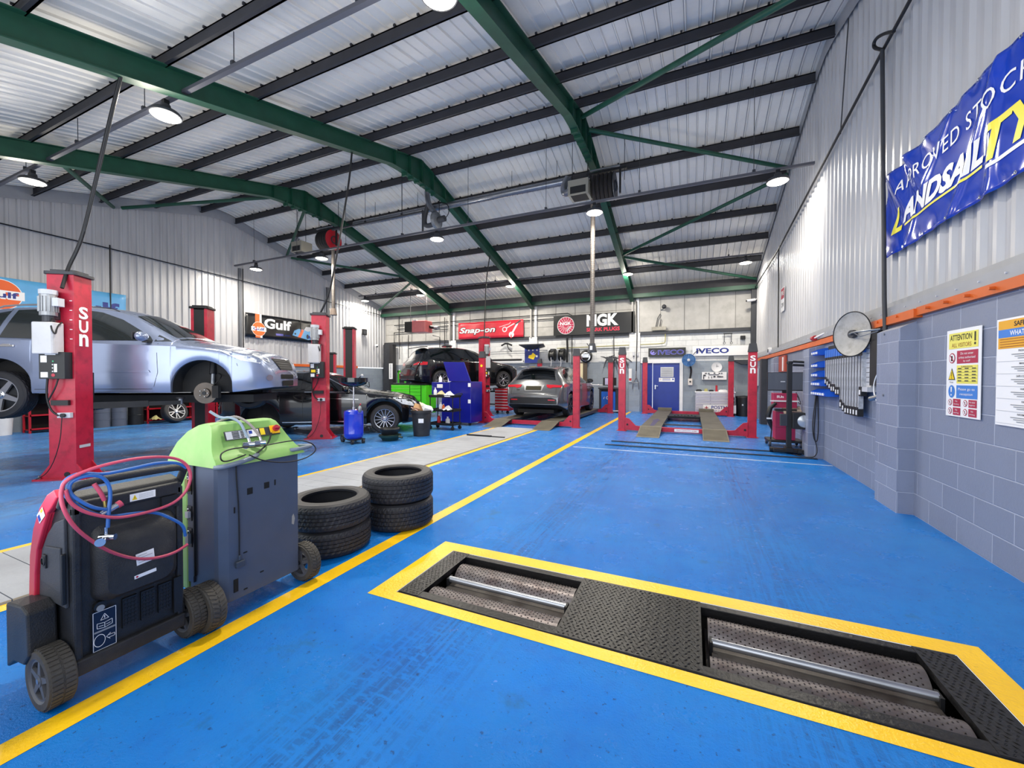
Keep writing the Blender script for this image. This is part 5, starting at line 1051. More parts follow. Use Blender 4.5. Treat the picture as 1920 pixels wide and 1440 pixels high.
# ================================================================ BANNERS AND SIGNS
def drape(vs, fs, step, disp, lift):
    bm = bmesh.new(); V = [bm.verts.new((v[0], v[1], 0)) for v in vs]
    for f in fs:
        try: bm.faces.new([V[i] for i in f])
        except ValueError: pass
    if step:
        for i in (0, 1):
            lo = min(v[i] for v in vs); hi = max(v[i] for v in vs); c = math.floor(lo / step) * step + step
            while c < hi:
                no = (1, 0, 0) if i == 0 else (0, 1, 0); bmesh.ops.bisect_plane(bm, geom=bm.verts[:] + bm.edges[:] + bm.faces[:], plane_co=(c, c, 0), plane_no=no, dist=1e-5); c += step
    bm.verts.index_update(); P = [(v.co.x, v.co.y, disp(v.co.x, v.co.y) + lift) for v in bm.verts]; F = [tuple(v.index for v in f.verts) for f in bm.faces]; bm.free(); return P, F
class Banner:
    def __init__(s, name, label, cat, o, xd, w_, h_, m, disp=None, step=0.08, group=None):
        s.o, s.xd, s.w, s.h = o, xd, w_, h_; s.disp = disp or (lambda u, v: 0.0); s.step = step if disp else 0
        b = M(m); b.frame((0, 0, 0), xd, (0, 0, 1)); nx = max(1, int(w_ / step)) if disp else 1; nz = max(1, int(h_ / step)) if disp else 1
        vs = [(-w_ / 2 + w_ * i / nx, -h_ / 2 + h_ * j / nz) for j in range(nz + 1) for i in range(nx + 1)]; n = len(vs)
        fs = [(j * (nx + 1) + i, j * (nx + 1) + i + 1, (j + 1) * (nx + 1) + i + 1, (j + 1) * (nx + 1) + i) for j in range(nz) for i in range(nx)]
        b.add([(a, c, s.disp(a, c)) for a, c in vs], fs); s.t = b.build(name, smooth=bool(disp)); s.t.location = o
        so = s.t.modifiers.new('thick', 'SOLIDIFY'); so.thickness = 0.004; so.offset = -1
        tag(s.t, label, cat, group)
    def start(s): s.b = M(); s.b.mats = []; s.b.frame((0, 0, 0), s.xd, (0, 0, 1)); return s
    def poly(s, P, m, lift=0.002):
        p, f = drape([(a, c) for a, c in P], [tuple(range(len(P)))], s.step, s.disp, lift); s.b.add(p, f, m); return s
    def rect(s, x0, y0, x1, y1, m, lift=0.002): return s.poly([(x0, y0), (x1, y0), (x1, y1), (x0, y1)], m, lift)
    def disc(s, cx, cy, r, m, lift=0.002, ry=None, a0=0, a1=2 * PI, n=32): return s.poly([(cx + r * math.cos(a0 + (a1 - a0) * k / n), cy + (ry or r) * math.sin(a0 + (a1 - a0) * k / n)) for k in range(n if abs(a1 - a0) > 6.2 else n + 1)], m, lift)
    def line(s, x0, y0, x1, y1, t, m, lift=0.003): return s.poly(strip(x0, y0, x1, y1, t), m, lift)
    def text(s, body, cx, cy, w_, h_, m, lift=0.003, rot=0, **k):
        vs, fs = text_mesh(body, w_, h_, **k); c_, s_ = math.cos(rot), math.sin(rot)
        vs = [(v[0] * c_ - v[1] * s_ + cx, v[0] * s_ + v[1] * c_ + cy) for v in vs]
        if not fs: return s
        p, f = drape(vs, fs, s.step, s.disp, lift); s.b.add(p, f, m); return s
    def done(s, name): return s.b.build(name, s.t)
LW, BW, RW = (0, 1, 0), (1, 0, 0), (0, -1, 0)
gorange = mat('print orange', 'e8642a', 0.4); gblue = mat('print navy', '1c2f86', 0.4); sky = mat('banner light blue', '5fa8dc', 0.4, vary=0.05)
vblack = mat('black vinyl', '121317', 0.32, vary=0.1); vred = mat('red vinyl', 'cc2b3c', 0.4, vary=0.05); vblue = mat('deep blue vinyl', '1b3fb4', 0.14, vary=0.06, coat=0.4); pyel = mat('print yellow', 'f2e53c', 0.35)
wav = lambda a, k: (lambda u, v: a * math.sin(u * k + v * 2.0) + a * 0.6 * math.sin(u * k * 2.3 - v * 5))
def gulf_roundel(B, cx, cy, r):
    B.disc(cx, cy, r * 1.04, whitel, 0.003); B.disc(cx, cy, r, gorange, 0.004); B.rect(cx - r * 1.12, cy - r * 0.30, cx + r * 1.12, cy + r * 0.30, whitel, 0.005)
    B.text('Gulf', cx, cy, r * 1.7, r * 0.42, gblue, 0.006, bold=0.03)
B = Banner('banner', 'light blue banner with orange roundel behind the silver SUV roof', 'banner', (-15.48, 4.25, 3.38), LW, 4.1, 0.95, sky, wav(0.015, 2.2), 0.15)
B.start(); gulf_roundel(B, -0.36, 0.05, 0.36); B.done('roundel_print'); B.start().text('Gulf', 1.27, -0.02, 1.25, 0.42, gblue, bold=0.04); B.done('banner_lettering')
B = Banner('banner', 'black racing banner with orange stripe and blue racing car picture on the left wall', 'banner', (-15.50, 11.38, 3.42), LW, 3.10, 0.92, vblack, wav(0.02, 3.1), 0.12)
B.start().rect(-1.17, -0.46, -0.98, 0.46, gorange); B.rect(-0.98, -0.46, -0.90, 0.46, whitel); gulf_roundel(B, -1.03, -0.12, 0.27); B.done('roundel_print')
B.start().text('Gulf', -0.22, 0.14, 1.15, 0.40, whitel, bold=0.035); B.done('banner_lettering')
lb = mat('print light blue', '6aa7d8', 0.4)
B.start().poly([(0.42, -0.22), (0.50, -0.02), (0.72, 0.08), (1.0, 0.06), (1.15, 0.16), (1.38, 0.12), (1.48, -0.06), (1.50, -0.28), (1.2, -0.36), (0.8, -0.30)], lb); B.poly([(0.98, 0.06), (1.08, 0.20), (1.38, 0.22), (1.42, 0.10), (1.2, 0.0)], lgrey, 0.004)
B.poly([(0.66, -0.28), (0.80, -0.30), (0.98, 0.04), (0.86, 0.07)], gorange, 0.005); B.disc(0.55, -0.15, 0.04, dgrey, 0.005); B.disc(1.16, -0.22, 0.07, dgrey, 0.005, 0.1); B.poly([(1.2, -0.3), (1.45, -0.25), (1.42, -0.15), (1.2, -0.18)], gblue, 0.005); B.rect(-0.30, -0.30, 0.0, -0.22, mat('faded lilac', '6c68b8', 0.5), 0.004); B.text('OIL SPORTS', 0.12, -0.27, 0.42, 0.07, gblue, 0.005); B.done('racing_car_picture')
B = Banner('banner', 'red banner with white tool maker lettering and spanners on the back wall', 'banner', (-8.98, 17.42, 3.74), BW, 3.52, 0.82, vred, wav(0.02, 2.6), 0.12)
B.start().text('Snap-on', -0.70, -0.02, 2.08, 0.42, black, 0.003, bold=0.06, shear=0.22); B.text('Snap-on', -0.70, -0.02, 2.0, 0.36, whitel, 0.005, bold=0.025, shear=0.22); B.done('banner_lettering')
B.start().line(0.52, 0.10, 1.05, 0.24, 0.035, mat('pale print', 'd9a6ac', 0.4)); B.line(1.05, 0.24, 1.1, 0.32, 0.035, MATS['pale print']); B.line(0.78, -0.02, 1.3, 0.24, 0.05, lgrey); B.disc(0.80, -0.02, 0.13, lgrey); B.disc(0.80, -0.02, 0.08, vred, 0.004)
B.poly([(1.14, -0.24), (1.22, -0.26), (1.5, 0.22), (1.42, 0.24)], whitel); B.disc(1.16, -0.28, 0.13, whitel, 0.0025); B.rect(1.12, -0.45, 1.18, -0.28, vred, 0.005); B.line(1.35, 0.2, 1.62, 0.36, 0.07, dgrey); B.done('spanner_picture')
B = Banner('banner', 'black spark plug banner with red round emblem and big white letters', 'banner', (-3.96, 17.40, 3.75), BW, 3.54, 0.88, vblack, None)
B.start().disc(-1.20, 0.0, 0.39, whitel, 0.002, n=40); B.disc(-1.20, 0.0, 0.37, mat('emblem crimson', 'b8204c', 0.4), 0.003, n=40)
for k in range(18):
    a = 2 * PI * k / 18 + 0.1; B.line(-1.20 + 0.1 * math.cos(a), 0.1 * math.sin(a), -1.20 + 0.36 * math.cos(a), 0.36 * math.sin(a), 0.012, whitel, 0.004)
B.rect(-1.47, 0.0, -0.93, 0.17, MATS['emblem crimson'], 0.005); B.text('NGK', -1.20, 0.085, 0.52, 0.15, whitel, 0.006, bold=0.035); B.line(-1.16, -0.26, -0.95, -0.04, 0.06, lgrey, 0.006); B.done('round_emblem')
B.start().text('NGK', 0.42, 0.16, 1.36, 0.52, whitel, bold=0.045); B.done('banner_lettering'); B.start().text('SPARK PLUGS', 0.45, -0.24, 1.42, 0.16, mat('print red', 'd62d4c', 0.4), bold=0.03); B.done('banner_lettering')
B = Banner('sign_board', 'black sign board with blue outlined lettering over the blue door', 'sign', (-0.94, 17.5, 2.46), BW, 1.42, 0.36, vblack)
out = mat('print violet', '8880d8', 0.4); B.start().disc(-0.52, 0.0, 0.12, out, ry=0.10); B.disc(-0.50, 0.02, 0.09, vblack, 0.003, ry=0.07); B.poly([(-0.6, -0.02), (-0.5, 0.05), (-0.46, 0.0), (-0.56, -0.07)], out, 0.004); B.done('round_emblem')
B.start().text('IVECO', 0.15, 0.0, 0.98, 0.19, out, bold=0.03); B.text('IVECO', 0.15, 0.0, 0.95, 0.16, gblue, 0.005, bold=0.0); B.done('sign_lettering')
B = Banner('sign_board', 'white sign board with dark blue lettering right of the blue door', 'sign', (1.02, 17.5, 2.47), BW, 2.0, 0.36, whitel)
B.start().text('IVECO', -0.30, 0.01, 1.14, 0.21, gblue, bold=0.035); B.done('sign_lettering')
B = Banner('banner', 'white garage banner with blue letters hung low on the grey tool cabinet', 'banner', (0.95, 16.93, 0.25), BW, 1.1, 0.30, whitel)
B.start().text('POSTMILL', 0.10, 0.06, 0.74, 0.12, gblue, bold=0.02); B.text('MOT GARAGE', 0.02, -0.09, 0.6, 0.08, gblue); B.rect(-0.45, -0.04, -0.42, 0.1, red); B.rect(-0.5, 0.02, -0.37, 0.05, red); B.done('banner_lettering')

# ---- big blue tyre banner on the right wall (creased, glossy vinyl)
def creases(u, v):
    z = 0.012 * math.sin(u * 2.1 + 1.0) + 0.01 * math.sin(u * 5.3 + v * 3.0)
    d = (u + 1.75) * 0.8 + (v - 0.5) * 0.9
    if u < -0.6: z += 0.035 * math.exp(-((u + 1.45) / 0.5) ** 2) * math.sin((u * 1.0 + (v - 0.6) * 0.75) * 13) * max(0, v + 0.35) * 1.4
    z += 0.018 * math.exp(-((u + 0.10 - v * 0.7) / 0.05) ** 2) + 0.02 * math.exp(-((u - 0.16 - v * 0.12) / 0.06) ** 2) + 0.012 * math.exp(-((u + 0.9 - v * 0.9) / 0.04) ** 2)
    z += 0.012 * math.sin(u * 19) * max(0, abs(v) - 0.38) * 6
    return z
B = Banner('banner', 'big creased blue tyre dealer banner on the right corrugated wall', 'banner', (2.10, 6.28 - 1.8, 3.33), RW, 3.6, 0.98, vblue, creases, 0.03)
B.start().text('APPROVED STOCKISTS', -0.25, 0.23, 2.5, 0.14, whitel, 0.006, spacing=1.12); B.done('banner_lettering')
B.start().text('L', -1.50, -0.13, 0.22, 0.27, pyel, 0.006, bold=0.03, shear=0.35); B.text('ANDSAIL', -0.665, -0.10, 1.42, 0.22, whitel, 0.006, bold=0.045, shear=0.3); B.line(-1.33, -0.235, 0.02, -0.235, 0.022, pyel, 0.006); B.done('banner_lettering')
B.start().text('TYRES', 0.72, -0.11, 1.28, 0.28, pyel, 0.006, bold=0.03, shear=0.3); B.line(0.1, -0.28, 1.7, -0.30, 0.03, whitel, 0.006); B.done('banner_lettering')
b = M(chrome); 
for k in range(9): b.frame((0, 0, 0), RW, (0, 0, 1)); b.lathe([(0.008, 0.012), (0.014, 0.012), (0.014, 0.016), (0.008, 0.016)], chrome, 12, 'Z', (-1.77 + 0.44 * k, 0.47, creases(-1.77 + .44 * k, .47) - 0.006)); b.lathe([(0.008, 0.012), (0.014, 0.012), (0.014, 0.016), (0.008, 0.016)], chrome, 12, 'Z', (-1.77 + 0.44 * k, -0.47, creases(-1.77 + .44 * k, -.47) - 0.006))
b.build('eyelet', B.t)

# ---- visitor notice and safety chart
B = Banner('safety_sign', 'white attention all visitors notice with yellow header on the blockwork', 'sign', (2.085, 4.65, 1.455), RW, 0.47, 0.75, whitel)
sy = mat('sign yellow', 'eee36a', 0.5); sr = mat('sign crimson', 'b02c4a', 0.5); sb = mat('sign blue', '3f7fd0', 0.5)
B.start().rect(-0.20, 0.21, 0.20, 0.345, sy); B.text('ATTENTION', -0.03, 0.305, 0.30, 0.05, black, bold=0.01); B.text('ALL VISITORS', -0.02, 0.24, 0.27, 0.035, mat('brown print', '9a5a20', 0.5)); B.rect(0.155, 0.26, 0.172, 0.335, black, 0.004); B.disc(0.163, 0.24, 0.011, black, 0.004); B.done('sign_lettering')
B.start().rect(-0.08, 0.08, 0.20, 0.19, sr); B.rect(-0.08, -0.09, 0.20, 0.065, sy); B.rect(-0.08, -0.215, 0.20, -0.105, sb)
for k, s_ in enumerate(('Do not enter', 'unless authorised', 'by staff')): B.text(s_, 0.06, 0.165 - 0.033 * k, (0.17, 0.22, 0.09)[k], 0.02, whitel, 0.004)
B.text('Please go to', 0.06, -0.14, 0.22, 0.028, whitel, 0.004); B.text('reception', 0.06, -0.182, 0.17, 0.026, whitel, 0.004)
for k in range(5): B.line(-0.075, 0.03 - 0.026 * k, 0.195, 0.03 - 0.026 * k, 0.0015, black, 0.004)
for k in range(3):
    for j in range(5): B.rect(-0.06 + 0.095 * k, 0.034 - 0.026 * j, -0.01 + 0.095 * k, 0.042 - 0.026 * j, dgrey, 0.004)
B.text('SUPERVISION', 0.06, 0.052, 0.15, 0.012, black, 0.004); B.done('sign_panel')
B.start().disc(-0.15, 0.13, 0.045, sr); B.disc(-0.15, 0.13, 0.036, whitel, 0.003); B.rect(-0.162, 0.105, -0.138, 0.15, black, 0.004); B.line(-0.18, 0.16, -0.12, 0.10, 0.008, sr, 0.005)
B.poly([(-0.20, -0.06), (-0.10, -0.06), (-0.15, 0.045)], black); B.poly([(-0.19, -0.053), (-0.11, -0.053), (-0.15, 0.03)], yellow, 0.003); B.rect(-0.154, -0.03, -0.146, 0.008, black, 0.004); B.disc(-0.15, -0.042, 0.005, black, 0.004); B.text('Danger', -0.15, -0.08, 0.06, 0.014, black)
B.disc(-0.15, -0.16, 0.047, sb, ry=0.055); B.poly([(-0.157, -0.165), (-0.143, -0.165), (-0.14, -0.12), (-0.16, -0.12)], whitel, 0.004); B.disc(-0.15, -0.19, 0.008, whitel, 0.004)
for i, (cx, cy, w1, w2) in enumerate(((-0.17, -0.255, 'No', 'smoking'), (0.045, -0.255, 'No naked', 'lights'), (-0.17, -0.33, 'No', 'eating'), (0.045, -0.33, 'No', 'drinking'))):
    B.disc(cx, cy, 0.028, sr); B.disc(cx, cy, 0.022, whitel, 0.003); B.line(cx - 0.016, cy + 0.016, cx + 0.016, cy - 0.016, 0.004, sr, 0.004); B.rect(cx - 0.004, cy - 0.012, cx + 0.004, cy + 0.012, black, 0.0035)
    B.rect(cx + 0.045, cy - 0.032, cx + 0.15, cy + 0.032, sr); B.text(w1, cx + 0.097, cy + 0.013, 0.03 if w1 == 'No' else 0.07, 0.014, whitel, 0.004); B.text(w2, cx + 0.097, cy - 0.013, 0.07, 0.015, whitel, 0.004)
B.done('pictogram')
B = Banner('safety_sign', 'white and amber safety signs chart at the right edge of the photo', 'sign', (2.085, 3.90, 1.455), RW, 0.68, 0.78, whitel)
amb = mat('sign amber', 'e8a82c', 0.5); B.start().rect(-0.32, 0.31, 0.32, 0.375, amb); B.rect(-0.32, 0.25, 0.32, 0.31, sb); B.rect(-0.32, 0.17, 0.32, 0.25, amb); B.text('SAFETY SIGNS', 0.0, 0.343, 0.32, 0.035, black, bold=0.02); B.text('WHAT THEY MEAN', 0.0, 0.28, 0.40, 0.035, whitel, bold=0.02)
for k in range(4): B.line(-0.30, 0.238 - 0.018 * k, 0.28 - 0.05 * (k % 2), 0.238 - 0.018 * k, 0.005, mat('brown print', '9a5a20'), 0.003)
B.done('sign_header')
B.start()
for k, s_ in enumerate(('PROHIBITION SIGNS', 'MANDATORY SIGNS', 'SAFE CONDITION SIGNS', 'WARNING SIGNS', 'FIRE SIGNS', 'INFORMATION SIGNS')):
    z = 0.15 - 0.09 * k; B.text(s_, -0.02, z, 0.011 * len(s_), 0.014, dgrey, bold=0.01); B.line(-0.33, z - 0.072, 0.33, z - 0.072, 0.003, lgrey)
    for j in range(3): B.line(-0.18 + 0.03 * j, z - 0.024 - 0.014 * j, 0.14 - 0.03 * j, z - 0.024 - 0.014 * j, 0.006, grey)
B.done('sign_lettering')
B = Banner('notice_sheet', 'small white notice below the blue bins on the right wall', 'sign', (2.085, 7.35, 1.13), RW, 0.30, 0.14, whitel)
B.start(); 
for k in range(3): B.line(-0.12, 0.04 - 0.04 * k, 0.11, 0.04 - 0.04 * k, 0.014, grey)
B.done('sign_lettering')
B = Banner('safety_sign', 'small red and white sign high on the right corrugated wall', 'sign', (2.13, 12.4, 3.45), RW, 0.42, 0.62, whitel)
B.start().rect(-0.19, 0.02, 0.19, 0.29, sr); B.text('FIRE', 0, 0.16, 0.28, 0.11, whitel, bold=0.02, lift=0.005); B.text('ZONE', 0, -0.14, 0.28, 0.1, dgrey); B.done('sign_lettering')

# ================================================================ RIGHT WALL FITTINGS
def T(name, label, cat, loc, group=None): return thing(name, label, cat, loc, 0, group)
t = T('air_line_pipe', 'dark vertical air pipe with white lead and tap on the right wall', 'pipe', (2.0, 6.0, 1.3))
b = bld(t, galv, dgrey); b.tube([(2.05, 5.98, 1.25), (2.02, 6.0, 2.3), (2.08, 6.35, 5.4)], 0.022, dgrey, 10)
b.build('pipe', t, smooth=True)
b = bld(t, galv); b.cyl((2.05, 5.98, 1.25), (2.05, 5.98, 1.40), 0.04, galv, 12); b.cyl((2.05, 5.98, 1.22), (1.98, 6.22, 1.16), 0.028, galv, 12); b.cyl((2.04, 5.98, 1.26), (2.04, 5.88, 1.18), 0.03, galv, 12); b.build('air_regulator', t, smooth=True)
for z in (1.9, 1.22): b = bld(t, galv); b.cyl((2.0, 5.99, z), (1.97, 5.80, z), 0.008, galv, 8); b.cyl((2.02, 5.80, z), (1.95, 5.80, z), 0.012, galv, 8); b.build('pipe_clip', t)
b = bld(t, whitel); b.tube([(2.03, 6.02, 1.66), (2.0, 6.08, 1.62), (2.0, 6.1, 1.56), (2.0, 6.04, 1.55), (2.0, 6.05, 1.5), (2.0, 6.18, 1.38), (2.0, 6.2, 1.25), (2.0, 6.12, 1.15), (2.0, 6.05, 1.12)], 0.008, None, 8, 2); b.build('white_lead', t, smooth=True)
t = T('reflector_dish', 'round white dish with black rim on a wall bracket above the wiper rack', 'dish', (1.88, 6.55, 1.98))
dishm = mat('dish face', 'b5b2ad', 0.5, vary=0.12, dirt='7d776e', dirt_amt=0.6, dscale=9)
X0 = Matrix.Rotation(math.radians(25), 4, 'Z') @ Matrix.Rotation(-PI / 2, 4, 'Y')
b = M(dishm, dgrey); b.X = X0; b.lathe([(0.001, -0.05), (0.1, -0.045), (0.2, -0.03), (0.285, 0.0)], dishm, 48); b.lathe([(0.001, 0.01), (0.05, 0.01), (0.055, -0.03)], dgrey, 20); b.build('dish', t, smooth=True)
b = M(blackm); b.X = X0; b.tube([(0.287 * math.cos(2 * PI * k / 48), 0.287 * math.sin(2 * PI * k / 48), 0.0) for k in range(48)], 0.007, None, 6, 0, True); b.build('rim', t, smooth=True)
b = M(galv); b.tube([(-0.02, 0, 0), (-0.03, -0.15, 0.01), (0.02, -0.40, 0.0), (0.12, -0.52, 0.0)], 0.011, None, 8, 1); b.tube([(-0.03, -0.15, 0.01), (0.0, -0.3, -0.06), (0.1, -0.52, -0.02)], 0.005, None, 6); b.build('bracket_arm', t, smooth=True)
t = T('wiper_blade_rack', 'wall rack of hanging wiper blade packs with blue tops', 'rack', (2.05, 7.3, 1.85))
b = bld(t, blackm); b.bb((2.04, 6.45, 1.86), (2.1, 8.15, 1.93)); b.build('rack_rail', t)
cardm = mat('blade card', 'aeb1b8', 0.35, vary=0.25, vscale=20)
pack = None
for k in range(15):
    y = 8.02 - 0.105 * k; dz = (0.55, 0.58, 0.62, 0.66, 0.66, 0.7, 0.7, 0.88, 0.92, 0.95, 0.95, 0.95, 0.95, 0.95, 0.68)[k]
    p = T('wiper_blade_pack', 'narrow wiper blade pack hanging in the row under the white dish', 'wiper blade', (2.0, y, 1.86), 'wiper blade packs on the wall rack')
    b = M(cardm); b.bb((-0.02, -0.049, -dz + 0.1), (0.03, 0.049, -0.12)); b.bb((-0.024, -0.006, -dz + 0.12), (-0.018, 0.006, -0.14), dgrey); b.build('pack_card', p)
    b = M(mat('pack blue', '2a6fd0', 0.4)); b.bb((-0.025, -0.042, -0.12), (0.032, 0.042, 0.0)); b.build('pack_top', p)
    b = M(black); b.bb((-0.025, -0.044, -0.16), (0.034, 0.044, -0.12)); b.bb((-0.026, -0.044, -dz), (0.034, 0.044, -dz + 0.12))
    b.bb((-0.03, -0.018, -dz + 0.02), (-0.025, 0.018, -dz + 0.08), whitel); b.build('pack_end', p)
b = bld(t, lgrey, dgrey); b.bb((2.02, 6.35, 1.25), (2.1, 6.52, 1.98), lgrey); b.bb((1.98, 6.33, 1.24), (2.1, 6.56, 1.30), lgrey)
for k in range(10): b.bb((2.015, 6.40, 1.36 + 0.06 * k), (2.021, 6.48, 1.365 + 0.06 * k), dgrey)
b.build('size_chart', t)
b = bld(t, blackm); b.bb((2.0, 6.12, 1.32), (2.1, 6.33, 1.98)); b.build('side_panel', t)
binm = mat('bin blue', '1f63d6', 0.35, vary=0.08)
for k, (z, w_) in enumerate(((1.86, 0.5), (1.65, 0.42), (1.49, 0.42), (1.34, 0.6), (1.18, 0.8))):
    for j in range(int(w_ / 0.13)):
        y = 8.5 - 0.13 * j; p = T('storage_bin', 'small blue storage bin on the wall beside the hanging wiper packs', 'storage bin', (2.03, y, z), 'blue storage bins on the right wall')
        b = M(binm); q = [(-0.1, -0.055, -0.06), (0.06, -0.055, -0.06), (0.06, -0.055, 0.05), (-0.03, -0.055, 0.05), (-0.13, -0.055, 0.0)]
        q += [(a, 0.055, c) for a, _, c in q]; b.add(q, [(0, 1, 2, 3, 4), (9, 8, 7, 6, 5), (0, 5, 6, 1), (1, 6, 7, 2), (0, 4, 9, 5)]); b.build('bin_shell', p)
        b = M(whitel); b.bb((-0.135, -0.03, -0.045), (-0.12, 0.03, -0.01)); b.X = Matrix(); b.build('bin_label', p)
t = T('coiled_cable', 'black cable loops hanging from the pier and trailing to the floor', 'cable', (2.0, 8.56, 1.1))
b = bld(t, cable); b.tube([(1.99, 8.58, 1.22), (1.97, 8.57, 1.0), (1.93, 8.56, 0.6), (1.95, 8.55, 0.35), (2.0, 8.55, 0.28), (2.02, 8.56, 0.5), (2.01, 8.57, 1.0), (2.0, 8.58, 1.2), (1.98, 8.57, 0.9), (1.95, 8.56, 0.4), (2.0, 8.55, 0.22), (1.99, 8.5, 0.08), (1.92, 8.55, 0.012), (1.7, 8.8, 0.012), (1.6, 9.4, 0.012)], 0.008, None, 8, 3); b.build('cable', t, smooth=True)
t = T('warning_beacon', 'small red beacon on an arm above the orange wall rail', 'beacon', (2.05, 8.85, 2.14))
b = M(redd); b.cyl((-0.02, 0.05, 0.0), (-0.02, 0.18, 0.0), 0.045, redd, 16); b.build('beacon_lens', t, smooth=True); b = M(white); b.cyl((-0.02, 0.05, 0.0), (0.03, -0.45, 0.05), 0.015, white, 10); b.build('beacon_arm', t)
t = T('security_camera', 'white security camera at the top of the back right corner', 'camera', (2.0, 17.2, 4.3)); b = M(white, black); b.cyl((0.1, 0, 0), (-0.18, -0.1, -0.04), 0.05, white, 14); b.cyl((-0.18, -0.1, -0.04), (-0.19, -0.105, -0.042), 0.035, black, 12); b.cyl((0.1, 0, 0), (0.18, 0.1, 0.05), 0.02, white, 10); b.build('camera_housing', t, smooth=True)
t = T('socket_box', 'small round white fitting on the orange rail near the grey steel post', 'fitting', (2.03, 13.6, 2.2)); b = M(white, dgrey); b.cyl((0.05, 0, 0), (-0.03, 0, 0), 0.09, white, 16); b.cyl((-0.03, 0, 0), (-0.045, 0, 0), 0.05, dgrey, 14); b.build('fitting_body', t, smooth=True)
t = T('distribution_box', 'grey electrical box on the right wall behind the red lift post', 'electrical box', (2.0, 16.2, 1.45)); b = M(lgrey, dgrey); b.bb((-0.12, -0.2, -0.3), (0.09, 0.2, 0.3)); b.bb((-0.125, -0.02, 0.1), (-0.12, 0.12, 0.16), dgrey); b.build('box_case', t, bevel=0.01)
t = T('fire_extinguisher_board', 'red board with white strip on the right wall behind the monitor', 'board', (2.07, 11.95, 1.85)); b = M(mat('dull red board', 'a8432f', 0.5), whitel); b.bb((-0.02, -0.4, -0.28), (0.02, 0.4, 0.12)); b.bb((-0.03, -0.2, -0.26), (-0.02, -0.1, 0.08), whitel); b.build('board', t)
# long conduit along the right wall with droppers
t = T('conduit_run', 'black conduit sloping along the right corrugated wall with droppers', 'conduit', (2.1, 9.0, 5.3))
b = bld(t, blackm); b.tube([(2.1, 17.4, 4.75), (2.1, 12.85, 4.88), (2.1, 6.4, 5.42), (2.1, 3.2, 5.6)], 0.02, None, 8); b.build('conduit', t, smooth=True)
b = bld(t, blackm); b.tube([(2.1, 12.8, 4.86), (2.1, 12.75, 2.2)], 0.014, None, 8); b.build('dropper', t, smooth=True)
b = bld(t, blackm); b.tube([(2.08, 6.35, 5.4), (2.04, 6.5, 5.55), (2.04, 6.45, 5.62), (2.08, 6.3, 5.56), (2.1, 6.1, 5.42)], 0.02, None, 8, 2); b.build('bend', t, smooth=True)
b = bld(t, dgrey); b.tube([(2.12, 7.7, 6.85), (2.12, 8.0, 5.28)], 0.008, None, 6); b.build('dropper', t)

# ---- emissions tester and headlamp tester by the right wall
pinkr = mat('tester crimson', 'a82850', 0.4, vary=0.06)
t = T('emissions_tester', 'crimson trolley tester with flat grey monitor and round casters', 'tester', (1.75, 9.95, 0))
b = M(black); b.rbox((0, 0, 0.12), (0.62, 0.5, 0.05), 0.06)
b.build('base', t, bevel=0.01)
for x in (-0.27, 0.27):
    for y in (-0.2, 0.2):
        b = M(dgrey, steel); b.lathe([(0.03, -0.02), (0.06, -0.02), (0.065, 0), (0.06, 0.02), (0.03, 0.02)], dgrey, 20, 'X', (x, y, 0.065)); b.cyl((x - 0.022, y, 0.065), (x + 0.022, y, 0.065), 0.03, steel, 14); b.box((x, y, 0.115), (0.03, 0.05, 0.03), dgrey); b.build('caster', t)
b = M(pinkr, dgrey); b.bb((-0.17, -0.2, 0.15), (0.17, 0.15, 0.72)); b.bb((-0.172, -0.202, 0.40), (0.172, 0.152, 0.405), dgrey); b.bb((-0.2, -0.16, 0.80), (0.2, 0.15, 1.10)); b.build('cabinet', t, bevel=0.008)
b = M(lgrey, pinkr); b.add([(-0.05, -0.34, 0.70), (0.26, -0.34, 0.70), (0.26, -0.1, 0.84), (-0.05, -0.1, 0.84), (-0.05, -0.34, 0.67), (0.26, -0.34, 0.67), (0.26, -0.1, 0.80), (-0.05, -0.1, 0.80)], [(0, 1, 2, 3), (0, 4, 5, 1), (1, 5, 6, 2), (3, 7, 4, 0)], mat('keyboard brown', '7d7068', 0.5)); b.build('keyboard_tray', t)
b = M(white); b.bb((-0.27, -0.22, 0.93), (0.22, -0.18, 0.955)); b.build('paper_shelf', t)
b = M(black, mat('screen grey', '565b66', 0.25, coat=0.3), lgrey); b.bb((-0.31, -0.12, 1.15), (0.32, -0.08, 1.53)); b.bb((-0.30, -0.124, 1.17), (0.31, -0.119, 1.52), MATS['screen grey']); b.bb((-0.08, -0.128, 1.33), (-0.0, -0.123, 1.35), lgrey); b.box((0, -0.05, 1.12), (0.08, 0.05, 0.12)); b.build('monitor', t)
b = M(); b.mats = []; b.frame((0, -0.165, 1.03), (1, 0, 0), (0, 0, 1)); letters(b, 'SUn', -0.09, 0, 0.12, 0.05, whitel, 0.0, bold=0.03); rect(b, 0.03, -0.04, 0.06, 0.04, whitel, 0.0); b.build('maker_lettering', t)
b = M(black, whitel); b.tube([(-0.17, -0.2, 0.9), (-0.27, -0.22, 0.8), (-0.31, -0.22, 0.62), (-0.27, -0.21, 0.5), (-0.24, -0.2, 0.35), (-0.25, -0.18, 0.15)], [0.03, 0.045, 0.05, 0.045, 0.012, 0.012], black, 10, 0); b.bb((-0.34, -0.28, 0.57), (-0.25, -0.265, 0.6), whitel); b.build('probe_holder', t, smooth=True)
b = M(black); b.bb((-0.18, -0.26, 0.74), (0.18, -0.1, 0.78)); b.build('drawer', t)
b = M(cable); b.tube([(0.2, 0.0, 1.1), (0.24, -0.1, 1.0), (0.22, -0.14, 0.92), (0.28, -0.1, 0.86), (0.27, 0.0, 1.0), (0.22, 0.05, 1.12)], 0.006, None, 6, 2); b.build('lead', t, smooth=True)
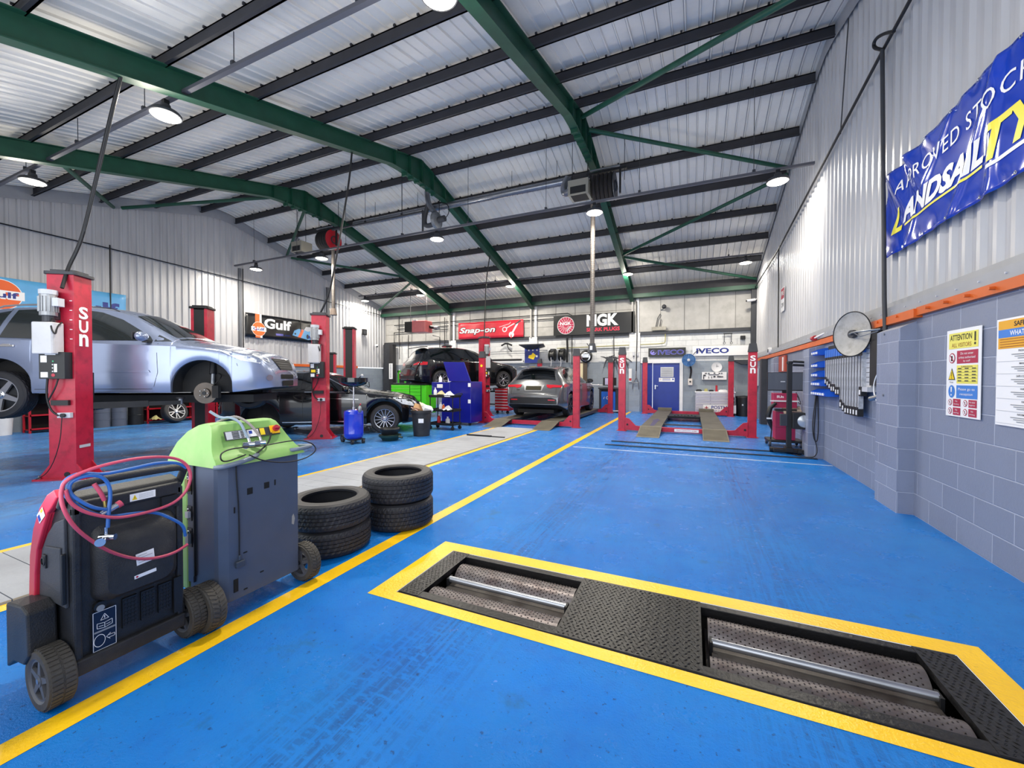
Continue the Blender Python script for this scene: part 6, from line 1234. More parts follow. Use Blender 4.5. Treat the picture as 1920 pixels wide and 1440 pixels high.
t = T('headlamp_tester', 'tall black pole stand with round lens box in front of the crimson tester', 'tester', (1.66, 8.95, 0))
b = M(black); b.bb((-0.04, -0.035, 0.08), (0.04, 0.035, 1.68)); b.rbox((0.0, 0, 1.70), (0.1, 0.08, 0.05), 0.03); b.build('pole', t, bevel=0.008)
b = M(black, steel); b.cyl((0.05, 0, 1.72), (0.30, 0.0, 1.70), 0.022, black, 12); b.cyl((0.05, 0, 1.655), (0.30, 0.0, 1.64), 0.022, black, 12); b.build('sighting_bar', t, smooth=True)
b = M(black, mat('lens glass', 'b5b8bc', 0.12, metal=0.3, coat=0.6)); b.bb((0.03, -0.16, 0.48), (0.38, 0.16, 0.78)); b.build('lens_box', t, bevel=0.01)
b = M(MATS['lens glass'], dgrey); X0 = Matrix.Translation((0.21, -0.165, 0.63)); b.X = X0; b.lathe([(0.001, -0.02), (0.06, -0.016), (0.115, 0.0)], MATS['lens glass'], 32, 'Y'); b.lathe([(0.112, -0.006), (0.122, -0.006), (0.122, 0.008)], dgrey, 32, 'Y'); b.build('lens', t, smooth=True)
b = M(black, dgrey); b.bb((-0.25, -0.09, 0.03), (0.38, -0.02, 0.09)); b.bb((-0.28, 0.05, 0.04), (0.30, 0.12, 0.09)); b.bb((-0.06, -0.1, 0.04), (0.06, 0.14, 0.12)); b.build('base', t, bevel=0.006)
for x, y in ((-0.26, 0.08), (0.15, -0.08), (0.36, -0.05)): b = M(blackm); b.lathe([(0.01, -0.03), (0.05, -0.03), (0.05, 0.03), (0.01, 0.03)], None, 18, 'X', (x, y, 0.05)); b.build('wheel', t)
b = M(dgrey); b.bb((-0.14, -0.05, 0.52), (-0.03, 0.05, 0.74)); b.build('clamp', t, bevel=0.005)
# floor rails in front of the empty lift
for y, x0, x1, d in ((9.05, -1.62, 1.9, 'longer thin steel rail lying on the blue floor before the empty lift'), (8.52, -1.66, 2.0, 'thin steel rail just behind the white floor line')):
    b = M(mat('scraped steel strip', '4a4f58', 0.45, metal=0.5, vary=0.3)); b.bb((x0, -0.03, 0.0), (x1, -0.02, 0.018)); b.bb((x0, 0.02, 0.0), (x1, 0.03, 0.018)); b.bb((x0, -0.03, 0.0), (x1, 0.03, 0.006)); o = b.build('floor_rail'); o.location = (0, y, 0); tag(o, d, 'rail')
# ================================================================ INSPECTION PIT COVER
boardm = mat('grey pit boards', '9ca0a8', 0.6, vary=0.14, vscale=4, bump=0.3, bscale=40, dirt='6f7076', dirt_amt=0.5, dscale=2)
t = thing('pit_cover', 'long grey boarded pit cover between two yellow lines', 'pit cover', (-4.43, 4.5, 0))
b = bld(t, boardm, MATS['grey pit boards']); y = -0.9
while y < 10.2:
    h_ = 0.020 if 7.9 < y < 8.6 else 0.016; b.bb((-4.98, y, 0.0), (-3.87, y + 0.232, 0.016)); y += 0.238
b.build('boards', t)
t = thing('drain_slot', 'black bar lying across the grey pit cover boards', 'bar', (-4.45, 8.42, 0.016)); b = M(blackm); b.bb((-0.50, -0.03, 0), (0.15, 0.03, 0.03)); b.bb((0.15, -0.015, 0), (0.5, 0.015, 0.02)); b.build('bar', t)

# ================================================================ FLOOR EQUIPMENT ON THE LEFT
def TT(name, label, cat, loc, rz=0, group=None): return thing(name, label, cat, loc, rz, group)
dblue = mat('drum blue enamel', '1c36c4', 0.2, coat=0.8)
t = TT('oil_drainer', 'shiny blue wheeled oil drainer drum with black catch bowl on top', 'oil drainer', (-6.64, 6.50, 0), rzL + 0.6)
b = M(dblue); b.lathe([(0.001, 0.10), (0.16, 0.10), (0.195, 0.14), (0.2, 0.2), (0.203, 0.21), (0.2, 0.22), (0.2, 0.62), (0.203, 0.63), (0.2, 0.64), (0.19, 0.69), (0.12, 0.715), (0.001, 0.72)], dblue, 40); b.build('drum', t, smooth=True)
b = M(blackm); b.bb((-0.22, -0.16, 0.08), (0.22, 0.16, 0.10)); b.build('cradle', t)
for x, y, r in ((-0.24, -0.14, 0.085), (-0.24, 0.14, 0.085), (0.2, -0.12, 0.045), (0.2, 0.12, 0.045)):
    b = M(rubber, steel); b.lathe([(r * .4, -0.02), (r, -0.02), (r, 0.02), (r * .4, 0.02)], rubber, 24, 'Y', (x, y, r)); b.cyl((x, y - 0.015, r), (x, y + 0.015, r), r * .42, steel, 14); b.build('wheel', t)
b = M(chrome); b.cyl((0.0, 0, 0.70), (0.0, 0, 1.2), 0.016, chrome, 12); b.cyl((0.0, 0, 0.85), (0, 0, 0.90), 0.028, chrome, 12); b.cyl((0, 0, 0.72), (0, 0, 0.77), 0.035, chrome, 12); b.build('telescopic_tube', t, smooth=True)
b = M(blackg, lgrey); b.lathe([(0.02, 1.20), (0.14, 1.22), (0.25, 1.26), (0.29, 1.31), (0.29, 1.40), (0.275, 1.40), (0.27, 1.32), (0.15, 1.26), (0.02, 1.24)], blackg, 32); b.build('catch_bowl', t, smooth=True)
b = M(redd, galv); b.tube([(0.12, 0.02, 0.71), (0.2, 0.02, 0.76), (0.3, 0.02, 0.86), (0.34, 0, 0.84)], 0.01, redd, 8, 1); b.ball((0.30, 0.0, 0.74), 0.06, galv, 12, (0.7, 0.7, 1.2)); b.build('valve', t, smooth=True)
drkg = mat('dark green plastic', '16342c', 0.4)
t = TT('drain_pan', 'dark green round drain pan on the floor by the black car wheel', 'drain pan', (-6.17, 7.10, 0)); b = M(drkg); b.lathe([(0.001, 0.01), (0.17, 0.01), (0.2, 0.06), (0.24, 0.09), (0.25, 0.13), (0.235, 0.13), (0.2, 0.08), (0.001, 0.03)], drkg, 36); b.cyl((0.24, 0, 0.1), (0.33, 0.02, 0.08), 0.025, drkg); b.build('pan', t, smooth=True)
t = TT('drain_pan', 'black ring shaped drain pan stacked on the dark green one', 'drain pan', (-6.2, 7.12, 0.135)); b = M(black); b.lathe([(0.12, 0.0), (0.17, 0.0), (0.21, 0.09), (0.225, 0.12), (0.215, 0.135), (0.20, 0.11), (0.15, 0.02), (0.12, 0.01)], black, 36); b.tube([(0.215 * math.cos(2 * PI * k / 36), 0.215 * math.sin(2 * PI * k / 36), 0.13) for k in range(36)], 0.01, black, 6, 0, True); b.build('pan', t, smooth=True)
t = TT('waste_bin', 'round black waste bin overfilled with cardboard by the pit cover', 'bin', (-5.98, 8.0, 0)); b = M(blackp); b.lathe([(0.001, 0.005), (0.19, 0.0), (0.235, 0.56), (0.26, 0.56), (0.26, 0.62), (0.235, 0.62), (0.225, 0.55), (0.185, 0.03), (0.001, 0.03)], blackp, 36); b.build('bin_body', t, smooth=True)
b = M(whitel); b.X = Matrix.Rotation(-1.0, 4, 'Z'); b.bb((0.212, -0.06, 0.33), (0.226, 0.06, 0.43)); b.build('bin_sticker', t)
card = mat('brown cardboard', 'b58e66', 0.8, vary=0.1); paper = mat('pale card', 'e6dfc8', 0.8)
for i, (dx, dy, z, a, w_, m, d) in enumerate(((-0.08, 0.0, 0.66, 0.5, 0.26, card, 'brown cardboard piece in the black waste bin'), (0.02, 0.06, 0.72, -0.5, 0.24, paper, 'cream cardboard flap on top of the rubbish in the black bin'), (0.15, 0.02, 0.66, 0.9, 0.22, whitel, 'white carton end leaning out of the black waste bin'), (-0.12, -0.08, 0.62, 0.2, 0.2, mat('pink paper', 'd8b0a8', 0.8), 'pinkish crumpled paper at the bin rim'))):
    t = TT('cardboard_box', d, 'box', (-5.98 + dx, 8.0 + dy, z), a); b = M(m); b.X = Matrix.Rotation(0.5 * (-1) ** i, 4, 'X') @ Matrix.Rotation(0.4, 4, 'Y'); b.box((0, 0, 0), (w_, w_ * .8, 0.02 if i in (1, 3) else 0.09)); b.box((w_ * .3, 0, 0.05), (w_ * .5, w_ * .75, 0.006)); b.build('card', t)
# trolley
t = TT('service_cart', 'black three tier service cart with bottles and white cloths', 'cart', (-6.17, 9.3, 0))
for z in (0.13, 0.50, 0.88):
    b = M(black); b.rbox((0, 0, z), (0.78, 0.42, 0.02), 0.04); b.bb((-0.39, -0.21, z), (0.39, -0.19, z + 0.06)); b.bb((-0.39, 0.19, z), (0.39, 0.21, z + 0.06)); b.bb((-0.39, -0.21, z), (-0.37, 0.21, z + 0.06)); b.bb((0.37, -0.21, z), (0.39, 0.21, z + 0.06)); b.build('shelf', t, bevel=0.004)
for x in (-0.36, 0.36):
    for y in (-0.18, 0.18):
        b = M(black); b.cyl((x, y, 0.1), (x, y, 0.93), 0.014, black, 10); b.build('upright', t, smooth=True)
        b = M(rubber); b.lathe([(0.01, -0.018), (0.05, -0.018), (0.05, 0.018), (0.01, 0.018)], rubber, 18, 'Y', (x, y, 0.05)); b.bb((x - 0.015, y - 0.02, 0.05), (x + 0.015, y + 0.02, 0.12)); b.build('caster', t)
b = M(black); b.tube([(0.39, -0.17, 0.9), (0.47, -0.17, 0.98), (0.47, 0.17, 0.98), (0.39, 0.17, 0.9)], 0.012, None, 8, 1); b.build('handle', t, smooth=True)
b = M(whitel); b.bb((0.12, -0.214, 0.895), (0.30, -0.211, 0.925)); b.build('name_strip', t)
def bottle(loc, h_, r, m, label, group=None):
    t = TT('bottle', label, 'bottle', loc, 0, group); b = M(m); b.lathe([(0.001, 0), (r, 0), (r, h_ * .62), (r * .8, h_ * .72), (r * .35, h_ * .82), (r * .35, h_ * .9)], m, 16); b.build('bottle_body', t, smooth=True)
    b = M(white if m is not white else redd); b.cyl((0, 0, h_ * .9), (0, 0, h_), r * .42, None, 12); b.build('bottle_cap', t)
bottle((-6.42, 9.2, 0.895), 0.24, 0.045, whitel, 'white spray bottle on the top shelf end of the black cart'); bottle((-6.27, 9.25, 0.515), 0.22, 0.05, whitel, 'white bottle on the middle shelf of the black cart'); bottle((-6.15, 9.2, 0.515), 0.18, 0.04, orange, 'orange bottle on the middle shelf of the black cart'); bottle((-6.3, 9.2, 0.145), 0.26, 0.05, redd, 'red bottle on the bottom shelf of the black cart'); bottle((-6.05, 9.25, 0.145), 0.2, 0.06, lgrey, 'grey bottle on the bottom shelf of the black cart')
def cloth(loc, s, m, label, name='cloth', cat='cloth'):
    n = 7; b = M(m); vs = [((i / n - .5) * s, (j / n - .5) * s * .7, 0.12 * math.exp(-(((i / n - .5) * 3) ** 2 + ((j / n - .5) * 3) ** 2)) + 0.02 * math.sin(i * 2.1) * math.cos(j * 1.7) + 0.02) for j in range(n + 1) for i in range(n + 1)]
    b.add(vs, [(j * (n + 1) + i, j * (n + 1) + i + 1, (j + 1) * (n + 1) + i + 1, (j + 1) * (n + 1) + i) for j in range(n) for i in range(n)]); o = b.build(name); o.location = loc; tag(o, label, cat)
cloth((-6.02, 9.28, 0.90), 0.32, whitel, 'white rag heaped on the top shelf of the black cart'); cloth((-5.98, 9.15, 0.52), 0.3, whitel, 'white paper wipes spilling from the middle shelf of the black cart')
cloth((-6.5, 9.6, 0.90), 0.3, mat('straw paper', 'c9c093', 0.8), 'yellowish paper sheet on the far end of the black cart')
# blue parts-washer style cabinet
cab = mat('deep blue cabinet enamel', '141c8c', 0.28, coat=0.3, vary=0.05)
t = TT('parts_washer', 'deep blue cabinet with raised blue lid beside the black cart', 'cabinet', (-6.50, 10.55, 0))
b = M(cab); b.bb((-0.10, -0.35, 0.08), (0.62, 0.35, 1.29)); b.bb((-0.75, -0.35, 0.9), (-0.10, 0.35, 1.27)); b.bb((-0.42, -0.3, 0.08), (-0.10, 0.3, 0.9)); b.build('cabinet_body', t, bevel=0.01)
b = M(cab); b.add([(-0.34, -0.34, 1.88), (0.38, -0.34, 1.86), (0.62, -0.36, 1.30), (-0.12, -0.36, 1.30), (-0.34, -0.30, 1.88), (0.38, -0.30, 1.86), (0.62, -0.32, 1.30), (-0.12, -0.32, 1.30)], [(0, 1, 2, 3), (7, 6, 5, 4), (0, 4, 5, 1), (1, 5, 6, 2), (0, 3, 7, 4)]); b.build('lid', t, bevel=0.01)
for x, z, w_ in ((0.53, 1.14, 0.09), (0.53, 0.66, 0.09), (-0.55, 1.1, 0.2)): b = M(whitel); b.bb((x, -0.356, z), (x + w_, -0.350, z + 0.11)); b.build('label', t)
for x in (-0.05, 0.55): b = M(rubber); b.lathe([(0.01, -0.02), (0.045, -0.02), (0.045, 0.02), (0.01, 0.02)], rubber, 16, 'X', (x, -0.28, 0.045)); b.bb((x - 0.03, -0.32, 0.05), (x + 0.03, -0.24, 0.09)); b.build('caster', t)
bottle((-7.1, 10.45, 1.27), 0.2, 0.05, whitel, 'white bottle on the blue cabinet shelf, one of the pair'); bottle((-6.8, 10.5, 1.27), 0.24, 0.05, whitel, 'taller white bottle on the blue cabinet shelf next to the raised lid')
# green tool cabinet
gtc = mat('lime tool cabinet', '4fd01e', 0.3, coat=0.4)
t = TT('tool_cabinet', 'lime green tool cabinet with drawers under the raised dark estate', 'tool cabinet', (-9.30, 11.9, 0))
b = M(gtc, black); b.bb((-0.72, -0.3, 0.15), (0.62, 0.3, 1.16)); b.bb((-0.74, -0.32, 1.16), (0.82, 0.32, 1.2), black); b.bb((0.62, -0.3, 0.15), (0.82, 0.3, 1.14), gtc); b.bb((-0.72, -0.308, 0.15), (0.62, -0.3, 1.16), black); b.build('cabinet_body', t, bevel=0.006)
for k, (z0, z1) in enumerate(((1.03, 1.14), (0.91, 1.02), (0.79, 0.90), (0.62, 0.78), (0.42, 0.61), (0.18, 0.41))):
    b = M(gtc, whitel); b.bb((-0.70, -0.325, z0), (0.12, -0.30, z1)); b.bb((-0.70, -0.335, z1 - 0.02), (0.12, -0.32, z1 - 0.005), mat('lime bright', '9af06a', 0.2)); b.build('drawer', t, bevel=0.003)
    b = M(gtc); b.bb((0.15, -0.325, z0), (0.60, -0.30, z1)); b.bb((0.15, -0.335, z1 - 0.02), (0.60, -0.32, z1 - 0.005)); b.build('drawer', t, bevel=0.003)
for x in (-0.6, 0.6): b = M(rubber); b.lathe([(0.01, -0.025), (0.07, -0.025), (0.07, 0.025), (0.01, 0.025)], rubber, 16, 'Y', (x, -0.2, 0.07)); b.bb((x - .02, -.22, .07), (x + .02, -.18, .16)); b.build('caster', t)
def red_cab(loc, w_, h_, n, label):
    t = TT('roller_cabinet', label, 'tool cabinet', loc); b = M(redd); b.bb((-w_ / 2, -0.22, 0.12), (w_ / 2, 0.22, h_)); b.build('cabinet_body', t, bevel=0.006)
    for k in range(n):
        z0 = 0.16 + (h_ - 0.2) * k / n; z1 = 0.16 + (h_ - 0.2) * (k + 1) / n - 0.02; b = M(redd, lgrey); b.bb((-w_ / 2 + 0.02, -0.24, z0), (w_ / 2 - 0.02, -0.22, z1)); b.bb((-w_ / 2 + 0.02, -0.255, z1 - 0.03), (w_ / 2 - 0.02, -0.235, z1 - 0.005), lgrey); b.build('drawer', t)
    for x in (-w_ / 2 + 0.08, w_ / 2 - 0.08): b = M(rubber); b.lathe([(0.01, -0.02), (0.06, -0.02), (0.06, 0.02), (0.01, 0.02)], rubber, 14, 'Y', (x, -0.15, 0.06)); b.bb((x - .02, -.17, .06), (x + .02, -.13, .13)); b.build('caster', t)
    return t
red_cab((-6.78, 14.4, 0), 0.6, 0.98, 7, 'red tool chest with silver drawer edges behind the grey SUV')
t = TT('workbench', 'dark workbench cluttered with parts behind the red four post lift post', 'workbench', (-7.5, 14.9, 0)); b = M(blackm); b.bb((-0.9, -0.25, 0.82), (0.35, 0.25, 0.87)); 
for x in (-0.85, 0.3):
    for y in (-0.2, 0.2): b.bb((x - 0.02, y - 0.02, 0), (x + 0.02, y + 0.02, 0.82))
b.bb((-0.85, -0.2, 0.3), (0.3, 0.2, 0.33)); b.build('bench', t)
for k, (x, m, h_) in enumerate(((-8.2, dgrey, 0.12), (-7.95, galv, 0.16), (-7.7, black, 0.1), (-7.45, lgrey, 0.14), (-7.25, steel, 0.18))):
    t = TT('engine_part', ('dark engine part on the cluttered workbench', 'dull metal engine part on the cluttered workbench', 'small black part on the cluttered workbench', 'pale grey part on the cluttered workbench', 'shiny metal part on the workbench end')[k], 'car part', (x, 14.9, 0.87)); b = M(m); b.cyl((0, 0, 0), (0, 0, h_ * .6), 0.07, m, 12); b.box((0.03, 0, h_ * .7), (0.12, 0.08, h_ * .5), m); b.cyl((-0.04, 0, h_ * .5), (-0.04, -0.08, h_ * .6), 0.03, m, 10); b.build('casting', t)
# shelving racks with parts along the left wall
def rack(loc, w_, n, label, top=0.85):
    t = TT('shelf_rack', label, 'shelf rack', loc); b = M(redd)
    for y in (-w_ / 2, w_ / 2):
        for x in (-0.18, 0.18): b.bb((x - 0.02, y - 0.02, 0), (x + 0.02, y + 0.02, top))
    b.build('upright', t)
    for k in range(n):
        z = 0.08 + (top - 0.16) * k / (n - 1); b = M(redd); b.bb((-0.2, -w_ / 2, z - 0.015), (0.2, w_ / 2, z)); b.bb((0.18, -w_ / 2, z - 0.015), (0.2, w_ / 2, z + 0.04)); b.build('shelf', t)
    b = M(mat('shadow black back', '0f0f12', 0.8)); b.bb((-0.2, -w_ / 2, 0.05), (-0.19, w_ / 2, top)); b.build('shade_panel', t)  # near-black sheet stands in for the shade behind the shelves
rack((-15.15, 4.75, 0), 1.1, 3, 'low red shelf rack seen right behind the tall red lift post'); rack((-15.15, 7.22, 0), 1.3, 3, 'red shelf rack behind the leaning alloy wheel')
b = M(galv, lgrey)
for k, (y, z) in enumerate(((4.35, 0.79), (4.5, 0.79), (4.68, 0.79), (4.85, 0.79), (5.0, 0.79), (5.12, 0.79), (4.6, 0.445), (4.95, 0.445))):
    t = TT('wall_bracket_tool', 'small pale tool standing on the low red shelf rack', 'tool', (-15.1, y, z), 0, 'pale tools on the low red rack'); q = M(lgrey); q.cyl((0, 0, 0), (0, 0.03, 0.1), 0.02, None, 8); q.ball((0, 0.03, 0.12), 0.035, None, 8); q.build('tool_body', t, smooth=True)
for y, r, h_, m, d in ((5.58, 0.17, 0.62, mat('drum slate', '565d6e', 0.5), 'grey blue drum left of the black drum behind the silver SUV'), (5.95, 0.17, 0.62, mat('drum slate', '565d6e', 0.5), 'grey blue drum touching the black drum behind the silver SUV'), (6.34, 0.18, 0.85, black, 'tall black drum beside the red shelf rack')):
    t = TT('drum', d, 'drum', (-15.1, y, 0)); b = M(m); b.lathe([(0.001, 0), (r, 0), (r, h_ * .33), (r + .008, h_ * .34), (r, h_ * .35), (r, h_ * .66), (r + .008, h_ * .67), (r, h_ * .68), (r, h_), (r - .02, h_), (r - .02, h_ - .015), (0.001, h_ - 0.015)], m, 28); b.build('drum_shell', t, smooth=True)
t = TT('loose_wheel', 'loose tyre on a black and silver alloy rim leaning in front of the red rack', 'wheel', (-14.55, 7.05, 0.34), 0); rim_parts(t, 0, 0, 0, 0.34, 1, alloy, 5, 'twin')
for ch in t.children:
    ch.matrix_local = Matrix.Rotation(-PI / 2 + 0.15, 4, 'Z') @ Matrix.Rotation(0.28, 4, 'X')
t = TT('roller_cabinet', 'red drawer unit behind the leaning alloy wheel', 'tool cabinet', (-15.2, 8.22, 0)); b = M(redd); b.bb((-0.2, -0.3, 0.1), (0.2, 0.1, 0.85)); b.build('cabinet_body', t)
for k in range(5): b = M(redd, lgrey); b.bb((0.2, -0.28, 0.14 + 0.14 * k), (0.215, 0.08, 0.26 + 0.14 * k)); b.bb((0.21, -0.28, 0.24 + 0.14 * k), (0.225, 0.08, 0.26 + 0.14 * k), lgrey); b.build('drawer', t)
rack((-15.15, 9.05, 0), 1.1, 3, 'red shelf rack beyond the drawer unit on the left wall')
cloth((-14.95, 6.75, 0.10), 0.3, mat('yellow cloth', 'cfc98a', 0.8), 'yellowish cloth on the bottom shelf of the red rack')
bottle((-14.6, 9.6, 0.0), 0.45, 0.11, whitel, 'big white bottle on the floor beside the inner lift post')
t = TT('trolley_jack', 'low dark trolley jack on the floor right of the inner lift post', 'jack', (-12.6, 8.6, 0), 0.6); b = M(dgrey, steel); b.box((0, 0, 0.09), (0.7, 0.3, 0.1), dgrey); b.box((0.28, 0, 0.16), (0.12, 0.12, 0.05), steel); b.build('jack_body', t, bevel=0.01)
for x, y in ((-0.3, 0.16), (-0.3, -0.16), (0.3, 0.16), (0.3, -0.16)): b = M(blackm); b.cyl((x, y - 0.02, 0.05), (x, y + 0.02, 0.05), 0.05, None, 14); b.build('wheel', t)
t = TT('white_tub', 'white plastic tub on the floor at the left edge under the SUV wheel', 'tub', (-15.2, 3.75, 0)); b = M(white); b.lathe([(0.001, 0), (0.22, 0), (0.25, 0.5), (0.26, 0.5), (0.26, 0.53), (0.001, 0.53)], white, 28); b.build('tub_body', t, smooth=True)
t = TT('orange_machine_head', 'orange and dark machine head showing over the black car roof', 'machine', (-13.9, 9.5, 0)); b = M(dgrey, mat('machine orange', 'd8502a', 0.4)); b.bb((-0.3, -0.3, 0), (0.3, 0.3, 1.45)); b.build('machine_body', t, bevel=0.02); b = M(MATS['machine orange']); b.lathe([(0.001, 1.45), (0.16, 1.45), (0.18, 1.6), (0.16, 1.78), (0.001, 1.82)], None, 20); b.build('machine_cap', t, smooth=True)
t = TT('bench_press', 'dark stand with coiled lead and small lamp by the left back wall', 'machine', (-14.4, 14.6, 0)); b = M(dgrey, black); b.bb((-0.5, -0.2, 0.0), (0.5, 0.2, 0.75), dgrey); b.tube([(-0.1, 0, 0.75), (-0.35, 0, 1.0), (-0.2, 0, 1.35), (0.0, 0, 1.5)], 0.025, black, 8, 2); b.ball((0.02, 0, 1.5), 0.07, lgrey, 10); b.tube([(0.0, 0, 0.9), (0.3, 0, 1.05), (0.5, 0, 0.9), (0.45, 0, 1.2)], 0.02, black, 8, 2); b.build('stand', t)
bottle((-14.3, 14.45, 0.76), 0.22, 0.05, whitel, 'white bottle beside the dark stand near the left back wall'); 
t = TT('label_post', 'white vertical label strip on the dark corner post', 'sign', (-14.87, 17.19, 1.75)); b = M(whitel, grey); b.bb((-0.12, -0.01, -0.42), (0.12, 0.0, 0.42)); 
for k in range(10): b.bb((-0.05, -0.014, -0.34 + 0.075 * k), (0.05, -0.01, -0.30 + 0.075 * k), grey)
b.build('label_face', t)
t = TT('fire_hose_cabinet', 'small dark red wall unit with bottles left of the raised estate', 'cabinet', (-14.0, 17.2, 1.0)); b = M(mat('maroon', '7a1a28', 0.5), black); b.bb((-0.25, -0.2, 0.35), (0.25, 0.2, 0.6)); b.bb((-0.25, -0.2, -1.0), (0.25, 0.2, 0.34), black); b.build('cabinet_body', t); 
for x in (-0.1, 0.05): bottle((-14.0 + x, 16.98 - 0.03, 1.34 if False else 1.6), 0.24, 0.05, whitel if x > 0 else mat('cream', 'd8d0c4'), 'pale bottle on top of the small dark red unit by the corner' if x > 0 else 'cream bottle on top of the small dark red unit by the corner')
t = TT('pallet_truck', 'lime green upright frame beside the raised estate tail', 'frame', (-12.6, 15.4, 0)); b = M(gtc, black); b.bb((-0.3, -0.02, 0), (-0.24, 0.04, 1.75), gtc); b.bb((0.1, -0.02, 0), (0.16, 0.04, 1.75), gtc); b.bb((-0.3, -0.02, 1.65), (0.16, 0.04, 1.75), gtc); b.bb((-0.24, -0.01, 0.2), (0.1, 0.03, 0.9), black); b.build('upright_frame', t)

# ================================================================ BACK WALL
hred = mat('heater pink red', 'd27070', 0.4, vary=0.06)
t = TT('space_heater', 'pinkish red box heater with black grille hung high in the back left', 'heater', (-11.8, 15.6, 3.8))
b = M(hred); b.add([(-0.2, -0.3, -0.28), (0.55, -0.3, -0.28), (0.55, 0.3, -0.28), (-0.2, 0.3, -0.28), (-0.2, -0.3, 0.28), (0.55, -0.3, 0.26), (0.55, 0.3, 0.26), (-0.2, 0.3, 0.28)], [(3, 2, 1, 0), (4, 5, 6, 7), (0, 1, 5, 4), (1, 2, 6, 5), (2, 3, 7, 6), (3, 0, 4, 7)]); b.build('heater_body', t, bevel=0.03)
b = M(black); b.bb((-0.62, -0.28, -0.25), (-0.2, 0.28, 0.24)); 
for k in range(7): b.bb((-0.62, -0.30, -0.22 + 0.065 * k), (-0.2, -0.28, -0.20 + 0.065 * k))
b.build('air_grille', t)
b = M(galv, black); b.cyl((0.55, 0.1, 0.0), (0.85, 0.1, -0.06), 0.08, black, 14); b.cyl((0.85, 0.1, -0.06), (1.1, 0.0, -0.1), 0.09, galv, 14); b.build('flue', t, smooth=True)
b = M(whitel); b.bb((-0.1, -0.31, 0.26), (0.08, -0.2, 0.30)); b.build('lamp_marker', t)
b = M(blackm); 
for x in (-0.5, 0.45): b.cyl((x, 0, 0.24), (x, 0, 1.92), 0.012, None, 8)
b.build('hanger', t)
t = TT('wall_pipework', 'thin dark pipes running along the upper back wall boards', 'pipe', (-8, 17.5, 3.9))
for q in ([(-14.9, 17.5, 4.25), (-6.6, 17.5, 4.3), (-5.1, 17.5, 4.3), (-4.9, 17.5, 4.2), (-4.9, 17.5, 2.0)], [(-14.7, 17.52, 4.05), (-5.3, 17.52, 4.1), (-5.1, 17.52, 4.0), (-5.1, 17.52, 3.3)], [(-14.9, 17.5, 3.86), (-11.4, 17.5, 3.9)], [(-14.9, 17.5, 3.86), (-14.9, 17.5, 3.3)], [(-14.5, 17.45, 5.0), (-14.5, 17.45, 2.4)], [(-13.9, 17.45, 3.7), (-13.9, 17.45, 1.9)], [(-11.6, 17.45, 4.5), (-11.6, 17.45, 2.0)], [(-12.3, 17.4, 3.6), (-11.9, 17.45, 3.5), (-11.9, 17.45, 2.2)]):
    b = bld(t, blackm); b.tube(q, 0.02, None, 8); b.build('pipe_run', t, smooth=True)
t = TT('wall_pipework', 'thin yellowish pipe along the white blockwork above the hooks', 'pipe', (-3, 17.5, 2.8)); gp = mat('brass yellow pipe', '9c9656', 0.5)
b = bld(t, gp); b.tube([(-5.6, 17.5, 2.75), (-1.98, 17.5, 2.8), (-1.05, 17.5, 2.82), (-1.0, 17.5, 2.9), (-1.0, 17.5, 3.2)], 0.018, None, 8, 1); b.build('pipe_run', t, smooth=True)
b = bld(t, galv); b.tube([(-9.5, 17.52, 2.66), (-1.98, 17.52, 2.7)], 0.012, None, 8); b.build('pipe_run', t, smooth=True)
for x, z0, z1, d in ((-9.4, 3.2, 2.2, 'thin dark drop cable below the red banner'), (-5.1, 3.2, 2.1, 'dark cable bundle beside the two black reels'), (-3.05, 3.2, 0.9, 'dark drop pipe behind the exhaust hose nozzle'), (-2.12, 4.6, 1.7, 'dark drop chain with metal hook on the pier beside the door')):
    t = TT('drop_cable', d, 'cable', (x, 17.42, z0)); b = M(blackm); b.tube([(0, 0, 0), (0.02, 0, (z1 - z0) / 2), (0, 0, z1 - z0)], 0.018 if x != -5.1 else 0.05, None, 8); b.build('cable', t, smooth=True)
    if x == -2.12: b = M(steel); b.tube([(0, 0, z1 - z0), (-0.02, 0, z1 - z0 - 0.3), (-0.14, 0, z1 - z0 - 0.5), (-0.14, 0, z1 - z0 - 0.75)], 0.02, None, 8); b.tube([(0.0, 0, z1 - z0 - 0.25), (0.1, 0, z1 - z0 - 0.5), (0.1, 0, z1 - z0 - 0.75)], 0.02, None, 8); b.tube([(-0.12, 0, z1 - z0 - 0.5), (0.09, 0, z1 - z0 - 0.5)], 0.02, None, 8); b.build('hook', t, smooth=True)
for k, (x, z) in enumerate(((-5.75, 2.42), (-5.30, 2.42))):
    t = TT('hose_reel', ('black hose reel next to the blue pegboard' if k == 0 else 'black hose reel next to the dark cable bundle'), 'hose reel', (x, 17.3, z)); b = M(black, dgrey); b.lathe([(0.08, -0.12), (0.25, -0.12), (0.25, -0.09), (0.2, -0.08), (0.2, 0.08), (0.25, 0.09), (0.25, 0.12), (0.08, 0.12)], black, 28, 'X'); b.cyl((-0.14, 0, 0), (0.14, 0, 0), 0.06, dgrey, 14); b.bb((-0.1, 0.0, 0.2), (0.1, 0.25, 0.3), dgrey); b.tube([(0.0, -0.2, -0.1), (0.02, -0.2, -0.35), (0.0, -0.2, -0.5)], 0.015, lgrey, 8); b.build('reel_body', t, smooth=True)
t = TT('pegboard', 'dark blue pegboard holding a yellow shape above the grey SUV roof', 'board', (-6.75, 17.35, 2.45)); b = M(mat('pegboard blue', '1b2f80', 0.5), yellow, whitel); b.bb((-0.36, -0.02, -0.35), (0.36, 0.02, 0.35)); b.frame((0, -0.024, 0), (1, 0, 0), (0, 0, 1))
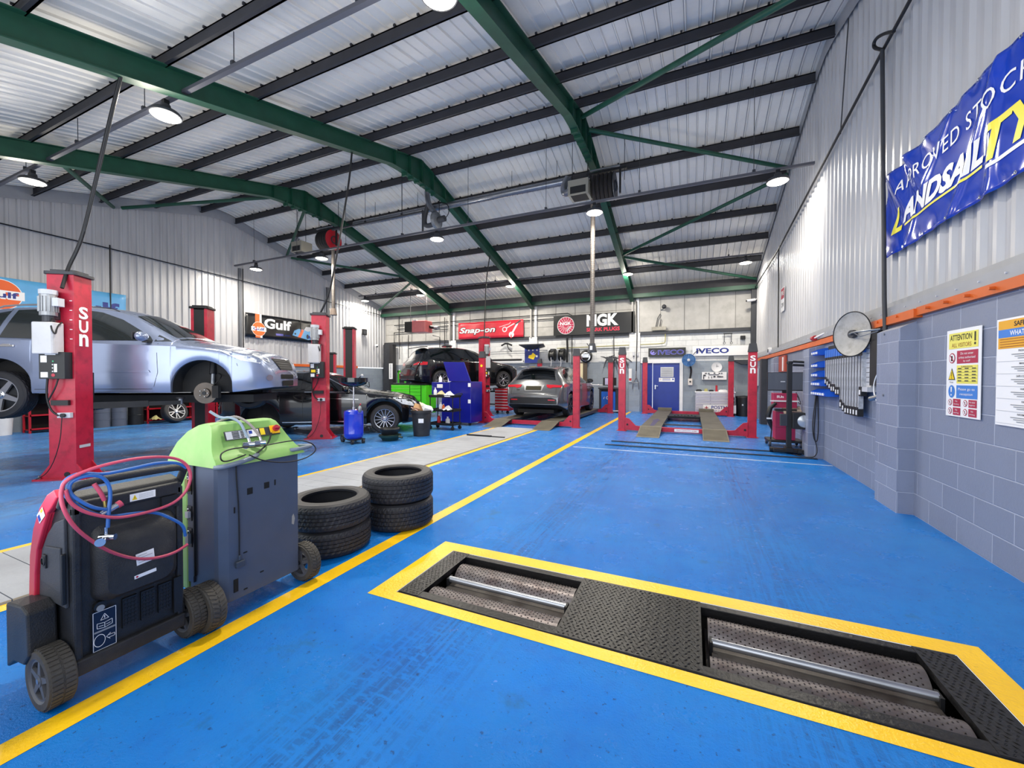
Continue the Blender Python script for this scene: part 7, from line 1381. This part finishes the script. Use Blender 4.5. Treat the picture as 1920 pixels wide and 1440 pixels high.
b.add([(-.18, -.12, 0), (0.08, -.2, 0), (.2, 0, 0), (.05, .12, 0), (-.02, .02, 0), (-.15, .0, 0)], [(0, 1, 2, 3, 4, 5)], yellow); disc(b, 0.24, -0.05, 0.05, whitel, 0.001)
for k in range(6): rect(b, -0.28 + 0.1 * k, 0.2, -0.22 + 0.1 * k, 0.26, white if k % 2 else blue, 0.001)
b.build('board_face', t)
t = TT('wall_canopy', 'small dark sloping shelf above the blue pegboard', 'shelf', (-6.55, 17.3, 2.9)); b = M(dgrey); b.add([(-0.7, -0.35, 0.0), (0.5, -0.35, 0.0), (0.4, 0.15, -0.08), (-0.35, 0.15, -0.25), (-0.7, -0.35, 0.04), (0.5, -0.35, 0.04), (0.4, 0.15, -0.04), (-0.35, 0.15, -0.2)], [(3, 2, 1, 0), (4, 5, 6, 7), (0, 1, 5, 4), (1, 2, 6, 5), (2, 3, 7, 6), (3, 0, 4, 7)]); b.build('shelf_board', t)
red_cab((-6.1, 17.1, 1.05), 0.3, 1.0, 3, 'small red and cream box on the wall below the blue pegboard') if False else None
t = TT('wall_light_tube', 'long dark tube light on a white shelf behind the raised estate', 'light', (-8.3, 17.4, 2.25)); b = M(black, white); b.bb((-1.2, -0.06, -0.04), (1.0, 0.06, 0.05), black); b.bb((-1.3, -0.05, -0.1), (1.1, 0.08, -0.04), white); b.build('tube', t)
t = TT('wall_clamp_tool', 'black angled clamp tool hanging on the back wall below the red banner', 'tool', (-8.1, 17.42, 2.95)); b = M(blackm); b.tube([(-0.25, 0, 0), (0.0, 0, 0.12), (0.3, 0, 0.0)], 0.04, None, 8, 1); b.tube([(0.05, 0, 0.1), (0.1, 0, -0.15), (0.3, 0, -0.3)], 0.025, None, 8, 1); b.build('tool_body', t, smooth=True)
t = TT('welding_mask', 'black and silver round helmet hung behind the lift post', 'helmet', (-4.24, 17.42, 2.35)); b = M(black, chrome); b.ball((0, 0, 0), 0.28, black, 18, (1, 0.35, 1)); b.bb((-0.14, -0.11, -0.05), (0.14, -0.085, 0.1), chrome); b.lathe([(0.16, -0.09), (0.2, -0.085), (0.2, -0.08)], chrome, 24, 'Y', (0, 0, -0.02)); b.build('helmet_shell', t, smooth=True)
for k, x in enumerate((-3.32, -2.98, -2.60)):
    t = TT('gear_puller', ('three armed steel puller next to the exhaust nozzle pipe', 'middle steel puller hanging on the back wall', 'steel puller hanging next to the lettered lift post')[k], 'tool', (x + 0.0, 17.45, 2.25)); b = M(dgrey); 
    for a, L_ in ((0.35 - 0.4 * k, 0.34), (2.9, 0.30), (-1.2, 0.42), (-2.0, 0.4)): b.tube([(0, 0, 0), (L_ * .5 * math.cos(a) , 0, L_ * .5 * math.sin(a) + 0.02), (L_ * math.cos(a), 0, L_ * math.sin(a) * 1.15)], [0.035, 0.025, 0.012], None, 8)
    b.cyl((0, -0.05, 0), (0, 0.05, 0), 0.07, None, 12); b.build('puller', t, smooth=True)
t = TT('first_aid_board', 'cream panel in a dark frame behind the lift post right of the SUV', 'board', (-4.5, 17.45, 1.6)); b = M(mat('brown frame', '55483c', 0.6), mat('cream panel', 'e0d3b0', 0.5)); b.bb((-0.3, -0.02, -0.5), (0.3, 0.03, 0.5)); b.bb((-0.25, -0.03, -0.45), (0.12, -0.02, 0.45), MATS['cream panel']); b.build('board', t)
# wheel balancer
t = TT('wheel_balancer', 'blue fronted wheel balancer with white screen by the back wall', 'wheel balancer', (-3.1, 16.75, 0)); b = M(mat('balancer blue', '1f6ad4', 0.35), dgrey, lgrey); b.bb((-0.28, -0.25, 0.1), (0.28, 0.2, 0.86)); b.build('front_panel', t, bevel=0.02)
b = M(dgrey); b.bb((-0.38, -0.2, 0.02), (-0.28, 0.3, 1.0)); b.bb((0.28, -0.2, 0.02), (0.38, 0.3, 1.0)); b.bb((-0.4, -0.28, 0.95), (0.45, 0.3, 1.02)); b.bb((-0.3, -0.1, 0.86), (0.3, 0.3, 0.96)); b.build('frame', t, bevel=0.01)
b = M(black, mat('screen lilac', 'c9c4e8', 0.3)); b.bb((-0.25, -0.05, 1.1), (0.28, 0.02, 1.42)); b.bb((-0.17, -0.056, 1.13), (0.12, -0.05, 1.4), MATS['screen lilac']); b.bb((-0.03, -0.02, 1.0), (0.03, 0.02, 1.1)); b.build('screen', t)
b = M(); b.mats = []; b.frame((-0.03, -0.256, 0.6), (1, 0, 0), (0, 0, 1)); disc(b, 0, 0, 0.06, whitel, 0, r0=0.035); line(b, -0.15, -0.05, -0.12, 0.05, 0.02, whitel, 0); build_ = b.build('maker_lettering', t)
b = M(lgrey); b.bb((-0.5, -0.3, 0.06), (0.45, -0.2, 0.1)); b.cyl((-0.75, 0, 1.12), (-0.25, 0, 1.1), 0.03, lgrey, 10); b.ball((-0.75, 0, 1.12), 0.06); b.ball((-0.45, 0, 1.11), 0.05); b.build('shaft', t, smooth=True)
for k, (x, y, z) in enumerate(((-4.05, 16.3, 0.0), (-3.78, 16.15, 0.0), (-3.92, 16.3, 0.3))):
    t = TT('fuel_can', ('red can on the floor beside the grey SUV front wheel', 'red can on the floor beside the blue wheel balancer', 'red can stacked on the two others by the balancer')[k], 'can', (x, y, z)); b = M(redd, black); b.rbox((0, 0, 0.15), (0.24, 0.16, 0.29), 0.03, redd); b.cyl((0.06, 0, 0.29), (0.06, 0, 0.34), 0.03, black, 10); b.build('can_body', t, bevel=0.01)
t = TT('wall_socket', 'white power socket on the pier wall behind the red lift post', 'socket', (-2.36, 17.44, 1.4)); b = M(white, redd); b.bb((-0.06, -0.02, -0.15), (0.06, 0.02, 0.4)); b.bb((-0.05, -0.03, -0.1), (0.05, -0.02, 0.0), redd); b.build('socket_plate', t)
t = TT('switch_panel', 'pair of small white switches high on the white pier', 'switch', (-2.15, 17.44, 2.5)); b = M(lgrey, dgrey); b.bb((-0.12, -0.02, -0.16), (-0.04, 0.02, 0.0)); b.bb((0.04, -0.02, -0.16), (0.12, 0.02, -0.02)); b.bb((-0.1, -0.03, -0.2), (-0.06, -0.02, -0.16), dgrey); b.build('switch_plate', t)
# fan, isolator, clock, tool board, cabinet beside the door
t = TT('wall_fan', 'blue caged wall fan between the two lettered sign boards', 'fan', (-0.12, 17.36, 2.12)); fb = mat('fan blue', '4f84c0', 0.3); b = M(fb, dgrey)
for r in (0.05, 0.1, 0.15, 0.2, 0.24): b.lathe([(r, -0.1 + r * .3), (r + 0.008, -0.1 + r * .3), (r + 0.008, -0.09 + r * .3)], fb, 28, 'Y')
for k in range(16): a = 2 * PI * k / 16; b.cyl((0.04 * math.cos(a), -0.095, 0.04 * math.sin(a)), (0.245 * math.cos(a), -0.02, 0.245 * math.sin(a)), 0.005, fb, 6)
b.lathe([(0.001, -0.11), (0.05, -0.1), (0.06, -0.08)], lgrey, 18, 'Y'); b.lathe([(0.24, -0.02), (0.25, 0.0), (0.2, 0.05), (0.001, 0.06)], fb, 28, 'Y'); b.build('cage', t, smooth=True)
b = M(mat('fan blade', '3d6ba6', 0.4)); 
for k in range(4): a = PI / 2 * k; b.add([(0.04 * math.cos(a), 0, 0.04 * math.sin(a)), (0.2 * math.cos(a - .3), -0.02, 0.2 * math.sin(a - .3)), (0.21 * math.cos(a + .35), 0.02, 0.21 * math.sin(a + .35)), (0.06 * math.cos(a + .9), 0.01, 0.06 * math.sin(a + .9))], [(0, 1, 2, 3)])
b.build('blade', t); b = M(blackm); b.tube([(0.05, 0.05, -0.2), (0.1, 0.12, -0.4), (0.05, 0.13, -0.75)], 0.035, None, 8, 1); b.tube([(-0.2, 0.1, 0.2), (-0.1, 0.1, 0.1)], 0.012, None, 6); b.tube([(0.1, 0.1, 0.12), (0.25, 0.1, 0.35), (0.45, 0.1, 0.4)], 0.012, None, 6, 2); b.build('fan_cable', t, smooth=True)
t = TT('isolator_switch', 'small cream isolator switch with black knob below the blue fan', 'switch', (-0.33 + 0.27, 17.5, 1.27)); b = M(mat('cream box', 'ddd4cf', 0.5), black); b.bb((-0.08, -0.07, -0.14), (0.08, 0.08, 0.12)); b.cyl((0, -0.1, 0.0), (0, -0.07, 0.0), 0.035, black, 12); b.build('switch_box', t, bevel=0.01)
t = TT('wall_clock', 'round white wall clock above the tool board', 'clock', (0.88, 17.55, 1.84)); b = M(white, whitel, dgrey); b.lathe([(0.001, -0.02), (0.17, -0.02), (0.185, -0.03), (0.19, 0.04)], white, 36, 'Y'); b.build('clock_face', t, smooth=True); b = M(dgrey); b.X = Matrix.Translation((0, -0.026, 0)); b.box((0.03, 0, 0.03), (0.09, 0.004, 0.01)); b.box((0, 0, 0.05), (0.008, 0.004, 0.12)); b.build('clock_hand', t)
t = TT('tool_board', 'white board with small dark hanging tools under the clock', 'board', (0.80, 17.52, 1.50)); b = M(whitel, dgrey); b.bb((-0.44, -0.02, -0.17), (0.42, 0.06, 0.15)); b.bb((-0.44, -0.03, -0.17), (0.42, -0.02, -0.15), dgrey); b.build('board_face', t)
for k, (x, z, w_, h_) in enumerate(((-0.30, 0.10, 0.07, 0.03), (-0.2, 0.10, 0.06, 0.03), (0.0, 0.11, 0.06, 0.03), (0.17, 0.10, 0.05, 0.03), (0.25, 0.10, 0.05, 0.03), (-0.03, 0.05, 0.36, 0.018), (-0.35, 0.02, 0.09, 0.05), (-0.38, -0.07, 0.03, 0.11), (-0.2, -0.06, 0.02, 0.08), (-0.1, -0.06, 0.02, 0.08), (0.0, -0.03, 0.07, 0.05), (0.15, -0.03, 0.12, 0.04), (0.24, -0.03, 0.12, 0.03))):
    q = TT('hand_tool', 'small dark tool hung on the white tool board under the clock', 'tool', (0.80 + x, 17.485, 1.50 + z), 0, 'hand tools on the white tool board'); b = M(dgrey); b.rbox((0, 0, 0), (w_, 0.02, h_), 0.006); b.box((0, 0, h_ * .3), (w_ * 0.5, 0.024, h_ * .5)); b.build('tool_body', q)
lg = mat('lilac grey drawer', 'bdbccb', 0.4, vary=0.04)
t = TT('tool_cabinet', 'pale grey wide tool cabinet with many drawers right of the blue door', 'tool cabinet', (0.85, 17.2, 0)); b = M(lg, dgrey); b.bb((-0.72, -0.2, 0.1), (0.62, 0.3, 0.86)); b.bb((-0.74, -0.22, 0.86), (0.64, 0.32, 0.90), whitel); b.bb((-0.72, -0.18, 0.0), (0.62, 0.3, 0.1), black); b.build('cabinet_body', t)
for k in range(5): b = M(lg, whitel); z = 0.72 - 0.13 * k; b.bb((-0.69, -0.225, z), (-0.22, -0.2, z + 0.115)); b.bb((-0.69, -0.235, z + 0.095), (-0.22, -0.22, z + 0.112), whitel); b.build('drawer', t)
for k in range(5): b = M(lg, whitel); z = 0.72 - 0.13 * k; b.bb((-0.18, -0.225, z), (0.46, -0.2, z + 0.115)); b.bb((-0.18, -0.235, z + 0.095), (0.46, -0.22, z + 0.112), whitel); b.build('drawer', t)
b = M(black, whitel); 
for k in range(5): b.bb((0.48, -0.225, 0.72 - 0.13 * k), (0.6, -0.2, 0.82 - 0.13 * k), black if k else whitel)
b.build('tool_pocket', t)
for k, (x, w_, h_, m, d) in enumerate(((0.25, 0.2, 0.06, black, 'black tool case at the door end of the grey cabinet top'), (0.50, 0.12, 0.09, mat('olive box', 'a8a46a', 0.6), 'olive box on the grey cabinet top'), (0.68, 0.16, 0.05, black, 'flat black tray on the grey cabinet top'), (0.86, 0.07, 0.22, redd, 'small red bottle standing on the grey cabinet top'), (1.08, 0.3, 0.06, whitel, 'white carton lying on the grey cabinet top'), (1.36, 0.2, 0.16, mat('pale blue box', 'b4c2dc', 0.5), 'pale blue box at the far end of the grey cabinet top'))):
    t = TT('small_box', d, 'box', (x, 17.2, 0.90)); b = M(m); b.rbox((0, 0, h_ / 2), (w_, 0.16, h_), 0.012, m); b.rbox((0, 0, h_ + 0.008), (w_ * .7, 0.1, 0.016), 0.01, m); b.build('box_body', t)
t = TT('wheelie_bin', 'black drum bin between the back posts of the empty lift', 'bin', (1.78, 17.15, 0)); b = M(black); b.lathe([(0.001, 0), (0.24, 0), (0.27, 0.68), (0.29, 0.68), (0.28, 0.74), (0.001, 0.77)], black, 28); b.build('bin_body', t, smooth=True); b = M(lgrey); b.bb((-0.1, -0.28, 0.4), (-0.05, -0.265, 0.46)); b.build('bin_mark', t)
t = TT('corner_shelf', 'dark triangular shelf bracket on the back right wall', 'shelf', (1.7, 17.4, 2.05)); b = M(dgrey); b.add([(-0.3, -0.2, 0.05), (0.3, -0.2, 0.05), (0.3, 0.18, 0.05), (-0.3, 0.18, 0.05), (0.0, -0.2, -0.12), (0.3, -0.2, -0.12), (0.3, 0.18, -0.12), (0.0, 0.18, -0.12)], [(0, 1, 2, 3), (7, 6, 5, 4), (0, 4, 5, 1), (1, 5, 6, 2), (2, 6, 7, 3), (3, 7, 4, 0)]); b.build('shelf_board', t)
t = TT('wall_speaker', 'small black wall speaker high on the white blockwork at right', 'speaker', (1.75, 17.5, 2.95)); b = M(black); b.box((0, 0, 0), (0.16, 0.16, 0.14)); b.box((0, 0.08, 0), (0.05, 0.06, 0.05)); b.build('speaker_case', t, bevel=0.01)
t = TT('hook_rail', 'pair of thin hanging hooks on the white wall at right', 'hook', (1.25, 17.5, 3.1)); b = M(dgrey); b.bb((-0.15, -0.02, 0.0), (0.15, 0.02, 0.04))
for x in (-0.12, 0.12): b.cyl((x, -0.02, 0.0), (x, -0.02, -0.3), 0.01, None, 8); b.lathe([(0.03, -0.01), (0.045, -0.01), (0.045, 0.01), (0.03, 0.01), (0.03, -0.01)], dgrey, 16, 'Y', (x, -0.02, -0.34))
b.build('hooks', t)
t = TT('floodlight', 'small security floodlight on the boards above the door', 'light', (-1.05, 17.5, 4.25)); b = M(dgrey, galv); b.ball((0, -0.1, 0.05), 0.09, dgrey, 12); b.cyl((0, -0.05, 0), (-0.12, 0.1, -0.05), 0.025, galv, 8); b.build('lamp_head', t, smooth=True)
t = TT('junction_box', 'pale junction block on the rail with stained wall above it', 'junction box', (-1.25, 17.48, 3.42)); b = M(mat('stone grey block', '9a968c', 0.8, vary=0.2), dgrey); b.bb((-0.28, -0.06, -0.06), (0.28, 0.08, 0.08)); b.build('block', t); b = M(dgrey); b.tube([(-0.12, 0.05, 0.1), (-0.05, 0.06, 0.45), (0.05, 0.06, 0.62)], 0.02, None, 6); b.tube([(0.02, 0.05, 0.1), (0.08, 0.06, 0.4)], 0.015, None, 6); b.build('lead', t)
t = TT('alarm_box', 'small black square box on the left corrugated wall near the corner', 'box', (-15.48, 15.9, 3.75)); b = M(black, dgrey); b.box((0, 0, 0), (0.08, 0.28, 0.3)); b.box((0.045, 0, 0), (0.01, 0.2, 0.2), dgrey); b.build('box_case', t)
t = TT('security_camera', 'white security camera low on the left corrugated wall near the corner', 'camera', (-15.4, 16.7, 3.1)); b = M(white, black); b.ball((0.05, -0.05, 0), 0.08, white, 12); b.cyl((0.05, -0.05, -0.02), (0.12, -0.1, -0.05), 0.04, black, 12); b.bb((-0.1, -0.04, 0.0), (0.0, 0.04, 0.08), white); b.build('camera_housing', t, smooth=True)
# ================================================================ OVERHEAD EQUIPMENT
ductm = mat('spiral duct', '8d9098', 0.3, metal=0.8, vary=0.1)
t = TT('ventilation_duct', 'long round metal duct under the roof just behind the ridge', 'duct', (-6.5, 10.25, 6.45)); b = bld(t, ductm); b.cyl((-10.4, 10.25, 6.55), (-2.9, 10.25, 6.55), 0.09, ductm, 20)
x = -10.3
while x < -2.95: b.cyl((x, 10.25, 6.55), (x + 0.012, 10.25, 6.55), 0.096, ductm, 20); x += 0.15
b.build('duct_pipe', t, smooth=True)
for x in (-9.5, -7.8, -4.6, -3.3): b = bld(t, blackm); b.cyl((x, 10.25, 6.6), (x, 10.25, roof(10.25) - 0.03), 0.006, blackm, 6); b.build('hanger', t)
# exhaust reel units
hosb = mat('exhaust hose black', '1a1718', 0.7, bump=0.3, bscale=60); hosg = mat('grey flexible hose', '5d5753', 0.6, vary=0.15)
def ribbed(b, pts, r, m, pitch=0.03):
    P = [Vector(p) for p in pts]
    for _ in range(2):
        Q = [P[0]]
        for i in range(len(P) - 1): Q += [P[i] * .75 + P[i + 1] * .25, P[i] * .25 + P[i + 1] * .75]
        Q.append(P[-1]); P = Q
    R_ = []; out = []
    for i in range(len(P) - 1):
        L_ = (P[i + 1] - P[i]).length; n = max(1, int(L_ / pitch * 2))
        for k in range(n): out.append(P[i].lerp(P[i + 1], k / n)); R_.append(r * (1.06 if len(R_) % 2 else 0.95))
    out.append(P[-1]); R_.append(r); b.tube(out, R_, m, 14)
def exhaust_reel(label, loc, flip, zt, zb, box_off, redrim):
    t = TT('exhaust_hose_reel', label, 'hose reel', loc); s = -1 if flip else 1
    b = M(hosb, redd if redrim else dgrey); 
    for k in range(5): b.lathe([(0.16, -0.04), (0.30, -0.045), (0.335, 0.0), (0.30, 0.045), (0.16, 0.04)], hosb, 32, 'X', (-0.2 + 0.1 * k, 0, 0))
    b.build('wound_hose', t, smooth=True)
    b = M(redd if redrim else dgrey); b.lathe([(0.02, -0.01), (0.33, -0.01), (0.33, 0.01), (0.02, 0.01)], None, 32, 'X', (0.28, 0, 0)); b.lathe([(0.1, -0.02), (0.13, -0.02), (0.13, 0.02), (0.1, 0.02)], dgrey, 24, 'X', (0.3, 0, 0)); b.build('reel_flange', t, smooth=True)
    b = M(blackm); b.bb((-0.42, -0.04, 0.36), (0.55, 0.04, 0.41)); b.bb((0.38, -0.03, -0.2), (0.42, 0.03, 0.4)); b.bb((-0.34, -0.03, -0.1), (-0.3, 0.03, 0.4)); b.bb((-0.3, -0.2, 0.36), (0.42, -0.16, 0.39), galv); b.build('reel_frame', t)
    b = M(mat('fan box grey', '8d8a80', 0.5), black); bx, by = box_off; X0 = Matrix.Translation((bx, by, -0.05)); b.X = X0; b.bb((-0.25, -0.22, -0.2), (0.25, 0.22, 0.16)); b.bb((-0.19, -0.225, -0.17), (0.19, -0.21, 0.0), black); b.bb((-0.19, -0.18, -0.206), (0.19, 0.18, -0.198), black); b.build('fan_box', t, bevel=0.008)
    b = M(ductm); b.X = X0; b.tube([(-0.25, 0, 0), (-0.42, 0.05, -0.02), (-0.45, 0.1, 0.2), (-0.35, 0.15, 0.42)], 0.085, None, 14, 2); b.build('duct_elbow', t, smooth=True)
    b = M(blackm); zr = roof(loc[1]) - loc[2] - 0.03
    for x, y in ((-0.4, 0), (0.5, 0), (bx - 0.2, by), (bx + 0.2, by)): b.cyl((x, y, 0.1 if abs(x) > 0.3 and y == 0 else 0.1), (x, y, zr), 0.008, None, 6)
    b.build('hanger', t)
    hx = -0.26 if not flip else 0.25
    b = M(hosg); ribbed(b, [(hx, 0.0, -0.25), (hx, 0.0, -0.6), (hx, 0.0, (zt - loc[2]) - 1), (hx, 0.0, zb - loc[2] + 0.2)], 0.055, hosg); b.build('drop_hose', t, smooth=True)
    b = M(mat('nozzle brown', '6d6058', 0.6) if redrim else dgrey, whitel); b.cyl((hx, 0.0, zb - loc[2]), (hx, 0.0, zb - loc[2] + 0.22), 0.12, None, 16, r2=0.075); b.tube([(hx, -0.1, zb - loc[2] + 0.05), (hx - 0.12, -0.05, zb - loc[2] + 0.22)], 0.012, None, 6)
    if not redrim: b.bb((hx - 0.03, -0.125, zb - loc[2] + 0.05), (hx + 0.03, -0.10, zb - loc[2] + 0.15), whitel)
    b.build('nozzle', t)
    return t
exhaust_reel('exhaust hose reel with grey fan box hung on the right green frame', (-2.02, 10.0, 6.08), False, 5.9, 2.05, (-0.52, -0.25), False)
exhaust_reel('exhaust hose reel with red flange near the far left frame', (-11.25, 9.9, 6.0), True, 5.8, 3.5, (-1.25, 0.0), True)
t = TT('extractor_fan', 'round grey extractor fan with bent pipe on the middle green frame', 'extractor fan', (-7.0, 10.1, 6.1)); b = M(galv, dgrey); b.lathe([(0.02, -0.08), (0.16, -0.08), (0.24, -0.05), (0.24, 0.05), (0.16, 0.08), (0.02, 0.08)], galv, 28, 'X'); b.cyl((0.08, 0, 0), (0.3, 0, 0.02), 0.09, dgrey, 16); b.build('fan_housing', t, smooth=True)
b = M(ductm); b.tube([(0.0, -0.1, 0.2), (-0.25, -0.05, 0.5), (-0.35, 0, 0.9), (-0.33, 0.05, 1.0)], 0.08, None, 14, 2); b.build('duct_elbow', t, smooth=True); b = M(dgrey); b.tube([(-0.1, 0, -0.1), (-0.4, 0, -0.12), (-0.45, 0.0, 0.1), (-0.3, 0, 0.55)], 0.07, None, 14, 2); b.build('inlet_pipe', t, smooth=True)
b = M(blackm); b.cyl((0.1, 0, 0.2), (0.1, 0, 1.0), 0.01, None, 6); b.tube([(0.3, 0, 0.0), (0.45, 0, 0.15), (0.42, 0, 0.4), (0.2, 0, 0.5)], 0.012, None, 6, 2); b.build('hanger', t)
t = TT('conduit_loop', 'grey square conduit stepping down to the lamp tray near the middle frame', 'conduit', (-8.5, 9.5, 6.1)); b = bld(t, dgrey); b.tube([(-10.6, 9.5, 6.15), (-7.05, 9.5, 6.15)], 0.03, None, 4); b.tube([(-7.05, 9.5, 6.18), (-7.05, 9.5, 5.53)], 0.03, None, 4); b.build('conduit', t)
for x in (-9.2, -7.8): b = bld(t, blackm); b.cyl((x, 9.5, 6.18), (x, 9.5, roof(9.5) - 0.04), 0.006, None, 6); b.box((x, 9.5, 6.19), (0.05, 0.05, 0.04)); b.build('hanger', t)
# power cables dropping from the frames to the lift posts
for d, pts, r in (('thick black cable dropping from the near frame to the lettered lift post', [(-6.75, 2.72, 5.27), (-7.0, 2.70, 4.75), (-7.35, 2.68, 4.0), (-7.62, 2.66, 3.4), (-7.7, 2.62, 3.15), (-7.80, 2.56, 2.9), (-7.74, 2.48, 2.6)], 0.022),
                  ('thin cable strapped beside the thick one above the lettered lift post', [(-6.72, 2.72, 5.27), (-6.96, 2.70, 4.75), (-7.31, 2.68, 4.0), (-7.6, 2.66, 3.4)], 0.011),
                  ('black cable dropping from the middle frame to the second lift post', [(-6.78, 6.62, 6.32), (-6.9, 6.65, 5.7), (-7.15, 6.68, 4.8), (-7.4, 6.7, 3.9), (-7.6, 6.72, 3.3), (-7.82, 6.65, 2.85)], 0.02),
                  ('black cable dropping beside the red tool banner to the far lift post', [(-6.75, 13.1, 5.9), (-6.78, 13.1, 5.7), (-6.9, 13.1, 5.0), (-6.95, 13.1, 4.0), (-6.98, 13.1, 2.9)], 0.02)):
    o = TT('drop_cable', d, 'cable', pts[0]); b = bld(o, cable); b.tube(pts, r, None, 8, 2); b.build('cable', o, smooth=True)
# chain top left, left wall conduits, spotlight
t = TT('chain', 'pale steel chain hanging in the top left corner', 'chain', (-6.1, 1.4, 5.0)); b = M(lgrey); 
for k in range(16):
    a = k * PI / 2; z = -0.05 * k; b.tube([(0.012 * math.cos(a) * math.cos(q), 0.012 * math.sin(a) * math.cos(q), z + 0.03 * math.sin(q)) for q in np.linspace(0, 2 * PI, 10)[:-1]], 0.004, None, 6, 0, True)
b.build('chain_links', t)
t = TT('conduit_run', 'thin dark conduit along the left corrugated wall with a dropper', 'conduit', (-15.5, 9, 5.0)); b = bld(t, blackm); b.tube([(-15.5, 1.0, 5.2), (-15.5, 5.9, 5.15), (-15.5, 14.85, 4.9), (-15.5, 17.3, 4.8)], 0.018, None, 6); b.build('conduit', t, smooth=True)
for y, z0, z1 in ((5.95, 5.25, 2.1), (9.75, 5.5, 2.1), (12.2, 5.2, 2.0), (3.0, 5.9, 2.0)): b = bld(t, blackm); b.tube([(-15.49, y, z0), (-15.49, y, z1)], 0.018 if y < 12 else 0.01, None, 6); b.build('dropper', t)
# ================================================================ LAMPS
lampw = mat('lamp glass', 'fff6e0', 0.3, emit=LAMP_EMIT)
LROW = {3: 'front', 9: 'middle', 15: 'back'}
def high_bay(x, y, label, row):
    t = thing('high_bay_lamp', label, 'lamp', (x, y, 5.25), group=None)
    b = M(dgrey); b.lathe([(0.02, 0.16), (0.06, 0.16), (0.07, 0.08), (0.17, 0.06), (0.195, 0.03), (0.195, 0.0), (0.18, -0.005)], n=28); b.build('lamp_body', t, smooth=True)
    b = M(lampw); b.lathe([(0.001, -0.03), (0.09, -0.026), (0.165, -0.012), (0.18, 0.0)], n=28); b.build('lamp_lens', t, smooth=True)
    b = M(blackm); b.box((0, 0, 0.19), (0.07, 0.07, 0.08)); b.cyl((0, 0, 0.2), (0, 0, 0.24), 0.008); b.build('driver_box', t)
    area_light('lamp_light', (x, y, 5.20), (0, 0, 0), 0.34, LAMP_W * (0.7 if x > 1 else 1.0), (1.0, 0.93, 0.80))
    d = bpy.data.lights.new('ceiling_fill', 'POINT'); d.energy = CEILING_FILL * (0.3 if (x > 1 or x < -14) else 1.0); d.color = (1.0, 0.93, 0.80); d.shadow_soft_size = 0.2; o = bpy.data.objects.new('ceiling_fill', d); o.location = (x, y, 5.05); col.objects.link(o)  # extra point light added under each lamp to brighten the roof
    return t
DESC = ['round high bay lamp nearest the top centre of the photo', 'big round high bay lamp above the left green portal beam', 'round high bay lamp at the far left edge above the blue banner',
        'small high bay lamp against the left corrugated wall', 'high bay lamp beside the exhaust hose reel hanging from the left frame', 'high bay lamp below the extractor fan on the middle green frame',
        'high bay lamp just under the grey exhaust reel box', 'high bay lamp at the right corrugated wall, end of the middle row',
        'small far lamp in the back left corner', 'small far lamp left of the dark exhaust drop, above the red heater', 'small far lamp above the red tool banner',
        'far lamp above the black spark plug banner', 'far lamp near the back right corner of the roof']
for (x, y), d in zip(LAMPS, DESC): high_bay(x, y, d, 0)
for y, z, x0, x1, d in ((3.43, 5.5, -15.5, 2.1, 'long grey conduit tray carrying the front row of lamps'), (9.4, 5.48, -15.4, 2.1, 'long grey conduit tray carrying the middle row of lamps'), (15.45, 5.48, -15.4, 2.1, 'long grey conduit tray carrying the back row of lamps')):
    t = thing('conduit_tray', d, 'conduit', (0, y, z + 0.03))
    b = M(mat('tray grey', '55565e', 0.5)); b.box(((x0 + x1) / 2, 0, 0), (x1 - x0, 0.06, 0.05)); b.build('tray', t)
    for x in np.arange(x0 + 1.1, x1, 2.2):
        b = M(dgrey); zt = roof(y) - z - 0.05; b.cyl((x, 0, 0.02), (x, 0, zt), 0.006, dgrey, 6); b.box((x, 0, 0.05), (0.05, 0.07, 0.05)); b.build('hanger', t)
# daylight from the open shutter behind the photographer
area_light('door_daylight', (-3.5, -0.6, 2.4), (math.radians(128), 0, 0), 9.0, 300, (0.92, 0.96, 1.0), sy=4.0)
